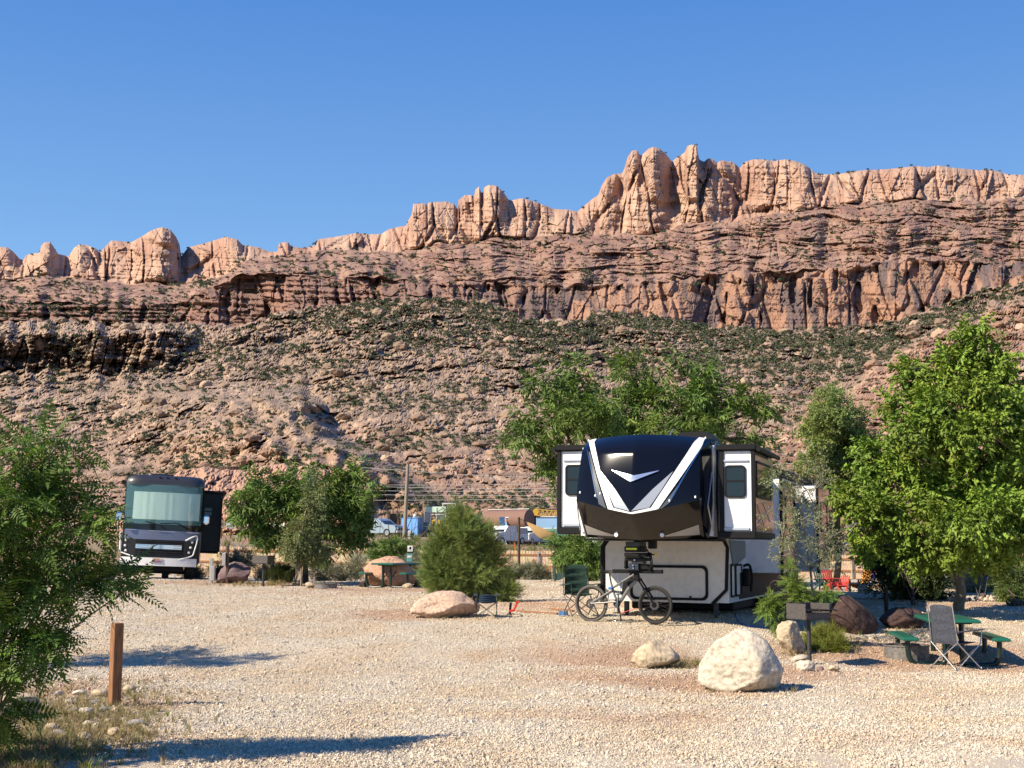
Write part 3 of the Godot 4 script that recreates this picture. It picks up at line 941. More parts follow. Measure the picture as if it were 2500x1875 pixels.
func window_part(parent: Node, poly: PackedVector2Array, inner: PackedVector2Array, at: Vector3, r: Basis, bar := true):
	var m := mb()
	ring2(m, poly, inner, 0.03, at, r)
	var w := obj("window", m.mesh(), M.black, parent)
	m = mb()
	m.prism(inner, 0.008, at, r)
	obj("pane", m.mesh(), M.dark_glass, w)
	if bar:
		var lo := inner[0]; var hi := inner[0]
		for p in inner:
			lo = lo.min(p); hi = hi.max(p)
		m = mb()
		m.box(at + r * Vector3((lo.x + hi.x) * 0.5, lerpf(lo.y, hi.y, 0.52), 0.006), Vector3(hi.x - lo.x, 0.03, 0.014), r)
		obj("window_bar", m.mesh(), M.black, w)

func make_trailer():
	var t := thing("fifth_wheel_trailer", "white and navy fifth wheel trailer with its slide-outs open", "trailer", Vector3(TX, 0.5, -TS), tyaw)
	t.rotation.z = deg_to_rad(-0.5)
	var T := t.transform
	var m := mb()
	# gooseneck and body shell
	var side := PackedVector2Array([Vector2(-1.0, 1.56), Vector2(-2.45, 1.52), Vector2(-2.45, 0.32), Vector2(-12.2, 0.32), Vector2(-12.2, 3.12), Vector2(-12.1, 3.2), Vector2(-1.4, 3.26), Vector2(-1.1, 3.20)])
	var turn := Basis(Vector3(0, 0, 1), Vector3(0, 1, 0), Vector3(-1, 0, 0))
	m.prism(side, 2.48, Vector3.ZERO, turn)
	obj("body", m.mesh(), M.gelcoat, t)
	# front wall with dark corner trims, bevelled lower corner
	m = mb()
	m.prism(PackedVector2Array([Vector2(-1.22, 0.33), Vector2(0.95, 0.31), Vector2(1.19, 0.57), Vector2(1.22, 1.38), Vector2(1.12, 1.52), Vector2(-1.14, 1.52), Vector2(-1.22, 1.42)]), 0.05, Vector3(0, 0, -2.42))
	obj("front_wall", m.mesh(), M.gelcoat_dusty, t)
	m = mb()
	m.tube([Vector3(-1.21, 0.27, -2.41), Vector3(-1.21, 1.36, -2.41), Vector3(-1.12, 1.50, -2.41)], 0.055)
	obj("corner_trim", m.mesh(), M.black, t)
	m = mb()
	m.tube([Vector3(0.93, 0.30, -2.40), Vector3(1.20, 0.57, -2.40), Vector3(1.23, 1.36, -2.40), Vector3(1.16, 1.50, -2.40)], 0.035)
	obj("corner_trim", m.mesh(), M.black, t)
	m = mb()
	ring2(m, rrect(-0.66, 0.36, 0.86, 1.02, 0.11), rrect(-0.61, 0.41, 0.81, 0.97, 0.09), 0.03, Vector3(0, 0, -2.385))
	var hatch := obj("hatch_door", m.mesh(), M.black, t)
	m = mb()
	m.prism(rrect(-0.605, 0.415, 0.805, 0.965, 0.085), 0.014, Vector3(0, 0, -2.388))
	obj("hatch_panel", m.mesh(), M.gelcoat_dusty, hatch)
	for x in [-0.42, 0.52]:
		m = mb()
		m.box(Vector3(x, 0.43, -2.37), Vector3(0.05, 0.035, 0.02), Basis.IDENTITY, 0.005)
		obj("latch", m.mesh(), M.dark_metal, hatch)
	# front cap
	m = mb()
	var g := []
	for i in 29:
		var row := []
		for j in 41: row.append(cap(-1.0 + j / 20.0, i / 28.0))
		g.append(row)
	m.grid(g)
	var fc := obj("front_cap", m.mesh(), M.navy, t)
	# lower half of the cap, black and tucked back
	m = mb()
	g = []
	for i in 9:
		var f := i / 8.0
		var row := []
		for j in 41:
			var u := -1.0 + j / 20.0
			var p := cap(u, 0.0)
			row.append(Vector3(p.x * lerpf(0.97, 1.0, f), lerpf(1.48 + 0.05 * absf(u), p.y, f), p.z - 0.52 * pow(1.0 - f, 1.1)))
		g.append(row)
	m.grid(g)
	var lower := obj("lower_cap", m.mesh(), M.gloss_black, t)
	for s in [-1.0, 1.0]:                                  # pale insert panels either side
		m = mb()
		g = []
		for i in 4:
			var row := []
			for j in 9:
				var u: float = s * lerpf(0.42, 0.95, j / 8.0)
				var f := lerpf(0.08, lerpf(0.12, 0.36, j / 8.0), i / 3.0)
				var p := cap(u, 0.0)
				row.append(Vector3(p.x * lerpf(0.97, 1.0, f), lerpf(1.48 + 0.05 * absf(u), p.y, f), p.z - 0.52 * pow(1.0 - f, 1.1) + 0.012))
			if s < 0.0: row.reverse()
			g.append(row)
		m.grid(g)
		obj("insert_panel", m.mesh(), M.grey_panel, lower)
	for s in [-0.42, 0.42]:
		m = mb()
		m.lathe([Vector2(0.0, 0.02), Vector2(0.035, 0.02), Vector2(0.04, 0.0)], Vector3(s, 1.57, -0.47), Basis(Quaternion(Vector3.UP, Vector3(0, 0, 1))), 12)
		obj("lamp", m.mesh(), M.lens, lower)
	m = mb()
	m.prism(PackedVector2Array([Vector2(-1.08, 0.0), Vector2(1.08, 0.0), Vector2(1.2, -0.5), Vector2(1.2, -1.75), Vector2(-1.2, -1.75), Vector2(-1.2, -0.5)]), 0.03, Vector3(0, 1.49, -0.70), Basis(Vector3(1, 0, 0), Vector3(0, 0, 1), Vector3(0, -1, 0)))
	obj("underside", m.mesh(), M.black, t)
	# cap graphics
	obj("stripe", cap_band(T, [[388, 190], [388, 240], [470, 560], [572, 882]], [[490, 166], [440, 240], [505, 545], [622, 868]], 0.012, 36), M.white_gel, fc)
	obj("stripe", cap_band(T, [[1592, 176], [1500, 240], [1270, 575], [1037, 905]], [[1482, 160], [1398, 240], [1200, 540], [984, 868]], 0.012, 36), M.white_gel, fc)
	obj("stripe", cap_band(T, [[572, 882], [790, 958], [1037, 905]], [[622, 868], [788, 912], [984, 868]], 0.013, 20), M.white_gel, fc)
	obj("chevron", cap_band(T, [[500, 515], [560, 690], [632, 862]], [[506, 520], [640, 690], [778, 900]], 0.009, 16), M.silver_gel, fc)
	obj("chevron", cap_band(T, [[1196, 520], [1090, 690], [968, 866]], [[1190, 522], [1000, 690], [796, 898]], 0.009, 16), M.silver_gel, fc)
	obj("emblem", cap_band(T, [[610, 506], [822, 560], [1062, 512]], [[612, 510], [790, 622], [1060, 517]], 0.03, 14), M.emblem, fc)
	obj("trim_line", cap_band(T, [[368, 310], [420, 560], [458, 770]], [[374, 310], [428, 560], [468, 776]], 0.012, 16), M.chrome, fc)
	obj("trim_line", cap_band(T, [[1456, 305], [1300, 560], [1160, 800]], [[1462, 308], [1308, 562], [1172, 800]], 0.012, 16), M.chrome, fc)
	obj("side_facet", cap_band(T, [[384, 330], [430, 560], [482, 830]], [[400, 330], [468, 600], [556, 880]], 0.007, 16), M.grey_gel, fc)
	obj("side_facet", cap_band(T, [[1452, 320], [1310, 570], [1170, 815]], [[1450, 330], [1270, 620], [1050, 902]], 0.007, 16), M.grey_gel, fc)
	for p in [[425, 186], [450, 752], [497, 732], [305, 722], [1163, 800], [1410, 765], [1540, 180]]:
		var uv := cap_at(T, 1340.0 + p[0] / 3.95, 1020.0 + p[1] / 3.95)
		m = mb()
		m.box(cap_n(uv.x, uv.y, 0.012), Vector3(0.03, 0.045, 0.02), Basis.IDENTITY, 0.008)
		obj("marker_light", m.mesh(), M.lens, fc)
	# side of the nose behind the cap, with pale graphic lines
	for s in [-1.0, 1.0]:
		m = mb()
		g = []
		for i in 21:
			var f := i / 20.0
			var p := cap(s, clampf((f - 0.3) / 0.7, 0.0, 1.0))
			if f < 0.3: p = Vector3(s * 1.13 * lerpf(0.97, 1.0, f / 0.3), lerpf(1.53, p.y, f / 0.3), p.z - 0.52 * pow(1.0 - f / 0.3, 1.1))
			var row := []
			for j in 5: row.append(p.lerp(Vector3(s * 1.25, p.y, -1.45), pow(j / 4.0, 1.3)) + Vector3(s * 0.03 * sin(PI * j / 4.0), 0, 0))
			if s < 0.0: row.reverse()
			g.append(row)
		m.grid(g)
		var nsd := obj("nose_side", m.mesh(), M.navy, t)
		m = mb()
		m.bar(Vector3(s * 1.24, 2.7, -0.92), Vector3(s * 1.21, 2.1, -0.66), 0.02, 0.025)
		m.bar(Vector3(s * 1.21, 2.1, -0.66), Vector3(s * 1.24, 1.66, -0.95), 0.02, 0.025)
		obj("pinstripe", m.mesh(), M.silver_gel, nsd)
	# bedroom slides, both sides
	for s in [-1.0, 1.0]:
		var x0 := 1.38 if s > 0.0 else 1.15; var x1 := 1.98 if s > 0.0 else 1.72
		var sh := Vector3(0, 0.0, 0) if s > 0.0 else Vector3(0, 0.07, -0.3)
		m = mb()
		m.box(Vector3(s * (x0 + x1) * 0.5, 2.36, -2.05), Vector3(x1 - x0, 1.44, 2.3), Basis.IDENTITY, 0.015)
		var sl := obj("bedroom_slide", m.mesh(), M.white_gel, t, sh)
		m = mb()                                            # black end trims, topper and sill
		m.box(Vector3(s * (x1 + 0.005), 2.36, -0.885), Vector3(0.075, 1.62, 0.05), Basis.IDENTITY, 0.008)
		m.box(Vector3(s * (x0 + 0.04), 2.36, -0.885), Vector3(0.08, 1.62, 0.05), Basis.IDENTITY, 0.008)
		m.box(Vector3(s * (x0 + x1) * 0.5, 3.14, -2.03), Vector3(x1 - x0 + 0.12, 0.10, 2.42), Basis.IDENTITY, 0.012)
		m.box(Vector3(s * (x0 + x1) * 0.5, 1.58, -2.03), Vector3(x1 - x0 + 0.07, 0.12, 2.36), Basis.IDENTITY, 0.012)
		obj("slide_trim", m.mesh(), M.black, sl)
		m = mb()
		m.box(Vector3(s * (x0 + x1) * 0.5, 2.90, -0.885), Vector3(x1 - x0 - 0.15, 0.035, 0.03), Basis.IDENTITY, 0.006)
		obj("trim_rail", m.mesh(), M.blue_grey, sl)
		m = mb()
		m.box(Vector3(s * (x0 + x1) * 0.5, 1.69, -0.885), Vector3(x1 - x0 - 0.15, 0.05, 0.03), Basis.IDENTITY, 0.006)
		obj("trim_rail", m.mesh(), M.blue_grey, sl)
		m = mb()
		m.tube([Vector3(s * (x1 + 0.11), 3.10, -0.82), Vector3(s * (x1 + 0.11), 3.10, -3.25)], 0.045, -1.0, 10)
		obj("topper_roller", m.mesh(), M.black, sl)
		var wx: float = s * (x0 + x1) * 0.5 - s * 0.02
		window_part(sl, rrect(wx - 0.19, 2.24, wx + 0.19, 2.82, 0.07), rrect(wx - 0.16, 2.27, wx + 0.16, 2.79, 0.05), Vector3(0, 0, -0.888), Basis.IDENTITY)
		if s > 0.0:                                        # outer side with mirror-dark graphics
			var b2 := Basis(Vector3(0, 0, -1), Vector3(0, 1, 0), Vector3(1, 0, 0))
			m = mb()
			m.prism(PackedVector2Array([Vector2(0.93, 1.66), Vector2(3.17, 1.66), Vector2(3.17, 3.06), Vector2(0.93, 3.06)]), 0.012, Vector3(1.988, 0, 0), b2)
			obj("slide_side", m.mesh(), M.bronze_gel, sl)
			window_part(sl, rrect(1.15, 2.25, 2.85, 2.92, 0.07), rrect(1.19, 2.29, 2.81, 2.88, 0.05), Vector3(1.996, 0, 0), b2, false)
			for q in [[[1.0, 1.9], [1.9, 1.75], [2.9, 2.1], [2.9, 2.22], [2.0, 2.2], [1.0, 2.12]], [[0.95, 1.67], [3.1, 1.67], [2.7, 1.74], [1.5, 1.78]]]:
				var poly := PackedVector2Array()
				for p in q: poly.append(Vector2(p[0], p[1]))
				m = mb()
				m.prism(poly, 0.008, Vector3(1.998, 0, 0), b2)
				obj("graphic", m.mesh(), M.olive_gel, sl)
			m = mb()
			m.bar(Vector3(2.005, 1.80, -1.3), Vector3(2.005, 2.16, -2.9), 0.01, 0.025)
			m.bar(Vector3(2.005, 2.12, -1.15), Vector3(2.005, 1.78, -1.9), 0.01, 0.025)
			m.bar(Vector3(2.005, 2.18, -1.8), Vector3(2.005, 1.86, -2.7), 0.01, 0.025)
			obj("pinstripe", m.mesh(), M.silver_gel, sl)
	# living room slides along the far right side
	for q in [[4.4, 7.7, 1.97, 0.86, 2.80], [8.2, 10.6, 2.25, 0.86, 2.84]]:
		m = mb()
		var x0 := 1.22
		var sc := Vector3((x0 + q[2]) * 0.5, (q[3] + q[4]) * 0.5, -(q[0] + q[1]) * 0.5)
		m.box(sc, Vector3(q[2] - x0, q[4] - q[3], q[1] - q[0]), Basis.IDENTITY, 0.015)
		var sl := obj("living_slide", m.mesh(), M.white_gel, t)
		m = mb()
		m.box(Vector3(q[2], sc.y, -q[0] + 0.012), Vector3(0.06, q[4] - q[3] + 0.1, 0.04), Basis.IDENTITY, 0.006)
		m.box(Vector3(sc.x, q[4] + 0.05, sc.z), Vector3(q[2] - x0 + 0.08, 0.10, q[1] - q[0] + 0.1), Basis.IDENTITY, 0.01)
		m.tube([Vector3(q[2] + 0.08, q[4] + 0.10, -q[0] + 0.1), Vector3(q[2] + 0.08, q[4] + 0.10, -q[1] - 0.1)], 0.05, -1.0, 10)
		obj("slide_trim", m.mesh(), M.black, sl)
		m = mb()
		m.box(Vector3(q[2] + 0.004, sc.y, sc.z), Vector3(0.012, q[4] - q[3] - 0.1, q[1] - q[0] - 0.1), Basis.IDENTITY)
		obj("slide_side", m.mesh(), M.bronze_gel, sl)
		var b2 := Basis(Vector3(0, 0, -1), Vector3(0, 1, 0), Vector3(1, 0, 0))
		window_part(sl, rrect(q[0] + 0.5, 1.75, q[1] - 0.6, 2.45, 0.07), rrect(q[0] + 0.54, 1.79, q[1] - 0.64, 2.41, 0.05), Vector3(q[2] + 0.014, 0, 0), b2, false)
	# dark belly, side bays
	m = mb()
	m.box(Vector3(0, 0.24, -8.0), Vector3(2.1, 0.26, 8.0), Basis.IDENTITY, 0.03)
	obj("chassis", m.mesh(), M.black, t)
	m = mb()
	m.box(Vector3(1.245, 0.62, -7.9), Vector3(0.03, 0.52, 8.7), Basis.IDENTITY, 0.01)
	obj("lower_skirt", m.mesh(), M.black, t)
	m = mb()
	m.prism(PackedVector2Array([Vector2(-2.5, 1.50), Vector2(-4.3, 1.50), Vector2(-4.3, 1.18), Vector2(-2.9, 0.98)]), 0.01, Vector3(1.25, 0, 0), turn)
	obj("graphic", m.mesh(), M.olive_gel, t)
	for q in [[2.6, 3.0], [3.1, 3.75]]:
		m = mb()
		var b2 := Basis(Vector3(0, 0, -1), Vector3(0, 1, 0), Vector3(1, 0, 0))
		ring2(m, rrect(q[0], 0.42, q[1], 1.05, 0.06), rrect(q[0] + 0.04, 0.46, q[1] - 0.04, 1.01, 0.04), 0.03, Vector3(1.257, 0, 0), b2)
		var bay := obj("bay_door", m.mesh(), M.black, t)
		m = mb()
		m.prism(rrect(q[0] + 0.04, 0.46, q[1] - 0.04, 1.01, 0.04), 0.012, Vector3(1.252, 0, 0), b2)
		obj("bay_panel", m.mesh(), M.gelcoat, bay)
	m = mb()
	m.tube(curve([Vector3(1.27, 1.0, -3.9), Vector3(1.38, 1.02, -3.95), Vector3(1.42, 0.8, -4.0), Vector3(1.40, 0.5, -4.0)]), 0.028)
	m.box(Vector3(1.32, 0.78, -3.95), Vector3(0.12, 0.35, 0.18), Basis.IDENTITY, 0.02)
	obj("power_inlet", m.mesh(), M.black, t)
	# landing legs, wheels
	for s in [-0.85, 0.92]:
		m = mb()
		m.box(Vector3(s, 0.24, -2.85), Vector3(0.09, 0.34, 0.09), Basis.IDENTITY, 0.01)
		m.box(Vector3(s, -0.02, -2.85), Vector3(0.06, 0.3, 0.06), Basis.IDENTITY, 0.008)
		var lg := obj("landing_leg", m.mesh(), M.dark_metal, t)
		m = mb()
		m.box(Vector3(s, -0.05, -2.85), Vector3(0.42, 0.07, 0.26), Basis.IDENTITY, 0.01)
		obj("foot_pad", m.mesh(), M.black, lg)
	for z in [7.0, 7.95, 8.9]:
		for s in [-1.02, 1.02]:
			wheel(t, Vector3(s, 0.36, -z), 0.40, 0.24, Vector3(1, 0, 0), M.tyre, M.dark_metal)
	# roof things
	m = mb()
	m.prism(PackedVector2Array([Vector2(0.15, 3.24), Vector2(0.90, 3.24), Vector2(0.86, 3.50), Vector2(0.76, 3.60), Vector2(0.27, 3.60), Vector2(0.18, 3.50)]), 1.0, Vector3(-0.02, 0.02, -3.4))
	obj("air_conditioner", m.mesh(), M.black, t)
	m = mb()
	m.tube([Vector3(1.32, 3.18, -3.2), Vector3(1.32, 3.18, -11.6)], 0.06, -1.0, 10)
	m.tube([Vector3(1.2, 3.24, -1.1), Vector3(1.32, 3.18, -3.2)], 0.03, -1.0, 6)
	obj("awning", m.mesh(), M.black, t)
	m = mb()
	m.tube([Vector3(-0.1, 3.24, -3.0), Vector3(-0.05, 3.5, -3.05), Vector3(0.05, 3.7, -3.05)], 0.008)
	obj("aerial", m.mesh(), M.chrome, t)
	# pin box and coupler hanging under the nose
	var pn := Node3D.new()
	pn.name = "hitch"
	t.add_child(pn)
	var inv := T.affine_inverse()
	var hb := func(x0: float, y0: float, x1: float, y1: float, dep: float, mtl: Material, called: String, bev := 0.012):   # survey box at the pin, 24.1 m out
		var a := inv * W(1360.0 + x0 / 5.53, 1280.0 + y1 / 5.53, 24.1); var b := inv * W(1360.0 + x1 / 5.53, 1280.0 + y0 / 5.53, 24.1)
		var q := mb()
		q.box(Vector3((a.x + b.x) * 0.5, (a.y + b.y) * 0.5, -1.05), Vector3(absf(b.x - a.x), absf(b.y - a.y), dep), Basis.IDENTITY, bev)
		return obj(called, q.mesh(), mtl, pn)
	hb.call(1055, 50, 1240, 240, 0.5, M.black, "pin_box", 0.02)
	hb.call(940, 235, 1150, 300, 0.5, M.dark_metal, "coupler_head")
	hb.call(917, 300, 1165, 375, 0.45, M.black, "air_bag_plate")
	hb.call(945, 318, 1105, 345, 0.47, M.reflector, "reflective_strip", 0.004)
	hb.call(912, 385, 1245, 440, 0.42, M.black, "plate")
	hb.call(925, 425, 1140, 450, 0.36, M.dark_metal, "plate")
	hb.call(905, 450, 1245, 495, 0.3, M.black, "plate")
	hb.call(1000, 490, 1180, 535, 0.24, M.dark_metal, "swivel")
	hb.call(958, 532, 1110, 622, 0.26, M.blue_black, "coupler_block")
	hb.call(1240, 205, 1340, 330, 0.2, M.black, "control_box")
	hb.call(1110, 540, 1290, 612, 0.16, M.black, "bracket")
	hb.call(875, 480, 925, 605, 0.1, M.black, "fire_bottle", 0.025)
	hb.call(700, 614, 1440, 660, 0.09, M.black, "cross_bar")
	hb.call(1015, 620, 1090, 760, 0.07, M.black, "drop_post")
	for p in [[1030, 553], [1035, 592], [1052, 482]]:
		var a := inv * W(1360.0 + p[0] / 5.53, 1280.0 + p[1] / 5.53, 24.1)
		m = mb()
		m.lathe([Vector2(0.0, 0.03), Vector2(0.016, 0.025), Vector2(0.02, 0.0)], Vector3(a.x, a.y, -0.92), Basis(Quaternion(Vector3.UP, Vector3(0, 0, 1))), 10)
		obj("bolt", m.mesh(), M.chrome, pn)
	var c0: Vector3 = inv * W(1360.0 + 1240.0 / 5.53, 1280.0 + 415.0 / 5.53, 24.1)
	m = mb()
	m.tube([Vector3(c0.x, c0.y, -1.0), Vector3(c0.x + 0.13, c0.y + 0.01, -0.95)], 0.013)
	var hd := obj("release_handle", m.mesh(), M.dark_metal, pn)
	m = mb()
	m.box(Vector3(c0.x + 0.145, c0.y + 0.01, -0.95), Vector3(0.045, 0.06, 0.045), Basis.IDENTITY, 0.012)
	obj("knob", m.mesh(), M.yellow, hd)
	m = mb()
	m.tube(curve([Vector3(c0.x - 0.02, c0.y + 0.1, -0.98), Vector3(c0.x + 0.05, c0.y - 0.1, -0.95), Vector3(c0.x + 0.03, c0.y - 0.3, -0.97)]), 0.012)
	m.tube(curve([Vector3(c0.x + 0.02, c0.y + 0.05, -0.99), Vector3(c0.x + 0.08, c0.y - 0.12, -0.95), Vector3(c0.x + 0.0, c0.y - 0.32, -0.97)]), 0.01)
	obj("cable", m.mesh(), M.black, pn)

func make_motorhome():
	var base := GP(388.0, 43.0)
	base.y = G(base.x, base.z) - 0.02
	var t := thing("motorhome", "dark grey motorhome with teal curtain drawn behind its windshield", "motorhome", base, deg_to_rad(14.0))
	t.rotation.z = deg_to_rad(-2.2)
	var P := func(cx: float, cy: float) -> Vector2: return Vector2((cx - 710.0) / 386.0, (1510.0 - cy) / 386.0)
	var m := mb()
	m.prism(rrect(-1.25, 0.45, 1.25, 3.36, 0.2, 6), 9.5, Vector3(0, 0, -4.85))
	obj("body", m.mesh(), M.coach_grey, t)
	# rounded brow over the windshield
	m = mb()
	var g := []
	for i in 9:
		var f := i / 8.0
		var row := []
		for j in 25:
			var u := -1.0 + j / 12.0
			var r := pow(absf(u), 8.0)
			row.append(Vector3(u * 1.255, lerpf(3.04, 3.38 - 0.10 * r, f) , 0.10 - 0.20 * pow(f, 3.0) - 0.22 * r))
		g.append(row)
	m.grid(g)
	var brow := obj("brow", m.mesh(), M.coach_grey, t)
	for x in [-0.19, 0.04, 0.31]:
		m = mb()
		m.box(Vector3(x, 3.31, 0.04), Vector3(0.07, 0.03, 0.05), Basis.IDENTITY, 0.01)
		obj("marker_light", m.mesh(), M.black, brow)
	# windshield: black surround, curtain, glass
	var curved := func(x0: float, x1: float, y0: float, y1: float, z: float, wob := 0.0) -> ArrayMesh:
		var q := mb()
		var gg := []
		for i in 9:
			var row := []
			for j in 33:
				var x := lerpf(x0, x1, j / 32.0)
				row.append(Vector3(x, lerpf(y0, y1, i / 8.0), z - 0.10 * x * x + wob * sin(x * 31.0) * (0.4 + 0.6 * sin(x * 9.0))))
			gg.append(row)
		q.grid(gg)
		return q.mesh()
	obj("windshield_surround", curved.call(-1.25, 1.25, 1.58, 3.08, 0.06), M.gloss_black, t)
	obj("curtain", curved.call(-0.97, 1.14, 1.93, 2.82, 0.075, 0.012), M.curtain, t)
	obj("windshield", curved.call(-1.22, 1.20, 1.78, 3.06, 0.12), M.tint_glass, t)
	m = mb()
	m.tube([Vector3(-0.55, 1.86, 0.12), Vector3(-0.1, 1.76, 0.16), Vector3(0.12, 1.63, 0.15)], 0.014)
	m.tube([Vector3(-0.1, 1.80, 0.15), Vector3(0.45, 1.84, 0.14), Vector3(0.88, 1.64, 0.1)], 0.014)
	obj("wiper", m.mesh(), M.black, t)
	# nose below the glass
	obj("hood", curved.call(-1.18, 1.17, 1.28, 1.58, 0.10), M.coach_silver, t)
	m = mb()
	m.tube([Vector3(-1.15, 1.59, -0.02), Vector3(0, 1.56, 0.12), Vector3(1.17, 1.55, -0.02)], 0.014)
	obj("hood_trim", m.mesh(), M.chrome, t)
	obj("fascia", curved.call(-1.22, 1.20, 0.62, 1.30, 0.09), M.coach_dark, t)
	obj("grille", curved.call(-0.80, 0.72, 0.78, 1.26, 0.105), M.black, t)
	m = mb()
	for k in 7:
		m.box(Vector3(-0.04, 0.82 + k * 0.068, 0.105), Vector3(1.45, 0.012, 0.012))
	obj("grille_slats", m.mesh(), M.dark_metal, t)
	obj("grille_bar", curved.call(-0.80, 0.65, 0.985, 1.12, 0.125), M.chrome, t)
	for s in [-1.0, 1.0]:
		m = mb()
		var pts: Array = [[-1.30, 1.48], [-1.27, 0.90], [-1.18, 0.82], [-0.86, 0.72]] if s < 0 else [[0.76, 1.28], [1.12, 1.44], [1.05, 0.92], [0.96, 0.78], [0.58, 0.66]]
		var path := []
		for p in pts: path.append(Vector3(p[0], p[1], 0.12 - 0.10 * p[0] * p[0]))
		m.tube(curve(path, 4), 0.024, -1.0, 6)
		var hl := obj("headlight", m.mesh(), M.lens, t)
		for k in 3:
			m = mb()
			var x: float = [0.97, 0.935, 0.885][k] if s > 0 else [-1.12, -1.13, -1.10][k]
			var y: float = [1.235, 1.06, 0.90][k]
			m.lathe([Vector2(0.0, 0.035), Vector2(0.03, 0.03), Vector2(0.042, 0.0)], Vector3(x, y, 0.10 - 0.1 * x * x), Basis(Quaternion(Vector3.UP, Vector3(0, 0, 1))), 12)
			obj("lamp", m.mesh(), M.lens, hl)
	obj("bumper", curved.call(-1.26, 1.15, 0.44, 0.70, 0.13), M.white_gel, t)
	m = mb()
	m.box(Vector3(-0.10, 0.62, 0.145), Vector3(0.31, 0.155, 0.012), Basis.IDENTITY, 0.004)
	var pl := obj("number_plate", m.mesh(), M.plate, t)
	m = mb()
	m.box(Vector3(-0.10, 0.575, 0.1535), Vector3(0.30, 0.05, 0.004))
	obj("plate_base", m.mesh(), M.plate_purple, pl)
	m = mb()
	for k in 5:
		var a := PI * (0.12 + 0.19 * k)
		m.tri(Vector3(-0.10, 0.60, 0.154), Vector3(-0.10 + cos(a - 0.12) * 0.13, 0.60 + sin(a - 0.12) * 0.085, 0.154), Vector3(-0.10 + cos(a + 0.12) * 0.13, 0.60 + sin(a + 0.12) * 0.085, 0.154))
	obj("plate_rays", m.mesh(), M.plate_red, pl)
	# slide-out on the right, awning arm, mirrors
	m = mb()
	m.box(Vector3(1.56, 1.95, -3.2), Vector3(0.66, 2.0, 3.4), Basis.IDENTITY, 0.03)
	var sl := obj("slide_out", m.mesh(), M.coach_navy, t)
	m = mb()
	m.box(Vector3(1.58, 2.98, -3.2), Vector3(0.74, 0.09, 3.5), Basis.IDENTITY, 0.02)
	m.tube([Vector3(1.96, 2.95, -1.35), Vector3(1.96, 2.95, -5.0)], 0.055)
	m.box(Vector3(1.56, 0.93, -3.2), Vector3(0.60, 0.06, 3.3), Basis.IDENTITY, 0.01)
	m.box(Vector3(1.88, 1.95, -1.49), Vector3(0.05, 1.95, 0.03), Basis.IDENTITY, 0.008)
	obj("slide_trim", m.mesh(), M.black, sl)
	window_part(sl, rrect(1.30, 2.16, 1.58, 2.46, 0.04), rrect(1.32, 2.18, 1.56, 2.44, 0.03), Vector3(0, 0, -1.49), Basis.IDENTITY)
	for s in [-1.0, 1.0]:
		m = mb()
		m.tube([Vector3(s * 1.18, 1.9, -0.1), Vector3(s * 1.38, 1.95, 0.12)], 0.02)
		var ma := obj("mirror_arm", m.mesh(), M.black, t)
		m = mb()
		m.box(Vector3(s * 1.38, 1.98, 0.14), Vector3(0.17, 0.30, 0.10), Basis.IDENTITY, 0.045)
		obj("mirror_shell", m.mesh(), M.chrome, ma)
	m = mb()
	m.tube([Vector3(-1.34, 3.12, -0.3), Vector3(-1.34, 3.12, -6.0)], 0.07)
	obj("awning", m.mesh(), M.black, t)
	m = mb()
	m.box(Vector3(-0.15, 3.43, -2.0), Vector3(0.75, 0.16, 0.9), Basis.IDENTITY, 0.05)
	obj("air_conditioner", m.mesh(), M.coach_dark, t)
	m = mb()
	m.box(Vector3(-0.52, 3.42, -1.9), Vector3(0.2, 0.12, 0.3), Basis.IDENTITY, 0.02)
	obj("roof_vent", m.mesh(), M.white_gel, t)
	# running gear
	for s in [-1.03, 0.93]:
		wheel(t, Vector3(s, 0.44, -1.1), 0.45, 0.28, Vector3(1, 0, 0), M.tyre, M.dark_metal)
		wheel(t, Vector3(s, 0.44, -6.6), 0.45, 0.28, Vector3(1, 0, 0), M.tyre, M.dark_metal)
	m = mb()
	m.box(Vector3(0, 0.38, -4.5), Vector3(1.5, 0.3, 8.0), Basis.IDENTITY, 0.03)
	m.box(Vector3(0.18, 0.19, -0.9), Vector3(0.22, 0.36, 0.2), Basis.IDENTITY, 0.02)
	m.box(Vector3(-0.05, 0.24, -1.2), Vector3(1.7, 0.12, 0.12), Basis.IDENTITY, 0.02)
	obj("chassis", m.mesh(), M.black, t)
	m = mb()
	m.box(Vector3(0.18, 0.03, -0.9), Vector3(0.5, 0.05, 0.4), Basis.IDENTITY, 0.01)
	obj("jack_pad", m.mesh(), M.black, t)

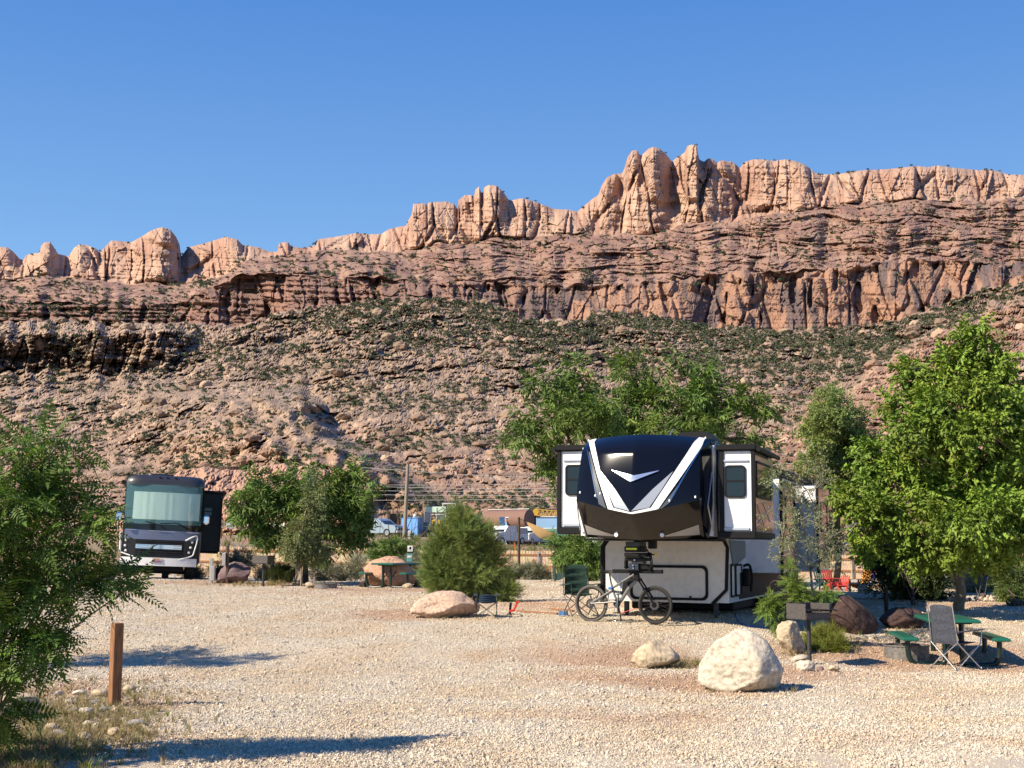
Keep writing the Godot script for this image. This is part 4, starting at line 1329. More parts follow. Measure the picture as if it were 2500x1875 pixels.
func make_bike():
	var a := W(1444.0, 1467.0, 24.95)      # rear hub
	var b := W(1600.0, 1471.0, 24.25)      # front hub
	a.y = G(a.x, a.z) + 0.345; b.y = G(b.x, b.z) + 0.345
	var mid := (a + b) * 0.5
	var t := thing("mountain_bike", "grey full suspension mountain bike standing in front of the white trailer", "bicycle", Vector3(mid.x, G(mid.x, mid.z), mid.z))
	var fwd := Vector3(b.x - a.x, 0, b.z - a.z)
	var L := fwd.length()
	t.rotation.y = atan2(-fwd.z, fwd.x)
	var R := 0.345
	var m := mb()
	for q in [[-L / 2, "rear"], [L / 2, "front"]]:
		var n := Node3D.new()
		n.name = "wheel"
		t.add_child(n, true)
		n.position = Vector3(q[0], R, 0)
		m = mb()
		var path := []
		for k in 49: path.append(Vector3(cos(TAU * k / 48), sin(TAU * k / 48), 0) * (R - 0.027))
		m.tube(path, 0.029, -1.0, 8, false)
		obj("tyre", m.mesh(), M.tyre_dusty if q[1] == "rear" else M.tyre, n)
		m = mb()
		path = []
		for k in 49: path.append(Vector3(cos(TAU * k / 48), sin(TAU * k / 48), 0) * (R - 0.062))
		m.tube(path, 0.015, -1.0, 6, false)
		obj("rim", m.mesh(), M.black, n)
		m = mb()
		for k in 28:
			var an := TAU * k / 28
			var off := 0.5 if k % 2 else -0.5
			m.tube([Vector3(cos(an + off) * 0.022, sin(an + off) * 0.022, 0.03 if k % 4 < 2 else -0.03), Vector3(cos(an), sin(an), 0) * (R - 0.065)], 0.0016, -1.0, 4, false)
		obj("spokes", m.mesh(), M.dark_metal, n)
		m = mb()
		m.tube([Vector3(0, 0, -0.06), Vector3(0, 0, 0.06)], 0.024, -1.0, 10)
		obj("hub", m.mesh(), M.black, n)
		m = mb()
		m.lathe([Vector2(0.05, 0.0), Vector2(0.09, 0.0), Vector2(0.09, 0.002), Vector2(0.05, 0.002)], Vector3(0, 0, 0.045), Basis(Quaternion(Vector3.UP, Vector3(0, 0, 1))), 24)
		obj("brake_disc", m.mesh(), M.dark_metal, n)
	var rear := Vector3(-L / 2, R, 0); var front := Vector3(L / 2, R, 0)
	var bb := Vector3(-0.10, 0.36, 0); var head_lo := Vector3(0.34, 0.83, 0); var head_hi := Vector3(0.30, 0.93, 0); var seat := Vector3(-0.24, 0.72, 0)
	m = mb()
	m.tube(curve([head_lo, Vector3(0.16, 0.68, 0), Vector3(-0.02, 0.44, 0), bb]), 0.034, 0.038)
	m.tube([head_hi, Vector3(-0.18, 0.66, 0), Vector3(-0.24, 0.62, 0)], 0.024, 0.02)
	m.tube([seat, Vector3(-0.17, 0.5, 0), bb], 0.02, 0.026)
	m.tube([head_lo, head_hi], 0.03)
	obj("frame", m.mesh(), M.bike_grey, t)
	m = mb()
	m.tube([bb + Vector3(-0.02, 0.03, 0.05), rear + Vector3(0, 0, 0.06)], 0.016)
	m.tube([bb + Vector3(-0.02, 0.03, -0.05), rear + Vector3(0, 0, -0.06)], 0.016)
	m.tube([Vector3(-0.2, 0.60, 0.04), rear + Vector3(0, 0, 0.06)], 0.018)
	m.tube([Vector3(-0.2, 0.60, -0.04), rear + Vector3(0, 0, -0.06)], 0.018)
	obj("swingarm", m.mesh(), M.bike_grey, t)
	m = mb()
	m.prism(PackedVector2Array([Vector2(0.28, 0.86), Vector2(0.02, 0.74), Vector2(-0.02, 0.50), Vector2(0.10, 0.62)]), 0.05)
	obj("frame_bag", m.mesh(), M.black, t)
	m = mb()
	for z in [-0.06, 0.06]:
		m.tube([head_lo + Vector3(0, -0.02, z), head_lo.lerp(front, 0.5) + Vector3(0.0, 0, z)], 0.017)
		m.tube([head_lo.lerp(front, 0.45) + Vector3(0, 0, z), front + Vector3(0, 0, z)], 0.022, 0.018)
	m.box(head_lo + Vector3(0.0, -0.03, 0), Vector3(0.05, 0.05, 0.17), Basis.IDENTITY, 0.015)
	m.box(head_lo.lerp(front, 0.42) + Vector3(-0.02, 0, 0), Vector3(0.03, 0.05, 0.16), Basis.IDENTITY, 0.01)
	obj("fork", m.mesh(), M.black, t)
	m = mb()
	m.tube([head_hi, head_hi + Vector3(-0.02, 0.06, 0), head_hi + Vector3(0.03, 0.08, 0)], 0.018)
	m.tube(curve([Vector3(0.24, 1.03, -0.38), Vector3(0.32, 1.0, -0.1), Vector3(0.33, 1.0, 0.0), Vector3(0.32, 1.0, 0.1), Vector3(0.24, 1.03, 0.38)]), 0.013)
	var hb := obj("handlebar", m.mesh(), M.black, t)
	for z in [-1.0, 1.0]:
		m = mb()
		m.tube([Vector3(0.27, 1.02, z * 0.25), Vector3(0.24, 1.03, z * 0.39)], 0.019)
		obj("grip", m.mesh(), M.black, hb)
		m = mb()
		m.tube([Vector3(0.30, 1.0, z * 0.2), Vector3(0.36, 0.97, z * 0.22), Vector3(0.34, 0.95, z * 0.32)], 0.007)
		obj("brake_lever", m.mesh(), M.dark_metal, hb)
	m = mb()
	m.tube([seat, Vector3(-0.285, 0.95, 0)], 0.015)
	obj("seat_post", m.mesh(), M.black, t)
	m = mb()
	var g := []
	for i in 7:
		var f := i / 6.0
		var row := []
		for j in 9:
			var u := -1.0 + j / 4.0
			row.append(Vector3(lerpf(-0.42, -0.15, f), 0.975 - 0.035 * u * u - 0.012 * sin(f * PI), u * lerpf(0.07, 0.018, pow(f, 0.6))))
		g.append(row)
	m.grid(g)
	var g2 := []
	for r in g:
		var row := []
		for p in r: row.append(p - Vector3(0, 0.025, 0))
		row.reverse()
		g2.append(row)
	m.grid(g2)
	obj("saddle", m.mesh(), M.black, t)
	m = mb()
	m.lathe([Vector2(0.0, 0.0), Vector2(0.075, 0.0), Vector2(0.075, 0.006), Vector2(0.0, 0.006)], bb + Vector3(0, 0, 0.05), Basis(Quaternion(Vector3.UP, Vector3(0, 0, 1))), 22)
	var ch := obj("chainring", m.mesh(), M.black, t)
	for z in [-1.0, 1.0]:
		m = mb()
		var e := bb + Vector3(0.05 * z, -0.165 * z, 0.09 * z)
		m.bar(bb + Vector3(0, 0, 0.07 * z), e, 0.02, 0.03)
		m.box(e + Vector3(0, 0, 0.06 * z), Vector3(0.10, 0.02, 0.09), Basis.IDENTITY, 0.005)
		obj("crank", m.mesh(), M.dark_metal, t)
	m = mb()
	m.tube([Vector3(-0.22, 0.58, 0), Vector3(0.0, 0.56, 0)], 0.022)
	obj("shock", m.mesh(), M.black, t)
	m = mb()
	m.tube(curve([rear + Vector3(0.02, 0.05, 0.05), bb + Vector3(0, 0.075, 0.05)], 2), 0.006)
	m.tube(curve([rear + Vector3(0.0, -0.09, 0.05), bb + Vector3(0, -0.075, 0.05)], 2), 0.006)
	m.bar(rear + Vector3(0, -0.01, 0.05), rear + Vector3(0.03, -0.11, 0.05), 0.012, 0.03)
	obj("chain", m.mesh(), M.dark_metal, t)
	m = mb()
	m.box(Vector3(-0.24, 0.64, 0.03), Vector3(0.09, 0.05, 0.05), Basis(Vector3(0, 0, 1), 0.3), 0.012)
	obj("saddle_bag", m.mesh(), M.blue_cloth, t)
	m = mb()
	m.tube(curve([Vector3(-0.05, 0.80, 0.05), Vector3(-0.02, 0.6, 0.07), Vector3(-0.12, 0.3, 0.08), Vector3(-0.16, 0.1, 0.1), Vector3(-0.06, 0.02, 0.12), Vector3(0.06, 0.03, 0.1)]), 0.006)
	m.tube(curve([Vector3(-0.08, 0.85, 0.05), Vector3(-0.06, 0.55, 0.08), Vector3(-0.07, 0.25, 0.1), Vector3(-0.02, 0.06, 0.1)]), 0.006)
	obj("lock_cable", m.mesh(), M.chrome, t)
	m = mb()
	m.tube([Vector3(-0.02, 0.18, 0.1), Vector3(0.32, 0.28, 0.06)], 0.005)
	obj("strap", m.mesh(), M.red, t)
	m = mb()
	m.bar(Vector3(-0.12, 0.33, -0.05), Vector3(-0.14, 0.02, -0.2), 0.02, 0.02)
	obj("kickstand", m.mesh(), M.black, t)

# ---------------------------------------------------------------- vegetation
var sprigs := {}

func leaf(m: MB, at: Vector3, dir: Vector3, side: Vector3, l: float, w: float, fold := 0.25):
	var n := dir.cross(side).normalized()
	var tip := at + dir * l
	var a := at + dir * l * 0.42 + side * w * 0.5 + n * w * fold
	var b := at + dir * l * 0.42 - side * w * 0.5 + n * w * fold
	m.tri(at, a, tip)
	m.tri(at, tip, b)

func make_sprigs():
	var r := RandomNumberGenerator.new()
	r.seed = 77
	# pinnate frond of a locust or mesquite: two rows of leaflets on an arching stalk
	for k in 3:
		var m := mb()
		var prev := Vector3.ZERO
		var n := 9
		for i in n:
			var t := (i + 1.0) / n
			var p := Vector3(0.03 * sin(t * 3.0 + k), 0.12 * t - 0.30 * t * t, t)
			var d := (p - prev).normalized()
			var sd := d.cross(Vector3.UP).normalized()
			m.tri(prev, prev + sd * 0.008, p)
			for s in [-1.0, 1.0]:
				var ld: Vector3 = (sd * s + d * 0.35 + Vector3(0, r.randf_range(-0.45, 0.05), 0)).normalized()
				leaf(m, p, ld, d, r.randf_range(0.24, 0.33) * sin(PI * (0.2 + 0.7 * t)), 0.085)
			prev = p
		leaf(m, prev, (prev - Vector3(0, 0.3, 0)).normalized(), Vector3.RIGHT, 0.25, 0.09)
		sprigs["frond%d" % k] = m.mesh()
	# leafy twigs
	for spec in [["broad", 11, 0.34, 0.17, 0.75], ["small", 13, 0.20, 0.13, 0.15], ["narrow", 13, 0.46, 0.10, 0.7], ["sage", 15, 0.26, 0.055, -0.2]]:
		for k in 3:
			var m := mb()
			var n: int = spec[1]
			for i in n:
				var t := (i + 0.6) / n
				var p := Vector3(r.randf_range(-0.1, 0.1), 0.05 * sin(t * 5.0), t * 0.8) + Vector3(r.randfn(), r.randfn(), 0) * 0.05
				var an := i * 2.4 + r.randf() * 0.7
				var d := (Vector3(cos(an), sin(an) * 0.6 - float(spec[4]), 0.45)).normalized()
				var sd := d.cross(Vector3(r.randf_range(-0.4, 0.4), 1, r.randf_range(-0.4, 0.4))).normalized()
				leaf(m, p, d, sd, float(spec[2]) * r.randf_range(0.7, 1.2), float(spec[3]) * r.randf_range(0.8, 1.2))
			m.tri(Vector3.ZERO, Vector3(0.012, 0, 0), Vector3(0, 0, 0.8))
			sprigs[spec[0] + str(k)] = m.mesh()
	# feathery tamarisk plume, and a tuft of blades
	for k in 3:
		var m := mb()
		for i in 20:
			var t := i / 20.0
			var p := Vector3(0, 0.10 * t, t * 0.8)
			var d := Vector3(r.randfn() * 0.55, r.randf_range(-0.15, 0.7), 0.75).normalized()
			var sd := d.cross(Vector3(r.randfn(), r.randfn(), r.randfn())).normalized() * 0.011
			var e := p + d * r.randf_range(0.25, 0.45)
			m.tri(p - sd, p + sd, e)
			m.tri(p - sd.cross(d) , p + sd.cross(d), e + Vector3(0.02, -0.04, 0))
		sprigs["plume%d" % k] = m.mesh()
	for k in 3:
		var m := mb()
		for i in 16:
			var an := r.randf() * TAU
			var o := Vector3(cos(an), 0, sin(an))
			var b := o * r.randf_range(0.0, 0.12)
			var h := r.randf_range(0.55, 1.0)
			var mid := b + o * 0.12 * h + Vector3(0, h * 0.6, 0)
			var tip := b + o * r.randf_range(0.25, 0.6) * h + Vector3(0, h * r.randf_range(0.75, 1.0), 0)
			var sd := Vector3(-o.z, 0, o.x) * 0.014
			m.quad(b - sd, b + sd, mid + sd * 0.8, mid - sd * 0.8)
			m.tri(mid - sd * 0.8, mid + sd * 0.8, tip)
		sprigs["tuft%d" % k] = m.mesh()

func leaf_mat(r: float, g: float, b: float) -> StandardMaterial3D:
	var m := mat(lin(r, g, b), 0.55)
	m.metallic_specular = 0.35
	m.vertex_color_use_as_albedo = true
	m.backlight_enabled = true
	m.backlight = lin(0.30, 0.42, 0.10)
	return m

# lobes: [px, py, rx, ry] as surveyed at distance dist; foliage is clumped inside them
func plant(called: String, label: String, cat: String, base: Vector3, dist: float, lobes: Array, kind: String, size: float, count: int, lm: Material, tr: float, bark: Material, fork := 0.35, group := "", flat := 1.0, clumps := 7, stems := 1, spread := 0.38) -> Node3D:
	var t := thing(called, label, cat, base, 0.0, group)
	var woody := stems > 0
	var centers := []
	var total := 0.0
	for l in lobes:
		var c := W(l[0], l[1], dist)
		var q := dist / FL
		var rz: float = (l[2] + l[3]) * 0.5 * q * flat
		c.z += rng.randfn() * rz * 0.7
		centers.append([c - base, Vector3(l[2] * q, l[3] * q, rz), l[2] * l[3] * (l[4] if l.size() > 4 else 1.0)])
		total += centers[-1][2]
	# wood
	var top := Vector3.ZERO
	for c in centers: top += c[0] / centers.size()
	var trunk := mb()
	var limbs := mb()
	var forks := []
	for s in maxi(stems, 1):
		var fp := Vector3(top.x * 0.06, top.y * fork, top.z * 0.06) + Vector3(rng.randfn(), 0, rng.randfn()) * tr * (0.6 if stems < 2 else 4.0)
		var st := Vector3(rng.randfn(), 0, rng.randfn()) * tr * (0.0 if stems < 2 else 2.5)
		forks.append(fp)
		if woody:
			trunk.tube(curve([st - Vector3(0, 0.1, 0), st + Vector3(0, 0.12, 0), st.lerp(fp, 0.5) + Vector3(rng.randfn(), 0, rng.randfn()) * tr * 0.5, fp], 4), tr * 1.15, tr * 0.72, 10)
	var tips := []
	for c in centers:
		var fp: Vector3 = forks[rng.randi() % forks.size()]
		var p: Vector3 = c[0]
		if woody:
			var mid := fp.lerp(p, 0.5) + Vector3(0, p.distance_to(fp) * 0.12, 0) + Vector3(rng.randfn(), rng.randfn(), rng.randfn()) * p.distance_to(fp) * 0.06
			limbs.tube(curve([fp, mid, p], 4), tr * 0.5, tr * 0.14, 6, false)
		for k in clumps:
			var d := Vector3(rng.randfn(), rng.randfn(), rng.randfn()).normalized() * pow(rng.randf(), 0.45)
			var tp: Vector3 = p + d * c[1] * 0.95
			tips.append([tp, c[1] * spread, c[2] / total / clumps, d])
			if woody: limbs.tube([p, p.lerp(tp, 0.6) + Vector3(rng.randfn(), rng.randfn(), rng.randfn()) * 0.04 * c[1].x, tp], tr * 0.14, tr * 0.04, 4, false)
	if woody:
		obj("trunk", trunk.mesh(), bark, t)
		obj("branches", limbs.mesh(), bark, t)
		t.get_child(1).set_meta("kind", "stuff")
	# leaves
	var xf := [[], [], []]; var cs := [PackedColorArray(), PackedColorArray(), PackedColorArray()]
	for tp in tips:
		var n := int(round(count * tp[2] * rng.randf_range(0.6, 1.4)))
		var tint := rng.randf_range(0.72, 1.22)
		var warm := rng.randf()
		for k in n:
			var o := Vector3(rng.randfn(), rng.randfn(), rng.randfn()) * 0.6
			var p: Vector3 = tp[0] + o * tp[1]
			var dir: Vector3 = (o * 0.7 + tp[3] * 0.8 + Vector3(rng.randfn(), rng.randfn() * 0.6 - (0.15 if kind != "plume" else -0.5), rng.randfn()) * 0.6).normalized()
			if kind == "tuft": dir = Vector3(0, 1, 0)
			var b := Basis.looking_at(-dir, Vector3(0.01, 1, 0.02)) if absf(dir.y) < 0.97 else Basis(Vector3.RIGHT, -PI / 2 * signf(dir.y))
			b = b.rotated(dir, rng.randfn() * 0.7)
			if kind == "tuft": b = Basis(Vector3.UP, rng.randf() * TAU)
			var s := size * rng.randf_range(0.65, 1.3)
			var v := rng.randi() % 3
			xf[v].append(Transform3D(b.scaled(Vector3.ONE * s), p))
			var g := tint * rng.randf_range(0.8, 1.2)
			cs[v].append(Color(g * (1.0 + 0.22 * warm * warm), g, g * (1.0 - 0.15 * warm)))
	for v in 3:
		if xf[v].size(): copies("foliage", sprigs[kind + str(v)], lm, xf[v], cs[v], t)
	return t

func make_plants():
	make_sprigs()
	var loc := leaf_mat(0.085, 0.155, 0.026); var loc2 := leaf_mat(0.105, 0.175, 0.040)
	var elder := leaf_mat(0.165, 0.255, 0.040); var birch := leaf_mat(0.20, 0.265, 0.085)
	var tam := leaf_mat(0.195, 0.255, 0.085); var grey := leaf_mat(0.20, 0.225, 0.14); var dark := leaf_mat(0.060, 0.090, 0.028)
	var sage := leaf_mat(0.215, 0.225, 0.165); var lime := leaf_mat(0.20, 0.23, 0.05); var straw := leaf_mat(0.31, 0.235, 0.125); var weed := leaf_mat(0.22, 0.22, 0.10)
	M.straw = straw; M.sage = sage; M.weed = weed
	# the feathery locust at the left edge
	var b := W(-70.0, 1800.0, 11.6); b.y = G(b.x, b.z)
	plant("locust_tree", "feathery dark green locust tree overhanging the lane at the left edge", "tree", b, 11.2, [[60, 1120, 90, 50], [145, 1090, 60, 44], [40, 1230, 110, 60], [165, 1205, 60, 50], [80, 1340, 120, 50], [205, 1300, 65, 36], [240, 1262, 36, 24], [130, 1420, 100, 50], [215, 1432, 60, 40], [275, 1410, 36, 22], [310, 1440, 24, 12], [80, 1510, 110, 55], [160, 1535, 46, 36], [40, 1620, 80, 50], [125, 1600, 40, 26], [20, 1720, 80, 60], [-60, 1400, 100, 200], [-60, 1650, 80, 100]], "frond", 0.25, 1750, loc, 0.028, M.bark_pale, 0.25, "", 1.1, 8, 4, 0.30)
	plant("locust_tree", "locust tree standing beyond the left edge of the view", "tree", Vector3(-9.3, G(-9.3, -18.6), -18.6), 18.6, [[-330, 1080, 120, 90], [-250, 1000, 100, 80], [-400, 1000, 120, 90], [-320, 1180, 110, 60]], "frond", 0.2, 2200, loc, 0.06, M.bark, 0.4, "", 1.0, 8)
	# tree pair by the picnic table on the left
	plant("locust_tree", "spreading green locust tree behind the left pedestal grill", "tree", B(746, 1424), 41.0, [[640, 1215, 50, 34], [590, 1230, 22, 22], [705, 1190, 46, 30], [800, 1195, 56, 30], [850, 1165, 30, 18], [620, 1285, 40, 30], [700, 1258, 80, 40], [800, 1258, 70, 40], [870, 1235, 30, 40], [845, 1300, 36, 24], [690, 1318, 40, 22], [780, 1325, 40, 24], [630, 1180, 14, 26], [745, 1158, 10, 24], [900, 1205, 16, 30]], "narrow", 0.50, 1500, loc2, 0.10, M.bark, 0.42, "", 0.9, 8, 1, 0.30)
	plant("willow_tree", "slim grey green tree tied to a stake left of the picnic table", "tree", B(733, 1430), 40.0, [[752, 1290, 36, 50], [765, 1215, 28, 44], [742, 1362, 36, 24], [772, 1335, 32, 34], [735, 1325, 32, 34]], "small", 0.28, 1500, leaf_mat(0.17, 0.21, 0.10), 0.06, M.bark_pale, 0.3, "", 0.9, 8)
	plant("sapling", "low leafy sapling in front of the plank fence, above the pink boulder", "tree", B(955, 1412), 52.0, [[960, 1330, 30, 12], [915, 1348, 34, 14], [975, 1348, 32, 14], [1006, 1325, 16, 8], [940, 1366, 36, 12]], "narrow", 0.32, 620, loc2, 0.05, M.bark, 0.4)
	plant("tamarisk", "big feathery tamarisk bush behind the pale pink boulder", "bush", B(1150, 1452), 30.5, [[1118, 1262, 18, 16], [1130, 1300, 36, 30], [1095, 1340, 42, 34], [1160, 1330, 40, 36], [1072, 1390, 30, 30], [1120, 1385, 56, 40], [1185, 1375, 36, 34], [1095, 1430, 40, 20], [1195, 1425, 40, 26], [1150, 1430, 44, 24], [1228, 1445, 22, 20], [1060, 1425, 16, 16]], "plume", 0.34, 5200, tam, 0.035, M.bark, 0.2, "", 1.0, 10, 6, 0.32)
	# behind the trailer
	plant("locust_tree", "large loose locust tree rising behind the white trailer roof", "tree", GP(1500.0, 39.0), 38.5, [[1335, 945, 36, 34], [1405, 985, 52, 50], [1345, 1040, 60, 44], [1295, 1070, 44, 30], [1440, 1050, 70, 55], [1405, 905, 18, 24], [1560, 935, 60, 52], [1560, 1020, 90, 46], [1660, 990, 74, 52], [1722, 920, 34, 40], [1648, 885, 20, 20], [1740, 1010, 66, 46], [1820, 985, 44, 26], [1880, 1005, 26, 18], [1850, 1072, 50, 14], [1375, 1110, 46, 24], [1640, 1060, 90, 30], [1350, 1150, 24, 30]], "narrow", 0.54, 1400, loc2, 0.16, M.bark, 0.42, "", 0.9, 8, 1, 0.28)
	plant("locust_tree", "drooping locust branches beside the green deck stairs", "tree", B(1432, 1412), 45.0, [[1385, 1325, 34, 20], [1420, 1345, 46, 30], [1445, 1375, 30, 30], [1375, 1360, 20, 20]], "narrow", 0.34, 1300, loc2, 0.07, M.bark, 0.5)
	# right hand trees
	plant("birch_tree", "round light green birch between trailer and box elder", "tree", B(2042, 1432), 33.0, [[2030, 1000, 52, 40], [1995, 1060, 46, 50], [2075, 1045, 60, 52], [2035, 1120, 66, 60], [2105, 1105, 46, 60], [1985, 1150, 36, 36], [2090, 1180, 60, 50], [2040, 1320, 40, 30, 0.4], [2010, 1240, 36, 50, 0.6]], "small", 0.26, 4300, birch, 0.11, M.bark, 0.45, "", 0.9, 9, 1, 0.34)
	plant("birch_sapling", "thin white stemmed sapling in front of the trailer side", "tree", B(1984, 1502), 22.6, [[1930, 1190, 46, 44, 0.7], [1965, 1265, 60, 50, 0.7], [1895, 1285, 40, 40, 0.6], [2005, 1190, 40, 66, 0.7], [1985, 1330, 56, 36, 0.8], [1935, 1350, 44, 34, 0.6], [2030, 1390, 40, 24, 0.8], [1905, 1130, 24, 30, 0.5]], "small", 0.17, 520, grey, 0.032, M.bark_white, 0.5, "", 1.0, 7, 1, 0.36)
	plant("box_elder", "big bright green box elder shading the right picnic table", "tree", B(2341, 1492), 26.6, [[2380, 860, 46, 46], [2335, 905, 46, 40], [2425, 895, 40, 60], [2255, 925, 46, 44], [2460, 960, 34, 44], [2290, 1000, 60, 50], [2380, 975, 76, 60], [2215, 1050, 60, 50], [2305, 1090, 84, 60], [2400, 1075, 86, 70], [2485, 1060, 56, 76], [2150, 1120, 56, 50], [2235, 1170, 86, 60], [2335, 1195, 96, 70], [2440, 1175, 86, 74], [2105, 1215, 46, 46], [2185, 1270, 80, 50], [2290, 1290, 90, 56], [2400, 1285, 96, 64], [2495, 1285, 60, 66], [2135, 1325, 50, 34], [2240, 1365, 64, 32], [2335, 1352, 64, 26], [2435, 1350, 80, 34], [2175, 985, 24, 22], [2345, 835, 22, 26], [2385, 800, 14, 14], [2545, 1150, 60, 130]], "broad", 0.34, 6600, elder, 0.125, M.bark_pale, 0.27, "", 0.95, 9, 1, 0.33)
	plant("shrub", "dark leafy shrub behind the low dark boulder, left of the tree trunk", "shrub", B(2230, 1478), 31.5, [[2185, 1395, 52, 36], [2260, 1400, 56, 40], [2215, 1445, 70, 34], [2290, 1435, 40, 40], [2150, 1350, 40, 34], [2200, 1340, 60, 36]], "small", 0.24, 4200, dark, 0.02, M.bark, 0.3, "", 1.0, 8, 4, 0.44)
	plant("shrub", "rounded green shrub at the right edge behind the picnic table", "shrub", B(2480, 1480), 31.0, [[2470, 1430, 40, 40], [2510, 1440, 50, 40], [2460, 1460, 26, 20]], "small", 0.2, 2400, leaf_mat(0.085, 0.13, 0.035), 0.04, M.bark, 0.3, "", 1.0, 8, 4, 0.44)
	plant("sage_bush", "grey sage bush with lavender spikes right of the tree trunk", "shrub", B(2400, 1462), 36.0, [[2380, 1410, 40, 30], [2420, 1420, 36, 30], [2360, 1440, 30, 20]], "sage", 0.26, 1700, sage, 0.02, M.bark, 0.2, "", 1.0, 8, 5, 0.5)
	plant("lavender_spikes", "lavender flower spikes rising above the grey sage bush", "flowers", B(2432, 1455), 35.6, [[2430, 1395, 14, 14], [2448, 1408, 12, 10]], "plume", 0.3, 320, leaf_mat(0.26, 0.24, 0.45), 0.01, M.bark, 0.4, "", 1.0, 6, 2)
	plant("rabbitbrush", "bright yellow green bush at the foot of the right pedestal grill", "bush", B(2020, 1588), 21.8, [[2008, 1568, 26, 16], [1972, 1592, 18, 10], [2036, 1586, 16, 14], [2005, 1596, 34, 12]], "plume", 0.20, 2000, lime, 0.012, M.bark, 0.15, "", 1.0, 9, 6, 0.46)
	plant("sumac", "bright green sumac sapling beside the dark trailer skirt", "shrub", B(1915, 1532), 22.0, [[1880, 1462, 22, 12], [1935, 1425, 24, 14], [1900, 1506, 22, 22], [1950, 1460, 20, 20], [1928, 1392, 14, 8], [1874, 1490, 14, 14], [2012, 1455, 18, 14], [1975, 1484, 26, 12]], "frond", 0.15, 900, leaf_mat(0.14, 0.22, 0.04), 0.022, M.bark, 0.3, "", 1.0, 7, 3, 0.4)
	plant("grass_clump", "dark bunch of tall grass beside the left pedestal grill", "grass", B(683, 1428), 41.5, [[683, 1412, 28, 12], [672, 1420, 24, 6], [696, 1420, 22, 6]], "tuft", 0.5, 150, leaf_mat(0.06, 0.08, 0.035), 0.01, M.bark, 0.2, "", 1.0, 6, 0, 0.6)
	var k := 0
	for s in [[470, 1402, 16, "low sagebrush beneath the motorhome slide-out"], [590, 1366, 28, "sagebrush against the fence above the dark boulder"], [655, 1400, 22, "sagebrush behind the left pedestal grill"], [790, 1395, 30, "pale sagebrush between slim tree and picnic table"], [860, 1390, 30, "pale sagebrush left of the big pink boulder"], [1015, 1385, 30, "pale sagebrush behind the big pink boulder"], [1245, 1398, 18, "sagebrush left of the dark lamp pole"], [1290, 1390, 22, "sagebrush by the fence left of the orange chair"], [1320, 1398, 14, "small sagebrush touching the orange chair"], [545, 1392, 20, "sagebrush left of the dark boulder"], [2345, 1420, 26, "sagebrush behind the box elder trunk"]]:
		plant("sagebrush", s[3], "shrub", B(s[0], s[1] + s[2] * 0.75), 58.0 if s[0] > 1200 and s[0] < 1400 else (38.0 if s[0] > 2000 else 48.0), [[s[0], s[1], s[2], s[2] * 0.75], [s[0] + s[2] * 0.5, s[1] + 5, s[2] * 0.7, s[2] * 0.5], [s[0] - s[2] * 0.5, s[1] + 6, s[2] * 0.6, s[2] * 0.5]], "sage", 0.32, 500, sage, 0.02, M.bark, 0.2, "sagebrush along the fence", 1.0, 8, 4, 0.5)
		k += 1
	# weeds on the bank behind the fence, dry grass and tufts in the foreground
	var xf := []; var cs := PackedColorArray()
	for i in 5200:
		var dd := rng.randf_range(73.0, 165.0)
		var x := rng.randf_range(-0.42, 0.42) * dd
		if gn.get_noise_2d(x * 0.09, dd * 0.09) < -0.08 + (0.12 if dd > 112.0 else 0.0): continue
		var s := rng.randf_range(0.35, 0.95) * (1.0 if dd < 112.0 else 0.75)
		xf.append(Transform3D(Basis(Vector3.UP, rng.randf() * TAU).scaled(Vector3(s * 1.5, s, s * 1.5)), Vector3(x, G(x, -dd) - 0.03, -dd)))
		var g := rng.randf()
		cs.append(Color(0.75, 0.8, 0.6).lerp(Color(1.25, 1.05, 0.85), g) if g < 0.75 else Color(0.5, 0.75, 0.35))
	tag(copies("weeds", sprigs.tuft0, weed, xf, cs), "dry weeds and grass covering the bank behind the fence", "weeds")
	xf = []; cs = PackedColorArray()
	for spec in [[150, 1760, 260, 90, 1500, 0.10], [60, 1840, 160, 50, 900, 0.13], [330, 1700, 120, 40, 160, 0.07], [300, 1780, 120, 60, 260, 0.07], [1650, 1625, 70, 12, 150, 0.10], [1700, 1628, 40, 10, 60, 0.09], [1740, 1690, 20, 8, 12, 0.08], [1930, 1690, 16, 8, 10, 0.08], [1080, 1508, 70, 5, 60, 0.07], [2080, 1575, 60, 30, 60, 0.12], [640, 1428, 120, 6, 120, 0.16], [2250, 1545, 120, 25, 120, 0.10], [1960, 1600, 60, 20, 40, 0.1]]:
		for i in spec[4]:
			var p := B(spec[0] + rng.randfn() * spec[2] * 0.5, minf(1890.0, spec[1] + rng.randfn() * spec[3] * 0.5))
			var s: float = spec[5] * rng.randf_range(0.5, 1.5)
			xf.append(Transform3D(Basis(Vector3.UP, rng.randf() * TAU).rotated(Vector3.RIGHT, rng.randfn() * 0.25).scaled(Vector3(s * 1.3, s, s * 1.3)), p - Vector3(0, 0.01, 0)))
			cs.append(Color(1, 1, 1) * rng.randf_range(0.7, 1.2) if rng.randf() < 0.9 else Color(0.5, 0.8, 0.35))
	tag(copies("dry_grass", sprigs.tuft1, straw, xf, cs), "dry straw coloured grass tufts among stones and boulders", "grass")

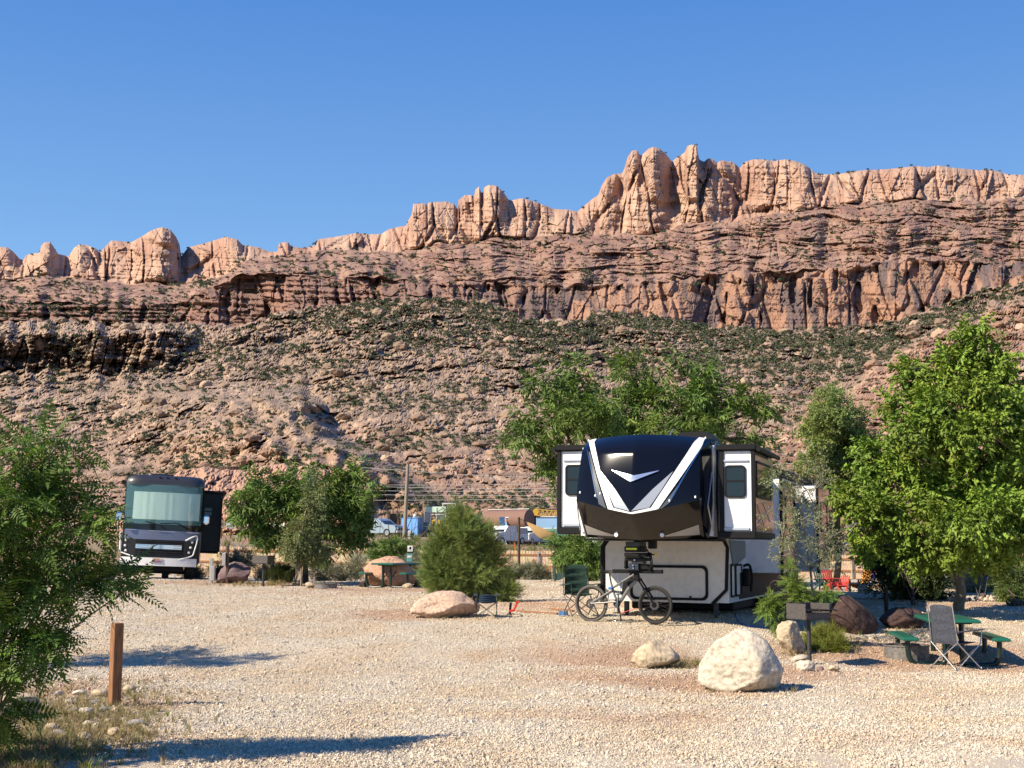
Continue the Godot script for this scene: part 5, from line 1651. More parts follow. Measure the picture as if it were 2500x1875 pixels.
# ---------------------------------------------------------------- stones
func boulder(label: String, px: float, py: float, wpx: float, hpx: float, sd: int, m: Material, deep := 0.8, lean := 0.0, called := "boulder", cat := "boulder", group := "", cuts := 7, taper := 0.12, shift := 0.0) -> MeshInstance3D:
	var b := B(px, py)
	var q := -b.z / FL
	var mesh := rock_mesh(sd, 6 if wpx > 30 else 2, 0.16, cuts, taper, shift)
	var bb := mesh.get_aabb()
	var w := wpx * q; var h := hpx * q
	var o := obj(called, mesh, m)
	var sc := Vector3(w / bb.size.x, h * 1.12 / bb.size.y, w * deep / bb.size.z)
	o.transform = Transform3D(Basis(Vector3(0, 0, 1), lean) * Basis.from_scale(sc), Vector3.ZERO)
	o.position = Vector3(b.x, b.y - h * 0.10, b.z - w * deep * 0.42) - o.transform.basis * Vector3(bb.get_center().x, bb.position.y, bb.get_center().z)
	return tag(o, label, cat, group)

func make_stones():
	boulder("large cream white boulder in the right foreground", 1825, 1694, 214, 148, 52, M.stone_white, 0.85, 0.0, "boulder", "boulder", "", 5, 0.42, 0.06)
	boulder("small tan boulder fringed with dry grass, left of the white one", 1606, 1634, 122, 68, 17, M.stone_tan, 0.7, 0.0, "boulder", "boulder", "", 6, 0.4, -0.14)
	boulder("flat pale pink boulder in front of the tamarisk bush", 1084, 1510, 172, 64, 23, M.stone_pink, 0.6, 0.0, "boulder", "boulder", "", 7, 0.25, 0.22)
	boulder("pale rough boulder just left of the right grill post", 1936, 1598, 72, 78, 34, M.stone_tan, 0.8)
	boulder("tall dark red boulder right of the pedestal grill", 2094, 1550, 124, 92, 45, M.stone_dark, 0.8, 0.0, "boulder", "boulder", "", 5, 0.6, -0.38)
	boulder("low dark boulder left of the box elder trunk", 2214, 1536, 120, 50, 56, M.stone_dark, 0.7)
	boulder("dark purple boulder behind the brown hookup post", 566, 1425, 80, 52, 68, M.stone_purple, 0.8, 0.0, "boulder", "boulder", "", 7, 0.32, 0.1)
	boulder("big rounded pink boulder behind the left picnic table", 948, 1434, 130, 74, 78, M.stone_pink2, 0.6)
	boulder("pale boulder at the right of the big pink boulder", 1030, 1432, 44, 42, 79, M.stone_pink, 0.8)
	boulder("grey tan rock beside the left fire ring", 757, 1436, 26, 15, 81, M.stone_tan, 0.8)
	boulder("squared tan block at the foot of the left picnic table", 994, 1437, 26, 13, 82, M.stone_tan, 0.8)
	boulder("dark stone at the left foot of the left picnic table", 888, 1434, 26, 17, 84, M.stone_dark, 0.8)
	boulder("bright white stone in front of the right orange chair", 2112, 1449, 26, 25, 83, M.stone_white, 0.8, 0.3)
	boulder("tan slab rock half hidden under the left locust tree", 20, 1765, 120, 66, 85, M.stone_tan, 0.8)
	boulder("squared pink stone beside the blue flower ornament", 2150, 1440, 26, 16, 86, M.stone_pink, 0.8)
	boulder("cream stone lying left of the grill post foot", 1954, 1616, 44, 16, 87, M.stone_white, 0.8)
	boulder("cream angular stone in front of the grill post", 1972, 1640, 46, 26, 88, M.stone_white, 0.8)
	boulder("small dark cobble in front of the rabbitbrush", 2006, 1638, 13, 10, 89, M.stone_purple, 0.9)
	boulder("brown and white cobble right of the grill stones", 2040, 1642, 28, 16, 90, M.stone_tan, 0.9)
	boulder("small round boulder lying out on the far hillside track", 1034, 1305, 20, 20, 92, M.stone_pink, 0.9)
	boulder("small tan stone lying in front of the low dark boulder", 2180, 1556, 16, 8, 93, M.stone_tan, 0.9)
	for k in 16:
		boulder("pale edging stone in the row below the green deck", 1318 + k * 5.4 + rng.randf() * 2.0, 1419 + rng.randf() * 2.0, rng.randf_range(5, 8), rng.randf_range(3, 5), 100 + k, M.stone_white if k % 2 else M.stone_tan, 0.9, 0.0, "edging_stone", "stone", "edging stones below the deck")
	for k in 15:
		boulder("pale wall stone behind the box elder trunk", 2318 + k * 8.0 + rng.randf() * 3.0, 1466 + rng.randf() * 3.0, rng.randf_range(9, 14), rng.randf_range(8, 14), 120 + k, M.stone_white if k % 3 else M.stone_pink, 0.9, 0.0, "wall_stone", "stone", "stones of the low wall behind the tree")
	for k in 8:
		boulder("pale bed stone right of the orange chair", 2128 + k * 9.0, 1447 + k * 1.6, 11, 7, 140 + k, M.stone_pink if k % 2 else M.stone_white, 0.9, 0.0, "bed_stone", "stone", "stones edging the bed by the orange chair")
	var spots := [[190, 1700, 34, 14], [240, 1702, 40, 18], [178, 1742, 30, 12], [205, 1748, 36, 18], [312, 1690, 30, 16], [250, 1738, 26, 12], [235, 1780, 34, 14], [120, 1790, 36, 22], [135, 1805, 44, 20], [30, 1795, 30, 26], [200, 1810, 34, 20], [325, 1775, 46, 16], [215, 1775, 40, 14], [275, 1800, 34, 22], [90, 1770, 26, 14], [165, 1720, 24, 12], [160, 1830, 24, 10], [250, 1835, 40, 12], [70, 1760, 28, 18], [285, 1735, 22, 8], [300, 1760, 20, 8], [105, 1830, 30, 12], [55, 1825, 26, 12], [180, 1850, 20, 8], [330, 1850, 22, 8], [145, 1765, 22, 12], [230, 1720, 22, 10], [265, 1765, 26, 10], [110, 1735, 26, 14], [140, 1700, 24, 12]]
	for k in spots.size():
		var s: Array = spots[k]
		boulder("pale rounded cobble lying in dry grass around the wooden post", s[0], s[1], s[2], s[3], 160 + k, [M.stone_white, M.stone_tan, M.stone_grey][k % 3], 0.8, 0.0, "cobble", "stone", "cobbles around the wooden post", 2)

# ---------------------------------------------------------------- campsite furniture
func picnic_table(label: String, at: Vector3, turn: float, s := 1.0):
	var t := thing("picnic_table", label, "picnic table", at, turn, "green picnic tables")
	t.scale = Vector3.ONE * s
	var slab := func(called: String, x: float, y: float, w: float, l: float):
		var m := mb()
		m.box(Vector3(x, y, -l * 0.5), Vector3(w, 0.055, l), Basis.IDENTITY, 0.02)
		var o := obj(called, m.mesh(), M.table_green, t)
		m = mb()
		m.box(Vector3(x, y - 0.012, -l * 0.5), Vector3(w + 0.008, 0.022, l + 0.008), Basis.IDENTITY, 0.004)
		obj("rim", m.mesh(), M.table_rim, o)
	slab.call("table_top", 0.0, 0.72, 0.76, 1.83)
	slab.call("bench", -0.69, 0.44, 0.25, 1.83)
	slab.call("bench", 0.69, 0.44, 0.25, 1.83)
	for z in [-0.3, -1.5]:
		for sx in [-1.0, 1.0]:
			var m := mb()
			m.tube(curve([Vector3(sx * 0.70, 0.41, z), Vector3(sx * 0.69, 0.18, z), Vector3(sx * 0.62, 0.05, z), Vector3(sx * 0.48, 0.035, z), Vector3(sx * 0.28, 0.035, z), Vector3(sx * 0.15, 0.07, z), Vector3(sx * 0.13, 0.2, z), Vector3(sx * 0.13, 0.69, z)], 4), 0.042, -1.0, 10)
			obj("leg", m.mesh(), M.table_leg, t)
		var m2 := mb()
		m2.bar(Vector3(-0.3, 0.68, z), Vector3(0.3, 0.68, z), 0.04, 0.03)
		obj("crossbar", m2.mesh(), M.table_leg, t)
	for sx in [-0.13, 0.13]:
		var m := mb()
		m.tube([Vector3(sx, 0.28, -0.3), Vector3(sx, 0.66, -0.9)], 0.014)
		m.tube([Vector3(sx, 0.66, -0.9), Vector3(sx, 0.28, -1.5)], 0.014)
		obj("brace", m.mesh(), M.table_leg, t)

func grill(label: String, at: Vector3, turn: float, s := 1.0):
	var t := thing("pedestal_grill", label, "grill", at, turn, "pedestal grills")
	t.scale = Vector3.ONE * s
	var m := mb()
	m.tube([Vector3(0, -0.05, 0), Vector3(0, 0.68, 0)], 0.032, -1.0, 10)
	obj("post", m.mesh(), M.iron, t)
	m = mb()
	m.box(Vector3(0, 0.67, 0), Vector3(0.50, 0.012, 0.40), Basis.IDENTITY, 0.003)
	var fb := obj("firebox", m.mesh(), M.iron, t)
	for q in [[Vector3(0, 0.785, -0.20), Vector3(0.50, 0.23, 0.012)], [Vector3(-0.25, 0.785, 0), Vector3(0.012, 0.23, 0.388)], [Vector3(0.25, 0.785, 0), Vector3(0.012, 0.23, 0.388)], [Vector3(0, 0.72, 0.20), Vector3(0.488, 0.09, 0.012)]]:
		m = mb()
		m.box(q[0], q[1], Basis.IDENTITY, 0.003)
		obj("side_plate", m.mesh(), M.iron_worn, fb)
	m = mb()
	for k in 9: m.tube([Vector3(-0.23 + k * 0.0575, 0.80, -0.18), Vector3(-0.23 + k * 0.0575, 0.80, 0.26)], 0.008, -1.0, 6)
	m.bar(Vector3(-0.24, 0.80, 0.25), Vector3(0.24, 0.80, 0.25), 0.016, 0.016)
	m.bar(Vector3(-0.24, 0.80, -0.18), Vector3(0.24, 0.80, -0.18), 0.016, 0.016)
	obj("grate", m.mesh(), M.black, t)
	for x in [-0.16, 0.16]:
		m = mb()
		m.tube([Vector3(x, 0.80, 0.25), Vector3(x, 0.82, 0.34), Vector3(x, 0.80, 0.42)], 0.013)
		obj("grate_handle", m.mesh(), M.black, t)

func fire_ring(label: String, at: Vector3, r: float, h: float):
	var t := thing("fire_ring", label, "fire ring", at, 0.0, "steel fire rings")
	var m := mb()
	m.lathe([Vector2(r, -0.03), Vector2(r, h), Vector2(r + 0.015, h), Vector2(r + 0.015, h - 0.02), Vector2(r + 0.004, h - 0.022), Vector2(r + 0.004, -0.03)], Vector3.ZERO, Basis.IDENTITY, 36, false)
	m.lathe([Vector2(r - 0.006, h), Vector2(r - 0.006, -0.03)], Vector3.ZERO, Basis.IDENTITY, 36)
	obj("ring", m.mesh(), M.ring_steel, t)
	m = mb()
	m.lathe([Vector2(r - 0.01, 0.015), Vector2(r * 0.5, 0.035), Vector2(0.0, 0.05)], Vector3.ZERO, Basis.IDENTITY, 20)
	obj("ash_bed", m.mesh(), M.ash, t)
	m = mb()
	m.tube(curve([Vector3(-0.12, h - 0.02, -r), Vector3(-0.08, h + 0.05, -r * 0.95), Vector3(0.08, h + 0.05, -r * 0.95), Vector3(0.12, h - 0.02, -r)]), 0.008)
	obj("handle", m.mesh(), M.ring_steel, t)

func camp_chair(label: String, at: Vector3, turn: float, cloth: Material, tall: float, frame: Material, s := 1.0, pad := 0.02):
	var t := thing("camp_chair", label, "camp chair", at, turn, "folding camp chairs")
	t.scale = Vector3.ONE * s
	var m := mb()
	# fabric: seat sags, back curves
	var g := []
	for i in 9:
		var f := i / 8.0
		var row := []
		for j in 9:
			var u := -1.0 + j / 4.0
			row.append(Vector3(u * 0.25, 0.42 - 0.05 * (1.0 - u * u) * sin(f * PI), 0.24 - 0.46 * f))
		g.append(row)
	m.grid(g)
	obj("seat", m.mesh(), cloth, t)
	m = mb()
	var g2 := []
	g = []
	for i in 13:
		var f := i / 12.0
		var row := []; var r2 := []
		for j in 9:
			var u := -1.0 + j / 4.0
			var puff := pad * absf(sin(f * PI * 4.0)) * (1.0 - u * u)
			var y := lerpf(0.40, tall - 0.03 * u * u, f)
			var z := -0.22 - 0.07 * f - 0.05 * (1.0 - u * u)
			row.append(Vector3(u * (0.25 - 0.03 * f), y, z + puff + 0.008))
			r2.append(Vector3(u * (0.25 - 0.03 * f), y, z - puff - 0.008))
		r2.reverse()
		g.append(row); g2.append(r2)
	m.grid(g); m.grid(g2)
	obj("backrest", m.mesh(), cloth, t)
	for sx in [-1.0, 1.0]:
		m = mb()
		m.tube([Vector3(sx * 0.27, 0.0, 0.26), Vector3(sx * 0.27, 0.42, -0.24), Vector3(sx * 0.25, tall, -0.31)], 0.010, -1.0, 6)
		obj("leg", m.mesh(), frame, t)
		m = mb()
		m.tube([Vector3(sx * 0.27, 0.0, -0.30), Vector3(sx * 0.27, 0.40, 0.24), Vector3(sx * 0.29, 0.60, 0.26)], 0.010, -1.0, 6)
		obj("leg", m.mesh(), frame, t)
		m = mb()
		m.tube([Vector3(-0.27 * sx, 0.02, 0.26), Vector3(0.27 * sx, 0.40, 0.25)], 0.008, -1.0, 6)
		obj("front_brace", m.mesh(), frame, t)
		m = mb()
		m.tube([Vector3(-0.27 * sx, 0.02, -0.30), Vector3(0.27 * sx, 0.42, -0.25)], 0.008, -1.0, 6)
		obj("rear_brace", m.mesh(), frame, t)
		m = mb()
		m.box(Vector3(sx * 0.30, 0.60, -0.02), Vector3(0.06, 0.018, 0.56), Basis(Vector3.RIGHT, -0.06), 0.006)
		var arm := obj("armrest", m.mesh(), cloth, t)
		if sx > 0.0:
			m = mb()
			m.lathe([Vector2(0.0, -0.12), Vector2(0.035, -0.12), Vector2(0.042, 0.0), Vector2(0.036, 0.0), Vector2(0.03, -0.11)], Vector3(0.32, 0.61, 0.18), Basis.IDENTITY, 12)
			obj("cup_holder", m.mesh(), M.black, arm)

func adirondack(label: String, px: float, py: float, hpx: float, turn: float, m0: Material):
	var b := B(px, py)
	var t := thing("adirondack_chair", label, "chair", b, turn, "painted wooden garden chairs")
	t.scale = Vector3.ONE * (hpx * -b.z / FL / 0.98)
	var m := mb()
	for k in 5:
		var x := -0.22 + 0.11 * k
		m = mb()
		m.bar(Vector3(x * 0.75, 0.26, -0.20), Vector3(x * 1.15, 0.98 - 0.9 * x * x, -0.48), 0.085, 0.02, Vector3(0, 0.3, 1))
		obj("back_slat", m.mesh(), m0, t)
		m = mb()
		m.box(Vector3(0, 0.36 - 0.028 * k, 0.30 - 0.11 * k), Vector3(0.52, 0.02, 0.095), Basis(Vector3.RIGHT, 0.25), 0.005)
		obj("seat_slat", m.mesh(), m0, t)
	for s in [-1.0, 1.0]:
		m = mb()
		m.bar(Vector3(s * 0.28, 0.0, 0.30), Vector3(s * 0.28, 0.53, 0.30), 0.03, 0.10)
		obj("front_leg", m.mesh(), m0, t)
		m = mb()
		m.bar(Vector3(s * 0.25, 0.34, 0.34), Vector3(s * 0.25, 0.02, -0.55), 0.03, 0.11)
		obj("side_rail", m.mesh(), m0, t)
		m = mb()
		m.box(Vector3(s * 0.32, 0.55, 0.0), Vector3(0.13, 0.025, 0.76), Basis.IDENTITY, 0.008)
		obj("arm", m.mesh(), m0, t)
	m = mb()
	m.bar(Vector3(-0.32, 0.52, -0.31), Vector3(0.32, 0.52, -0.31), 0.02, 0.08)
	obj("back_rail", m.mesh(), m0, t)

func post(called: String, label: String, cat: String, px: float, py: float, top: float, wpx: float, m0: Material, turn := 0.0, lean := 0.0, rnd := false) -> Node3D:
	var b := B(px, py)
	var q := -b.z / FL
	var t := thing(called, label, cat, b, turn)
	var h := (py - top) * q
	var m := mb()
	if rnd: m.tube([Vector3(0, -0.1, 0), Vector3(lean * h * 0.5, h * 0.5, 0), Vector3(lean * h, h, 0)], wpx * q * 0.5, wpx * q * 0.42, 12)
	else: m.box(Vector3(0, h * 0.5 - 0.05, 0), Vector3(wpx * q, h + 0.1, wpx * q), Basis(Vector3(0, 0, 1), -lean), wpx * q * 0.06)
	obj("shaft", m.mesh(), m0, t)
	return t

func make_site():
	make_stones()
	picnic_table("green metal picnic table under the box elder on the right", B(2338, 1632), deg_to_rad(-9.0), 0.98)
	picnic_table("green metal picnic table in front of the big pink boulder", B(932, 1437), deg_to_rad(-24.0), 0.98)
	grill("rusty pedestal grill on a black post in the right foreground", B(1977, 1622), deg_to_rad(33.0), 1.02)
	grill("small dark pedestal grill between dark boulder and grass clump", B(642, 1432), deg_to_rad(160.0), 1.02)
	fire_ring("grey steel fire ring beside the right picnic table", B(2214, 1606), 0.345, 0.21)
	fire_ring("low steel fire ring between slim tree and left picnic table", B(795, 1437), 0.32, 0.15)
	camp_chair("tall grey camp chair standing at the right picnic table", B(2336, 1634), deg_to_rad(118.0), M.cloth_grey, 1.0, M.alu, 0.98)
	camp_chair("padded dark green camp chair behind the bicycle's rear wheel", B(1418, 1503), deg_to_rad(18.0), M.cloth_green, 0.98, M.dark_metal, 1.0, 0.035)
	camp_chair("low navy and teal camp chair right against the pale pink boulder", B(1188, 1508), deg_to_rad(184.0), M.cloth_navy, 0.62, M.dark_metal, 0.72)
	# posts
	var p := post("wooden_post", "squared brown wooden post standing at the lane's left edge", "post", 279, 1722, 1528, 24, M.post_wood, deg_to_rad(40.0))
	var m := mb()
	m.lathe([Vector2(0.0, 0.012), Vector2(0.03, 0.010), Vector2(0.034, 0.0)], Vector3(0.058, 0.86, 0.0), Basis(Quaternion(Vector3.UP, Vector3(1, 0, 0))), 12)
	obj("reflector", m.mesh(), M.lens, p)
	post("bollard", "short black round bollard in front of the leafy shrub", "bollard", 2165, 1506, 1433, 11, M.black_wood, 0.0, -0.01, true)
	p = post("hookup_post", "dark brown hookup post with a grey meter box", "post", 554, 1425, 1333, 6, M.brown_wood)
	m = mb()
	m.box(Vector3(-0.10, 0.75, 0), Vector3(0.11, 0.40, 0.16), Basis.IDENTITY, 0.01)
	obj("meter_box", m.mesh(), M.grey_panel, p)
	p = post("power_pedestal", "grey power pedestal beside the motorhome", "pedestal", 515, 1424, 1364, 8, M.grey_panel)
	m = mb()
	m.box(Vector3(0.06, 0.30, 0), Vector3(0.13, 0.46, 0.16), Basis.IDENTITY, 0.015)
	obj("outlet_box", m.mesh(), M.grey_panel, p)
	post("stake", "thin rusty stake behind the left pedestal grill", "stake", 622, 1412, 1317, 2.6, M.rust, 0.0, 0.07, true)
	post("tree_stake", "pale round stake tied beside the slim grey tree", "stake", 735, 1432, 1388, 5, M.bark_pale, 0.0, 0.0, true)
	post("lamp_pole", "tall dark wooden pole left of the orange garden chair", "pole", 1267, 1415, 1265, 7, M.brown_wood, 0.0, 0.0, true)
	post("shade_pole", "dark pole holding the tan shade sail beside the deck", "pole", 1345, 1409, 1318, 4, M.brown_wood, 0.0, 0.0, true)
	post("tall_pole", "tall bare pole beyond the left edge of the view", "pole", -1330, 1935, 600, 36, M.brown_wood, 0.0, 0.0, true)
	# shade sail
	var sb := W(1345, 1320, 62.0)
	var sl := thing("shade_sail", "tan triangular shade sail hanging above the fence by the deck", "shade sail", sb)
	m = mb()
	var c0 := W(1282, 1272, 64.0) - sb; var c1 := W(1362, 1304, 58.0) - sb; var c2 := Vector3.ZERO
	var gr := []
	for i in 9:
		var row := []
		for j in 9:
			var e := c2.lerp(c1, j / 8.0)
			row.append(e.lerp(c0, i / 8.0) - Vector3(0, 0.28 * sin(PI * i / 8.0) * (1.0 - j / 8.0), 0))
		gr.append(row)
	m.grid(gr)
	obj("cloth", m.mesh(), M.sail, sl)
	m = mb()
	m.tube([c0, c0 + Vector3(-0.3, 0.12, -0.1)], 0.012)
	obj("cord", m.mesh(), M.black, sl)
	# small things near the trailer
	var bw := B(1375, 1504)
	var t := thing("steel_bowl", "shiny steel dog bowl on the gravel left of the green chair", "bowl", bw)
	m = mb()
	m.lathe([Vector2(0.0, 0.0), Vector2(0.095, 0.0), Vector2(0.10, 0.015), Vector2(0.088, 0.095), Vector2(0.082, 0.095), Vector2(0.08, 0.05), Vector2(0.0, 0.045)], Vector3.ZERO, Basis.IDENTITY, 24)
	obj("bowl", m.mesh(), M.chrome, t)
	t = thing("floor_pump", "small red and black foot pump on the gravel right of the navy chair", "pump", B(1247, 1501))
	m = mb()
	m.box(Vector3(0, 0.012, 0), Vector3(0.15, 0.024, 0.10), Basis.IDENTITY, 0.006)
	obj("base_plate", m.mesh(), M.black, t)
	m = mb()
	m.tube([Vector3(-0.02, 0.02, 0), Vector3(0.0, 0.24, 0)], 0.024)
	obj("cylinder", m.mesh(), M.black, t)
	m = mb()
	m.bar(Vector3(-0.03, 0.07, 0.03), Vector3(0.07, 0.09, 0.03), 0.04, 0.045)
	m.bar(Vector3(0.06, 0.08, 0.03), Vector3(0.13, 0.25, 0.03), 0.04, 0.04)
	m.bar(Vector3(0.10, 0.25, 0.03), Vector3(0.18, 0.25, 0.03), 0.04, 0.03)
	obj("lever", m.mesh(), M.red, t)
	for q in [["wooden plank lying flat between red pump and steel bowl", 1262, 1494, 1362, 1501], ["thin wooden batten lying behind the steel bowl", 1345, 1489, 1400, 1494]]:
		var a := B(q[1], q[2]); var b := B(q[3], q[4])
		m = mb()
		m.bar(Vector3(0, 0.02, 0), b - a + Vector3(0, 0.02, 0), 0.07, 0.035)
		var o := obj("plank", m.mesh(), M.post_wood, null, a)
		tag(o, q[0], "plank")
	var h0 := B(1795, 1500); var path := []
	for q in [[1795, 1500], [1800, 1515], [1815, 1526], [1845, 1532], [1880, 1534]]:
		path.append(B(q[0], q[1]) - h0 + Vector3(0, 0.012, 0))
	m = mb()
	m.tube(curve(path), 0.012, -1.0, 6)
	tag(obj("water_hose", m.mesh(), M.blue_cloth, null, h0), "blue water hose lying on the ground below the trailer", "hose")
	# dog-waste station
	t = post("pet_station", "white and blue pet waste station behind the big pink boulder", "sign", 1002, 1420, 1340, 2, M.dark_metal)
	var q1: float = -t.position.z / FL
	m = mb()
	m.box(Vector3(-0.02, (1420 - 1341) * q1, 0.03), Vector3(13 * q1, 14 * q1, 0.012), Basis.IDENTITY, 0.003)
	var sg := obj("sign_panel", m.mesh(), M.white_paint, t)
	m = mb()
	m.prism(PackedVector2Array([Vector2(-0.04, 0.0), Vector2(-0.02, 0.05), Vector2(0.02, 0.07), Vector2(0.05, 0.03), Vector2(0.03, -0.01), Vector2(0.03, -0.06), Vector2(0.0, -0.02)]), 0.004, Vector3(-0.02, (1420 - 1341) * q1, 0.039))
	obj("figure", m.mesh(), M.black, sg)
	m = mb()
	m.box(Vector3(-0.03, (1420 - 1363) * q1, 0.06), Vector3(13 * q1, 20 * q1, 0.12), Basis.IDENTITY, 0.01)
	var bx := obj("bag_dispenser", m.mesh(), M.teal_paint, t)
	m = mb()
	m.box(Vector3(-0.03, (1420 - 1360) * q1, 0.122), Vector3(11 * q1, 5 * q1, 0.006))
	obj("label_panel", m.mesh(), M.white_paint, bx)
	make_fence()
	make_deck()
	# garden chairs
	adirondack("orange garden chair in front of the fence left of the deck", 1326, 1415, 49, deg_to_rad(75.0), M.paint_orange)
	adirondack("lime green garden chair half hidden by the deck stairs", 1352, 1413, 44, deg_to_rad(-20.0), M.paint_lime)
	adirondack("orange garden chair by the fence right of the birch trunk", 2100, 1446, 56, deg_to_rad(-65.0), M.paint_orange2)
	adirondack("red garden chair next to the right orange chair", 2060, 1443, 38, deg_to_rad(-30.0), M.paint_red)
	adirondack("red garden chair half hidden behind the birch trunk", 2032, 1440, 48, deg_to_rad(20.0), M.paint_red)
	adirondack("dark green garden chair left of the red ones", 2008, 1440, 46, deg_to_rad(10.0), M.deck_green)
	var fb := B(2134, 1434)
	t = thing("garden_ornament", "blue flower ornament on a stem right of the orange chair", "ornament", fb)
	var q2 := -fb.z / FL
	m = mb()
	m.tube([Vector3.ZERO, Vector3(0.02, 26 * q2, 0)], 0.012)
	obj("stem", m.mesh(), M.stone_grey, t)
	for k in 6:
		m = mb()
		var an := TAU * k / 6
		leaf(m, Vector3(0, 28 * q2, 0.02), Vector3(cos(an), sin(an), 0.25), Vector3(-sin(an), cos(an), 0), 9 * q2, 8 * q2, 0.3)
		obj("petal", m.mesh(), M.petal_blue, t)

func make_fence():
	var a := GP(428.0, 68.5); var b := GP(2235.0, 66.0)
	var t := thing("plank_fence", "long honey coloured plank fence behind the campsites", "fence", a)
	var dir := (b - a); dir.y = 0.0
	var L := dir.length()
	dir = dir.normalized()
	var turn := atan2(-dir.z, dir.x)
	var n := int(L / 0.146)
	var meshes := []
	for k in 4:
		var m := mb()
		m.prism(PackedVector2Array([Vector2(-0.067, 0), Vector2(0.067, 0), Vector2(0.067, 1.52), Vector2(0.045, 1.55), Vector2(-0.045, 1.55), Vector2(-0.067, 1.52)]), 0.018)
		meshes.append(m.mesh())
	var topel := func(f: float) -> float: return lerpf(2.12, 1.60, f)
	for i in n:
		var f := (i + 0.5) / n
		var p := a + dir * (L * f)
		var y: float = topel.call(f) - 1.55 + rng.randfn() * 0.008
		var o := obj("board", meshes[i % 4], M.fence[rng.randi() % 5], t, Vector3(p.x - a.x, y - a.y, p.z - a.z))
		o.rotation = Vector3(0, turn, rng.randfn() * 0.004)
	var nrm := Vector3(-dir.z, 0, dir.x)
	if nrm.z < 0.0: nrm = -nrm
	var k := 0
	for off in [0.20, 0.78]:
		for j in 12:
			var f0 := j / 12.0; var f1 := (j + 1.0) / 12.0
			var e0 := dir * (L * f0) + Vector3(0, topel.call(f0) - off - a.y, 0) + nrm * 0.032
			var e1 := dir * (L * f1 - 0.01) + Vector3(0, topel.call(f1) - off - a.y, 0) + nrm * 0.032
			var m := mb()
			m.bar(e0, e1, 0.04, 0.085)
			obj("rail", m.mesh(), M.fence_rail, t)
	for j in 13:
		var f := j / 12.0
		var m := mb()
		var p := dir * (L * f) + nrm * 0.09
		m.tube([p + Vector3(0, G(a.x + p.x, a.z + p.z) - a.y - 0.2, 0), p + Vector3(0, topel.call(f) - 0.05 - a.y, 0)], 0.04, -1.0, 8)
		obj("post", m.mesh(), M.galv, t)

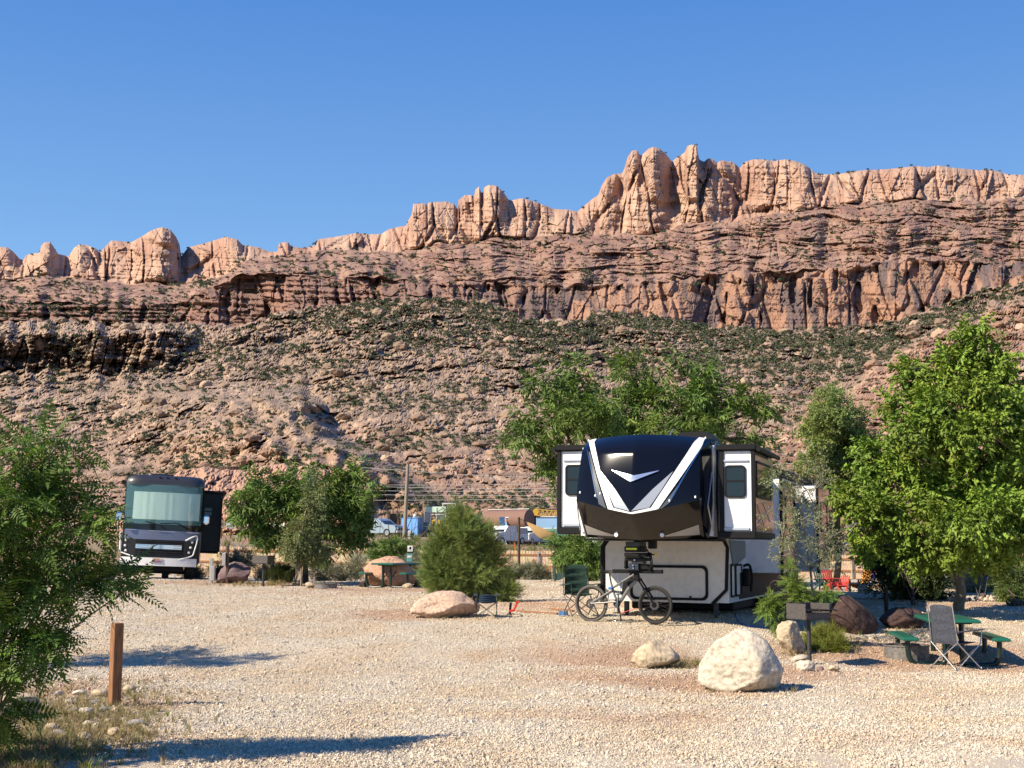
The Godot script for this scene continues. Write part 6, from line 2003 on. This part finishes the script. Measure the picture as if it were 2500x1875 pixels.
func make_deck():
	var D := 49.0
	var o := W(1400, 1415, D); o.y = G(o.x, o.z)
	var t := thing("deck", "dark green wooden deck with stairs and railings beside the trailer", "deck", o)
	var L := func(px: float, py: float, dz := 0.0) -> Vector3: return W(px, py, D) - o + Vector3(0, 0, dz)
	var m := mb()
	for k in 4:
		m = mb()
		var y0: float = L.call(1395, 1412).y; var y1: float = L.call(1395, 1386).y
		var x0: float = L.call(1396, 1400).x; var x1: float = L.call(1490, 1400).x
		m.box(Vector3((x0 + x1) * 0.5, lerpf(y0, y1, (k + 0.5) / 4.0), -0.02), Vector3(x1 - x0, (y1 - y0) / 4.0 - 0.012, 0.04), Basis.IDENTITY, 0.006)
		obj("fascia_board", m.mesh(), M.deck_green, t)
	m = mb()
	var yt: float = L.call(1400, 1384).y
	var xa: float = L.call(1396, 1400).x; var xb: float = L.call(1490, 1400).x
	m.box(Vector3((xa + xb) * 0.5, yt, -1.3), Vector3(xb - xa + 0.1, 0.05, 2.7), Basis.IDENTITY, 0.008)
	obj("deck_floor", m.mesh(), M.deck_green, t)
	m = mb()
	m.box(Vector3((xa + xb) * 0.5 + 0.05, yt + 0.10, 0.0), Vector3(xb - xa, 0.16, 0.06), Basis.IDENTITY, 0.01)
	obj("planter_board", m.mesh(), M.paint_peach, t)
	# stairs to the left
	var s0: Vector3 = L.call(1397, 1386); var s1: Vector3 = L.call(1354, 1414)
	for z in [0.05, -1.0]:
		m = mb()
		m.bar(Vector3(s0.x, s0.y - 0.06, z), Vector3(s1.x, s1.y, z), 0.05, 0.24)
		obj("stringer", m.mesh(), M.deck_green, t)
		m = mb()
		m.bar(Vector3(s0.x, s0.y + 0.80, z), Vector3(s1.x, s1.y + 0.86, z), 0.06, 0.06)
		var hr := obj("handrail", m.mesh(), M.deck_green, t)
		for k in 7:
			var f := (k + 0.5) / 7.0
			var p := Vector3(lerpf(s0.x, s1.x, f), lerpf(s0.y, s1.y, f), z)
			m = mb()
			m.bar(p, p + Vector3(0, 0.82, 0), 0.03, 0.03)
			obj("baluster", m.mesh(), M.deck_green, hr)
		for e in [s0, s1]:
			m = mb()
			m.bar(Vector3(e.x, e.y - 0.1, z), Vector3(e.x, e.y + 1.0, z), 0.09, 0.09)
			obj("newel_post", m.mesh(), M.deck_green, t)
	for k in 4:
		var f := (k + 0.5) / 4.0
		m = mb()
		m.box(Vector3(lerpf(s0.x, s1.x, f), lerpf(s0.y, s1.y, f) + 0.02, -0.48), Vector3(0.26, 0.04, 1.05), Basis.IDENTITY, 0.008)
		obj("tread", m.mesh(), M.deck_green, t)
	# railing along the deck front
	m = mb()
	m.bar(Vector3(xa, yt + 0.98, 0.0), Vector3(xb, yt + 0.98, 0.0), 0.06, 0.06)
	var rl := obj("top_rail", m.mesh(), M.deck_green, t)
	for k in 13:
		m = mb()
		var x := lerpf(xa, xb, k / 12.0)
		m.bar(Vector3(x, yt, 0.0), Vector3(x, yt + 0.96, 0.0), 0.028, 0.028)
		obj("baluster", m.mesh(), M.deck_green, rl)
	# white cabin behind the deck
	var c := W(1500, 1412, 53.5); c.y = G(c.x, c.z)
	t = thing("cabin", "small white cabin wall showing beside the green deck", "cabin", c)
	m = mb()
	m.box(Vector3(0.35, 1.3, -1.6), Vector3(2.9, 2.6, 3.2), Basis.IDENTITY, 0.02)
	obj("wall", m.mesh(), M.white_paint, t)
	m = mb()
	m.prism(PackedVector2Array([Vector2(-1.35, 2.6), Vector2(2.05, 2.6), Vector2(0.35, 3.3)]), 3.6, Vector3(0, 0, -1.6))
	obj("roof", m.mesh(), M.deck_green, t)
	m = mb()
	m.box(Vector3(-0.3, 1.5, 0.01), Vector3(0.7, 0.8, 0.05), Basis.IDENTITY, 0.01)
	var w := obj("window", m.mesh(), M.deck_green, t)
	m = mb()
	m.box(Vector3(-0.3, 1.5, 0.02), Vector3(0.58, 0.68, 0.045))
	obj("pane", m.mesh(), M.dark_glass, w)

# ---------------------------------------------------------------- equipment yard behind the fence
func car(called: String, label: String, cat: String, at: Vector3, turn: float, L: float, Wd: float, prof: Array, glass: Array, paint: Material, wr: float, axles: Array) -> Node3D:
	var t := thing(called, label, cat, at, turn)
	var side := Basis(Vector3(0, 0, 1), Vector3(0, 1, 0), Vector3(-1, 0, 0))     # profile x -> forward (+z)
	var poly := PackedVector2Array()
	for p in prof: poly.append(Vector2(p[0], p[1]))
	var m := mb()
	m.prism(poly, Wd, Vector3.ZERO, side)
	obj("body", m.mesh(), paint, t)
	for g in glass:
		var gp := PackedVector2Array()
		for p in g: gp.append(Vector2(p[0], p[1]))
		m = mb()
		m.prism(gp, Wd * 0.94 + 0.06, Vector3.ZERO, side)
		obj("side_window", m.mesh(), M.dark_glass, t)
	for z in axles:
		for s in [-1.0, 1.0]:
			wheel(t, Vector3(s * (Wd * 0.5 - 0.08), wr, z), wr, 0.22, Vector3(1, 0, 0), M.tyre, M.galv)
	return t

func face(t: Node3D, Wd: float, z: float, y0: float, y1: float, ws: Array):           # nose details: grille, lamps, bumper, windscreen
	var m := mb()
	m.box(Vector3(0, lerpf(y0, y1, 0.55), z + 0.01), Vector3(Wd * 0.5, (y1 - y0) * 0.42, 0.03), Basis.IDENTITY, 0.01)
	obj("grille", m.mesh(), M.dark_metal, t)
	for s in [-1.0, 1.0]:
		m = mb()
		m.box(Vector3(s * Wd * 0.36, lerpf(y0, y1, 0.6), z + 0.01), Vector3(0.26, 0.2, 0.04), Basis.IDENTITY, 0.02)
		obj("headlight", m.mesh(), M.lens, t)
	m = mb()
	m.box(Vector3(0, y0 + 0.05, z + 0.06), Vector3(Wd * 0.98, 0.2, 0.14), Basis.IDENTITY, 0.03)
	obj("bumper", m.mesh(), M.white_paint, t)
	m = mb()
	var hw := Wd * 0.42
	m.quad(Vector3(-hw, ws[1], ws[0] + 0.02), Vector3(hw, ws[1], ws[0] + 0.02), Vector3(hw * 0.92, ws[3], ws[2] + 0.02), Vector3(-hw * 0.92, ws[3], ws[2] + 0.02))
	obj("windscreen", m.mesh(), M.dark_glass, t)

func yard_at(px: float, py: float) -> Vector3:
	return B(px, py)

func box_thing(parent: Node, called: String, m0: Material, D: float, o: Vector3, x0: float, y0: float, x1: float, y1: float, deep: float, back := 0.0) -> MeshInstance3D:
	var a := W(x0, y1, D) - o; var b := W(x1, y0, D) - o
	var m := mb()
	m.box(Vector3((a.x + b.x) * 0.5, (a.y + b.y) * 0.5, (a.z) - deep * 0.5 - back), Vector3(b.x - a.x, b.y - a.y, deep), Basis.IDENTITY, minf(0.03, (b.x - a.x) * 0.1))
	return obj(called, m.mesh(), m0, parent)

func make_yard():
	# pink dirt mound and the sunken tank behind it
	var mn := fn(FastNoiseLite.TYPE_SIMPLEX_SMOOTH, 61, 4)
	var cvn := fn(FastNoiseLite.TYPE_CELLULAR, 62)
	cvn.cellular_return_type = FastNoiseLite.RETURN_CELL_VALUE
	var tbl := [[250, 1290], [330, 1240], [400, 1180], [440, 1150], [500, 1140], [540, 1146], [600, 1146], [640, 1138], [690, 1132], [760, 1140], [830, 1152], [860, 1170], [885, 1195], [910, 1235], [935, 1290], [950, 1328], [1120, 1360]]
	var g := []
	for i in 56:
		var row := []
		var f := i / 55.0
		for j in 261:
			var px := 250.0 + 870.0 * j / 260.0
			var yt := lookup(tbl, px) + mn.get_noise_2d(px * 0.05, 2.0) * 3.0
			var y := lerpf(1330.0, yt, minf(f / 0.9, 1.0))
			var d := 150.0 + 62.0 * pow(f, 1.5) + (14.0 * (f - 0.9) * 10.0 if f > 0.9 else 0.0)
			d += mn.get_noise_2d(px * 0.02, y * 0.03) * 4.0 + mn.get_noise_2d(px * 0.12, y * 0.14) * 1.2 + cvn.get_noise_2d(px * 0.16, y * 0.22) * 0.9 + cvn.get_noise_2d(px * 0.4, y * 0.5) * 0.4
			row.append(W(px, y, d))
		g.append(row)
	var m := mb()
	m.grid(g, false)
	struct("dirt_mound", m.mesh(), M.mound)
	var D := 206.0
	var o := W(567, 1150, D)
	var t := thing("water_tank", "low dark round tank half sunk behind the pink mound", "tank", o)
	m = mb()
	m.lathe([Vector2(2.75, -1.5), Vector2(2.75, 0.62), Vector2(2.65, 0.66), Vector2(2.6, 0.55), Vector2(2.6, -1.0)], Vector3(0, 0, -1.5), Basis.IDENTITY, 40)
	obj("shell", m.mesh(), M.tank_brown, t)
	m = mb()
	for i in 40:
		var a := TAU * i / 40
		m.box(Vector3(cos(a) * 2.77, -0.3, sin(a) * 2.77 - 1.5), Vector3(0.08, 1.8, 0.08), Basis(Vector3.UP, -a))
	tag(obj("staves", m.mesh(), M.tank_brown, t), "", "", "", "stuff")
	# power pole and wires
	D = 116.0
	var pb := W(987, 1308, D); pb.y = G(pb.x, pb.z)
	t = thing("power_pole", "leaning grey wooden power pole in front of the blue shed", "pole", pb)
	m = mb()
	var tp := W(996, 1132, D) - pb
	m.tube([Vector3(0, -0.4, 0), tp * 0.5, tp], 0.19, 0.13, 12)
	obj("shaft", m.mesh(), M.pole_wood, t)
	m = mb()
	m.bar(tp + Vector3(-0.25, -0.35, 0), tp + Vector3(0.3, -0.35, 0), 0.06, 0.08)
	obj("bracket", m.mesh(), M.galv, t)
	var k := 0
	for w in [[860, 1140, 1370, 1166, 2600, 1060, 124.0, 2.0], [760, 1184, 1370, 1180, 2600, 1072, 126.0, 2.2], [820, 1186, 1370, 1192, 2600, 1086, 128.0, 2.0], [740, 1196, 1370, 1198, 2600, 1096, 130.0, 2.0], [780, 1206, 1370, 1208, 2600, 1106, 132.0, 2.0], [740, 1222, 1370, 1216, 2600, 1116, 134.0, 2.0]]:
		var a := W(w[0], w[1], w[6]); var b := W(w[2], w[3], w[6] * 0.98); var c := W(w[4], w[5], w[6] * 0.9)
		m = mb()
		var path := curve([Vector3.ZERO, b - a, (b - a).lerp(c - a, 0.5) - Vector3(0, 0.5, 0), c - a], 10)
		m.tube(path, 0.020, -1.0, 5, false)
		tag(obj("power_line", m.mesh(), M.wire, null, a), ["topmost overhead power line, starting at the pole top", "second overhead power line from the top", "third overhead power line from the top", "fourth overhead power line from the top", "second lowest of the overhead power lines", "lowest of the overhead power lines"][k], "power line", "overhead power lines")
		k += 1
	# blue container
	o = W(1000, 1309, 118.0); o.y = G(o.x, o.z)
	t = thing("blue_container", "bright blue windowless box shed behind the power pole", "shed", o, deg_to_rad(-28.0))
	m = mb()
	m.box(Vector3(0.0, 0.82, -0.9), Vector3(1.75, 1.7, 1.9), Basis.IDENTITY, 0.03)
	obj("shell", m.mesh(), M.paint_blue, t)
	m = mb()
	m.box(Vector3(0.0, 1.69, -0.9), Vector3(1.85, 0.06, 2.0), Basis.IDENTITY, 0.01)
	obj("lid", m.mesh(), M.paint_blue, t)
	m = mb()
	m.lathe([Vector2(0.0, 0.36), Vector2(0.13, 0.30), Vector2(0.18, 0.18), Vector2(0.12, 0.05), Vector2(0.05, 0.0)], Vector3(0.15, 1.72, -0.6), Basis.IDENTITY, 14)
	obj("vent_ball", m.mesh(), M.white_paint, t)
	var bd := B(999, 1314)
	m = mb()
	m.box(Vector3(0, 0.33, 0), Vector3(0.22, 0.7, 0.03), Basis(Vector3(0, 0, 1), -0.14), 0.006)
	tag(obj("board", m.mesh(), M.white_paint, null, bd), "white board leaning against the blue box shed", "board")
	# pale green drilling rig on a trailer
	D = 117.0
	o = W(1065, 1311, D); o.y = G(o.x, o.z)
	t = thing("drill_rig", "pale green drilling rig with white frame and yellow engine", "machine", o)
	box_thing(t, "housing", M.paint_mint, D, o, 1038, 1237, 1089, 1251, 1.6)
	box_thing(t, "cabinet", M.grey_panel, D, o, 1035, 1249, 1050, 1276, 0.8)
	box_thing(t, "rear_housing", M.paint_mint_dark, D, o, 1089, 1237, 1107, 1252, 1.4, 0.5)
	box_thing(t, "engine", M.paint_yellow, D, o, 1051, 1269, 1075, 1284, 0.7)
	box_thing(t, "engine_core", M.black, D - 0.02, o, 1056, 1272, 1065, 1284, 0.2)
	box_thing(t, "tank", M.paint_mint, D, o, 1064, 1252, 1087, 1272, 0.6, 0.6)
	for i in 4: box_thing(t, "step", M.deck_green, D - 0.1, o, 1032, 1277 + i * 4.5, 1050, 1279 + i * 4.5, 0.4)
	for x in [1032, 1049]: box_thing(t, "step_rail", M.paint_mint_dark, D - 0.12, o, x, 1276, x + 1.5, 1294, 0.3)
	for x in [1050, 1064, 1087]: box_thing(t, "frame_post", M.white_paint, D - 0.05, o, x, 1238, x + 2.0, 1290, 0.08)
	box_thing(t, "frame_rail", M.white_paint, D - 0.05, o, 1050, 1255, 1088, 1257, 0.08)
	box_thing(t, "bed", M.deck_green, D, o, 1036, 1293, 1112, 1299, 1.8)
	for x in [1080, 1110]: box_thing(t, "gantry_post", M.white_paint, D, o, x, 1229, x + 2.2, 1240, 0.1)
	box_thing(t, "gantry_beam", M.white_paint, D, o, 1079, 1228, 1113, 1231, 0.12)
	for x in [1045.0, 1056.0, 1100.0]:
		var w := W(x, 1305, D) - o
		wheel(t, Vector3(w.x, 0.40, -0.4), 0.40, 0.3, Vector3(0.25, 0, 1), M.tyre, M.galv)
	# rusty blue tank
	D = 174.0
	o = W(1197, 1296, D); o.y = G(o.x, o.z)
	var th := W(1197, 1271, D).y - o.y
	t = thing("storage_tank", "big horizontal tank with pale blue end and rusty top", "tank", o, deg_to_rad(-34.0))
	m = mb()
	var ax := Basis(Quaternion(Vector3.UP, Vector3(1, 0, 0)))
	m.lathe([Vector2(0.0, 0.0), Vector2(0.9, 0.03), Vector2(1.30, 0.10)], Vector3(-0.4, th, 0), ax, 30)
	obj("end_plate", m.mesh(), M.paint_sky, t)
	m = mb()
	m.lathe([Vector2(1.30, 0.10), Vector2(1.33, 0.16), Vector2(1.33, 6.6), Vector2(0.0, 6.8)], Vector3(-0.4, th, 0), ax, 30)
	obj("shell", m.mesh(), M.rust_blue, t)
	for x in [0.5, 5.2]:
		m = mb()
		m.box(Vector3(x, (th - 1.1) * 0.5, 0), Vector3(0.3, th - 0.9, 2.0), Basis.IDENTITY, 0.02)
		obj("cradle", m.mesh(), M.rust, t)
	m = mb()
	m.tube([Vector3(-0.3, th + 1.42, 0.1), Vector3(6.2, th + 1.42, 0.1)], 0.06)
	obj("pipe", m.mesh(), M.galv, t)
	# blue shed with dark doorway
	D = 171.0
	o = W(1255, 1310, D); o.y = G(o.x, o.z)
	t = thing("blue_shed", "blue shed with a dark open doorway behind the white trucks", "shed", o)
	box_thing(t, "wall", M.paint_blue_dark, D, o, 1219, 1262, 1279, 1336, 2.5, 0.15)
	box_thing(t, "door_frame", M.paint_sky, D, o, 1234, 1263, 1276, 1336, 0.12)
	box_thing(t, "doorway", M.black, D - 0.15, o, 1238, 1271, 1266, 1336, 0.1)
	box_thing(t, "eave", M.white_paint, D - 0.2, o, 1234, 1262, 1279, 1265, 0.4)
	o = W(1292, 1310, D + 0.6); o.y = G(o.x, o.z)
	t = thing("dark_shed", "dark purple panelled shed right of the blue doorway", "shed", o)
	box_thing(t, "wall", M.purple_panel, D + 0.6, o, 1279, 1260, 1307, 1336, 2.0)
	box_thing(t, "roof", M.rust, D + 0.5, o, 1277, 1258.5, 1320, 1261, 2.6)
	box_thing(t, "corner_post", M.black, D + 0.5, o, 1306, 1261, 1309, 1336, 0.12)
	o = W(1340, 1310, D + 4.0); o.y = G(o.x, o.z)
	t = thing("pale_shed", "pale sky blue shed wall behind the shade sail", "shed", o)
	box_thing(t, "wall", M.paint_sky, D + 4.0, o, 1309, 1262, 1372, 1336, 2.0)
	box_thing(t, "roof_edge", M.white_paint, D + 3.9, o, 1308, 1260.5, 1373, 1263, 2.2)
	# red winch and yellow lattice boom
	o = W(1288, 1262, D); 
	t = thing("red_winch", "red lattice winch head above the dark shed", "machine", o)
	for i in 5:
		m = mb()
		m.bar(Vector3(-0.4 + 0.18 * i, 0.0, -0.3), Vector3(-0.28 + 0.18 * i, 0.52, -0.3), 0.05, 0.05)
		obj("strut", m.mesh(), M.red, t)
	m = mb()
	m.bar(Vector3(-0.45, 0.02, -0.3), Vector3(0.5, 0.02, -0.3), 0.08, 0.08)
	obj("bed", m.mesh(), M.red, t)
	D = 180.0
	o = W(1310, 1252, D)
	t = thing("crane_boom", "yellow lattice crane boom resting above the yard sheds", "crane boom", o)
	var bl := (W(1372, 1258, D) - o).x
	for q in [[0.45, 0.3], [0.45, -0.3], [-0.35, 0.3], [-0.35, -0.3]]:
		m = mb()
		m.tube([Vector3(0, q[0], q[1]), Vector3(bl, q[0] - 0.3, q[1])], 0.06, -1.0, 6)
		obj("chord", m.mesh(), M.paint_yellow, t)
	for i in 12:
		var x0 := bl * i / 12.0; var x1 := bl * (i + 1) / 12.0
		for z in [0.3, -0.3]:
			m = mb()
			m.tube([Vector3(x0, 0.45 - 0.3 * i / 12.0 if i % 2 else -0.35 - 0.3 * i / 12.0, z), Vector3(x1, -0.35 - 0.3 * i / 12.0 if i % 2 else 0.45 - 0.3 * i / 12.0, z)], 0.045, -1.0, 5)
			obj("lacing", m.mesh(), M.paint_yellow, t)
	m = mb()
	m.lathe([Vector2(0.0, -0.2), Vector2(0.55, -0.2), Vector2(0.55, 0.2), Vector2(0.0, 0.2)], Vector3(0.0, 0.05, 0), Basis(Quaternion(Vector3.UP, Vector3(0, 0, 1))), 20)
	obj("sheave", m.mesh(), M.paint_yellow, t)
	m = mb()
	m.box(Vector3(bl * 0.8, -2.6, -0.6), Vector3(0.4, 4.4, 0.4), Basis.IDENTITY, 0.02)
	obj("rest", m.mesh(), M.rust, t)
	# road vehicles
	var truck := [[-2.9, 0.45], [2.7, 0.45], [2.75, 1.15], [2.6, 1.30], [1.35, 1.42], [0.75, 2.10], [-0.75, 2.12], [-0.85, 1.35], [-2.9, 1.35]]
	var tg := [[[1.15, 1.45], [0.72, 2.0], [-0.6, 2.02], [-0.65, 1.45]]]
	t = car("white_truck", "white flatbed truck parked in front of the rusty tank", "truck", B(1234, 1330), deg_to_rad(-38.0), 5.6, 2.0, truck, tg, M.white_paint, 0.42, [1.8, -1.8])
	face(t, 2.0, 2.75, 0.5, 1.25, [1.35, 1.42, 0.75, 2.05])
	m = mb()
	m.box(Vector3(0, 1.55, -1.9), Vector3(2.0, 0.7, 1.9), Basis.IDENTITY, 0.03)
	obj("service_body", m.mesh(), M.grey_panel, t)
	t = car("white_truck", "white truck with grille guard parked right of the dark pole", "truck", B(1296, 1331), deg_to_rad(-25.0), 5.6, 2.0, truck, tg, M.white_paint, 0.42, [1.8, -1.8])
	face(t, 2.0, 2.75, 0.5, 1.25, [1.35, 1.42, 0.75, 2.05])
	for x in [-0.55, -0.2, 0.2, 0.55]:
		m = mb()
		m.bar(Vector3(x, 0.5, 2.95), Vector3(x, 1.2, 2.92), 0.06, 0.06)
		obj("guard_bar", m.mesh(), M.white_paint, t)
	m = mb()
	m.box(Vector3(0, 2.17, 0.0), Vector3(1.3, 0.1, 0.25), Basis.IDENTITY, 0.03)
	obj("light_bar", m.mesh(), M.galv, t)
	var suv := [[-2.35, 0.35], [2.3, 0.35], [2.4, 0.75], [2.25, 0.98], [1.2, 1.10], [0.55, 1.58], [0.2, 1.68], [-1.7, 1.66], [-2.25, 1.10], [-2.4, 0.8]]
	var sg := [[[1.05, 1.10], [0.5, 1.52], [-1.5, 1.56], [-2.0, 1.10]]]
	t = car("silver_car", "silver car parked below the shade sail", "car", B(1332, 1331), deg_to_rad(-12.0), 4.6, 1.8, suv, sg, M.silver_car, 0.34, [1.45, -1.45])
	face(t, 1.8, 2.4, 0.4, 0.95, [1.2, 1.10, 0.55, 1.56])
	t = car("suv", "pale blue grey car parked left of the blue box shed", "car", B(925, 1311), deg_to_rad(62.0), 4.7, 1.9, suv, sg, M.suv_paint, 0.36, [1.45, -1.45])
	face(t, 1.9, 2.4, 0.4, 0.95, [1.2, 1.10, 0.55, 1.56])
	t = car("teal_van", "teal and white van behind the shade sail", "van", GP(1350.0, 168.0), deg_to_rad(80.0), 4.8, 1.9, [[-2.3, 0.4], [2.3, 0.4], [2.35, 1.0], [1.7, 2.0], [-2.3, 2.05]], [[[1.45, 1.2], [1.15, 1.8], [0.3, 1.82], [0.3, 1.2]], [[0.1, 1.2], [0.1, 1.82], [-0.9, 1.82], [-0.9, 1.2]], [[-1.1, 1.2], [-1.1, 1.82], [-2.1, 1.82], [-2.1, 1.2]]], M.teal_paint, 0.36, [1.5, -1.5])
	m = mb()
	m.box(Vector3(0, 2.08, -0.35), Vector3(1.85, 0.12, 3.9), Basis.IDENTITY, 0.04)
	obj("roof", m.mesh(), M.white_paint, t)
	# brown engine on skids, blue and white container, cable reels, pale beams
	D = 121.0
	o = W(957, 1306, D); o.y = G(o.x, o.z)
	t = thing("old_engine", "rusty brown engine on skids left of the blue box shed", "machine", o)
	box_thing(t, "block", M.rust, D, o, 940, 1268, 974, 1300, 1.0)
	box_thing(t, "radiator", M.black, D - 0.1, o, 950, 1254, 966, 1276, 0.8)
	for q in [[946, 1244, 949], [970, 1240, 972], [958, 1240, 961]]: box_thing(t, "exhaust_stack", M.tank_brown, D, o, q[0], q[1], q[2], 1270, 0.1)
	for i in 3:
		var w := W(944.0 + i * 11.0, 1294, D) - o
		m = mb()
		m.lathe([Vector2(0.0, -0.1), Vector2(0.34, -0.1), Vector2(0.34, 0.1), Vector2(0.0, 0.1)], Vector3(w.x, w.y, 0.1), Basis(Quaternion(Vector3.UP, Vector3(0, 0, 1))), 18)
		obj("flywheel", m.mesh(), M.tank_brown, t)
	o = W(925, 1300, 127.0); o.y = G(o.x, o.z)
	t = thing("shipping_container", "white and blue container behind the parked car", "container", o)
	box_thing(t, "white_end", M.white_paint, 127.0, o, 900, 1268, 928, 1296, 2.4)
	box_thing(t, "blue_end", M.paint_blue, 127.0, o, 928.3, 1267, 940, 1296, 2.4)
	for q in [[564, 1281, 10.5, "white cable reel standing upright on the bank"], [541, 1279, 9.0, "weathered tan cable reel half hidden by a bush on the bank"]]:
		var D2 := 112.0
		var c := W(q[0], q[1], D2)
		var r: float = q[2] * D2 / FL
		var base := Vector3(c.x, G(c.x, c.z), c.z)
		t = thing("cable_reel", q[3], "reel", base, 0.3, "old cable reels")
		for z in [-0.3, 0.3]:
			m = mb()
			m.lathe([Vector2(r * 0.55, -0.04), Vector2(r, -0.04), Vector2(r, 0.04), Vector2(r * 0.55, 0.04), Vector2(r * 0.55, -0.04)], Vector3(0, maxf(r, c.y - base.y), z), Basis(Quaternion(Vector3.UP, Vector3(0, 0, 1))), 24, false)
			obj("flange", m.mesh(), M.white_paint if q[2] > 10 else M.stone_tan, t)
		m = mb()
		m.lathe([Vector2(r * 0.2, 0.28), Vector2(r * 0.4, 0.28), Vector2(r * 0.4, -0.28), Vector2(r * 0.2, -0.28)], Vector3(0, maxf(r, c.y - base.y), 0), Basis(Quaternion(Vector3.UP, Vector3(0, 0, 1))), 18)
		obj("drum", m.mesh(), M.white_paint if q[2] > 10 else M.stone_tan, t)
		m = mb()
		m.bar(Vector3(0, 0, 0), Vector3(0, maxf(r, c.y - base.y), 0), 0.12, 0.12)
		obj("stand", m.mesh(), M.rust, t)
	o = W(650, 1290, 120.0); o.y = G(o.x, o.z)
	t = thing("pipe_rack", "long cream pipe rack behind the left locust tree", "rack", o)
	for i in 3:
		m = mb()
		m.tube([Vector3(-2.4, 0.9 + 0.12 * i, -0.2 * i), Vector3(3.6, 0.9 + 0.12 * i, -0.2 * i)], 0.09)
		obj("pipe", m.mesh(), M.cream_paint, t)
	for x in [-2.0, 0.5, 3.0]:
		m = mb()
		m.bar(Vector3(x, -0.3, -0.2), Vector3(x, 0.85, -0.2), 0.12, 0.12)
		obj("trestle", m.mesh(), M.rust, t)
	post("orange_marker", "orange marker post just behind the fence", "post", 1256, 1344, 1325, 3, M.paint_orange)
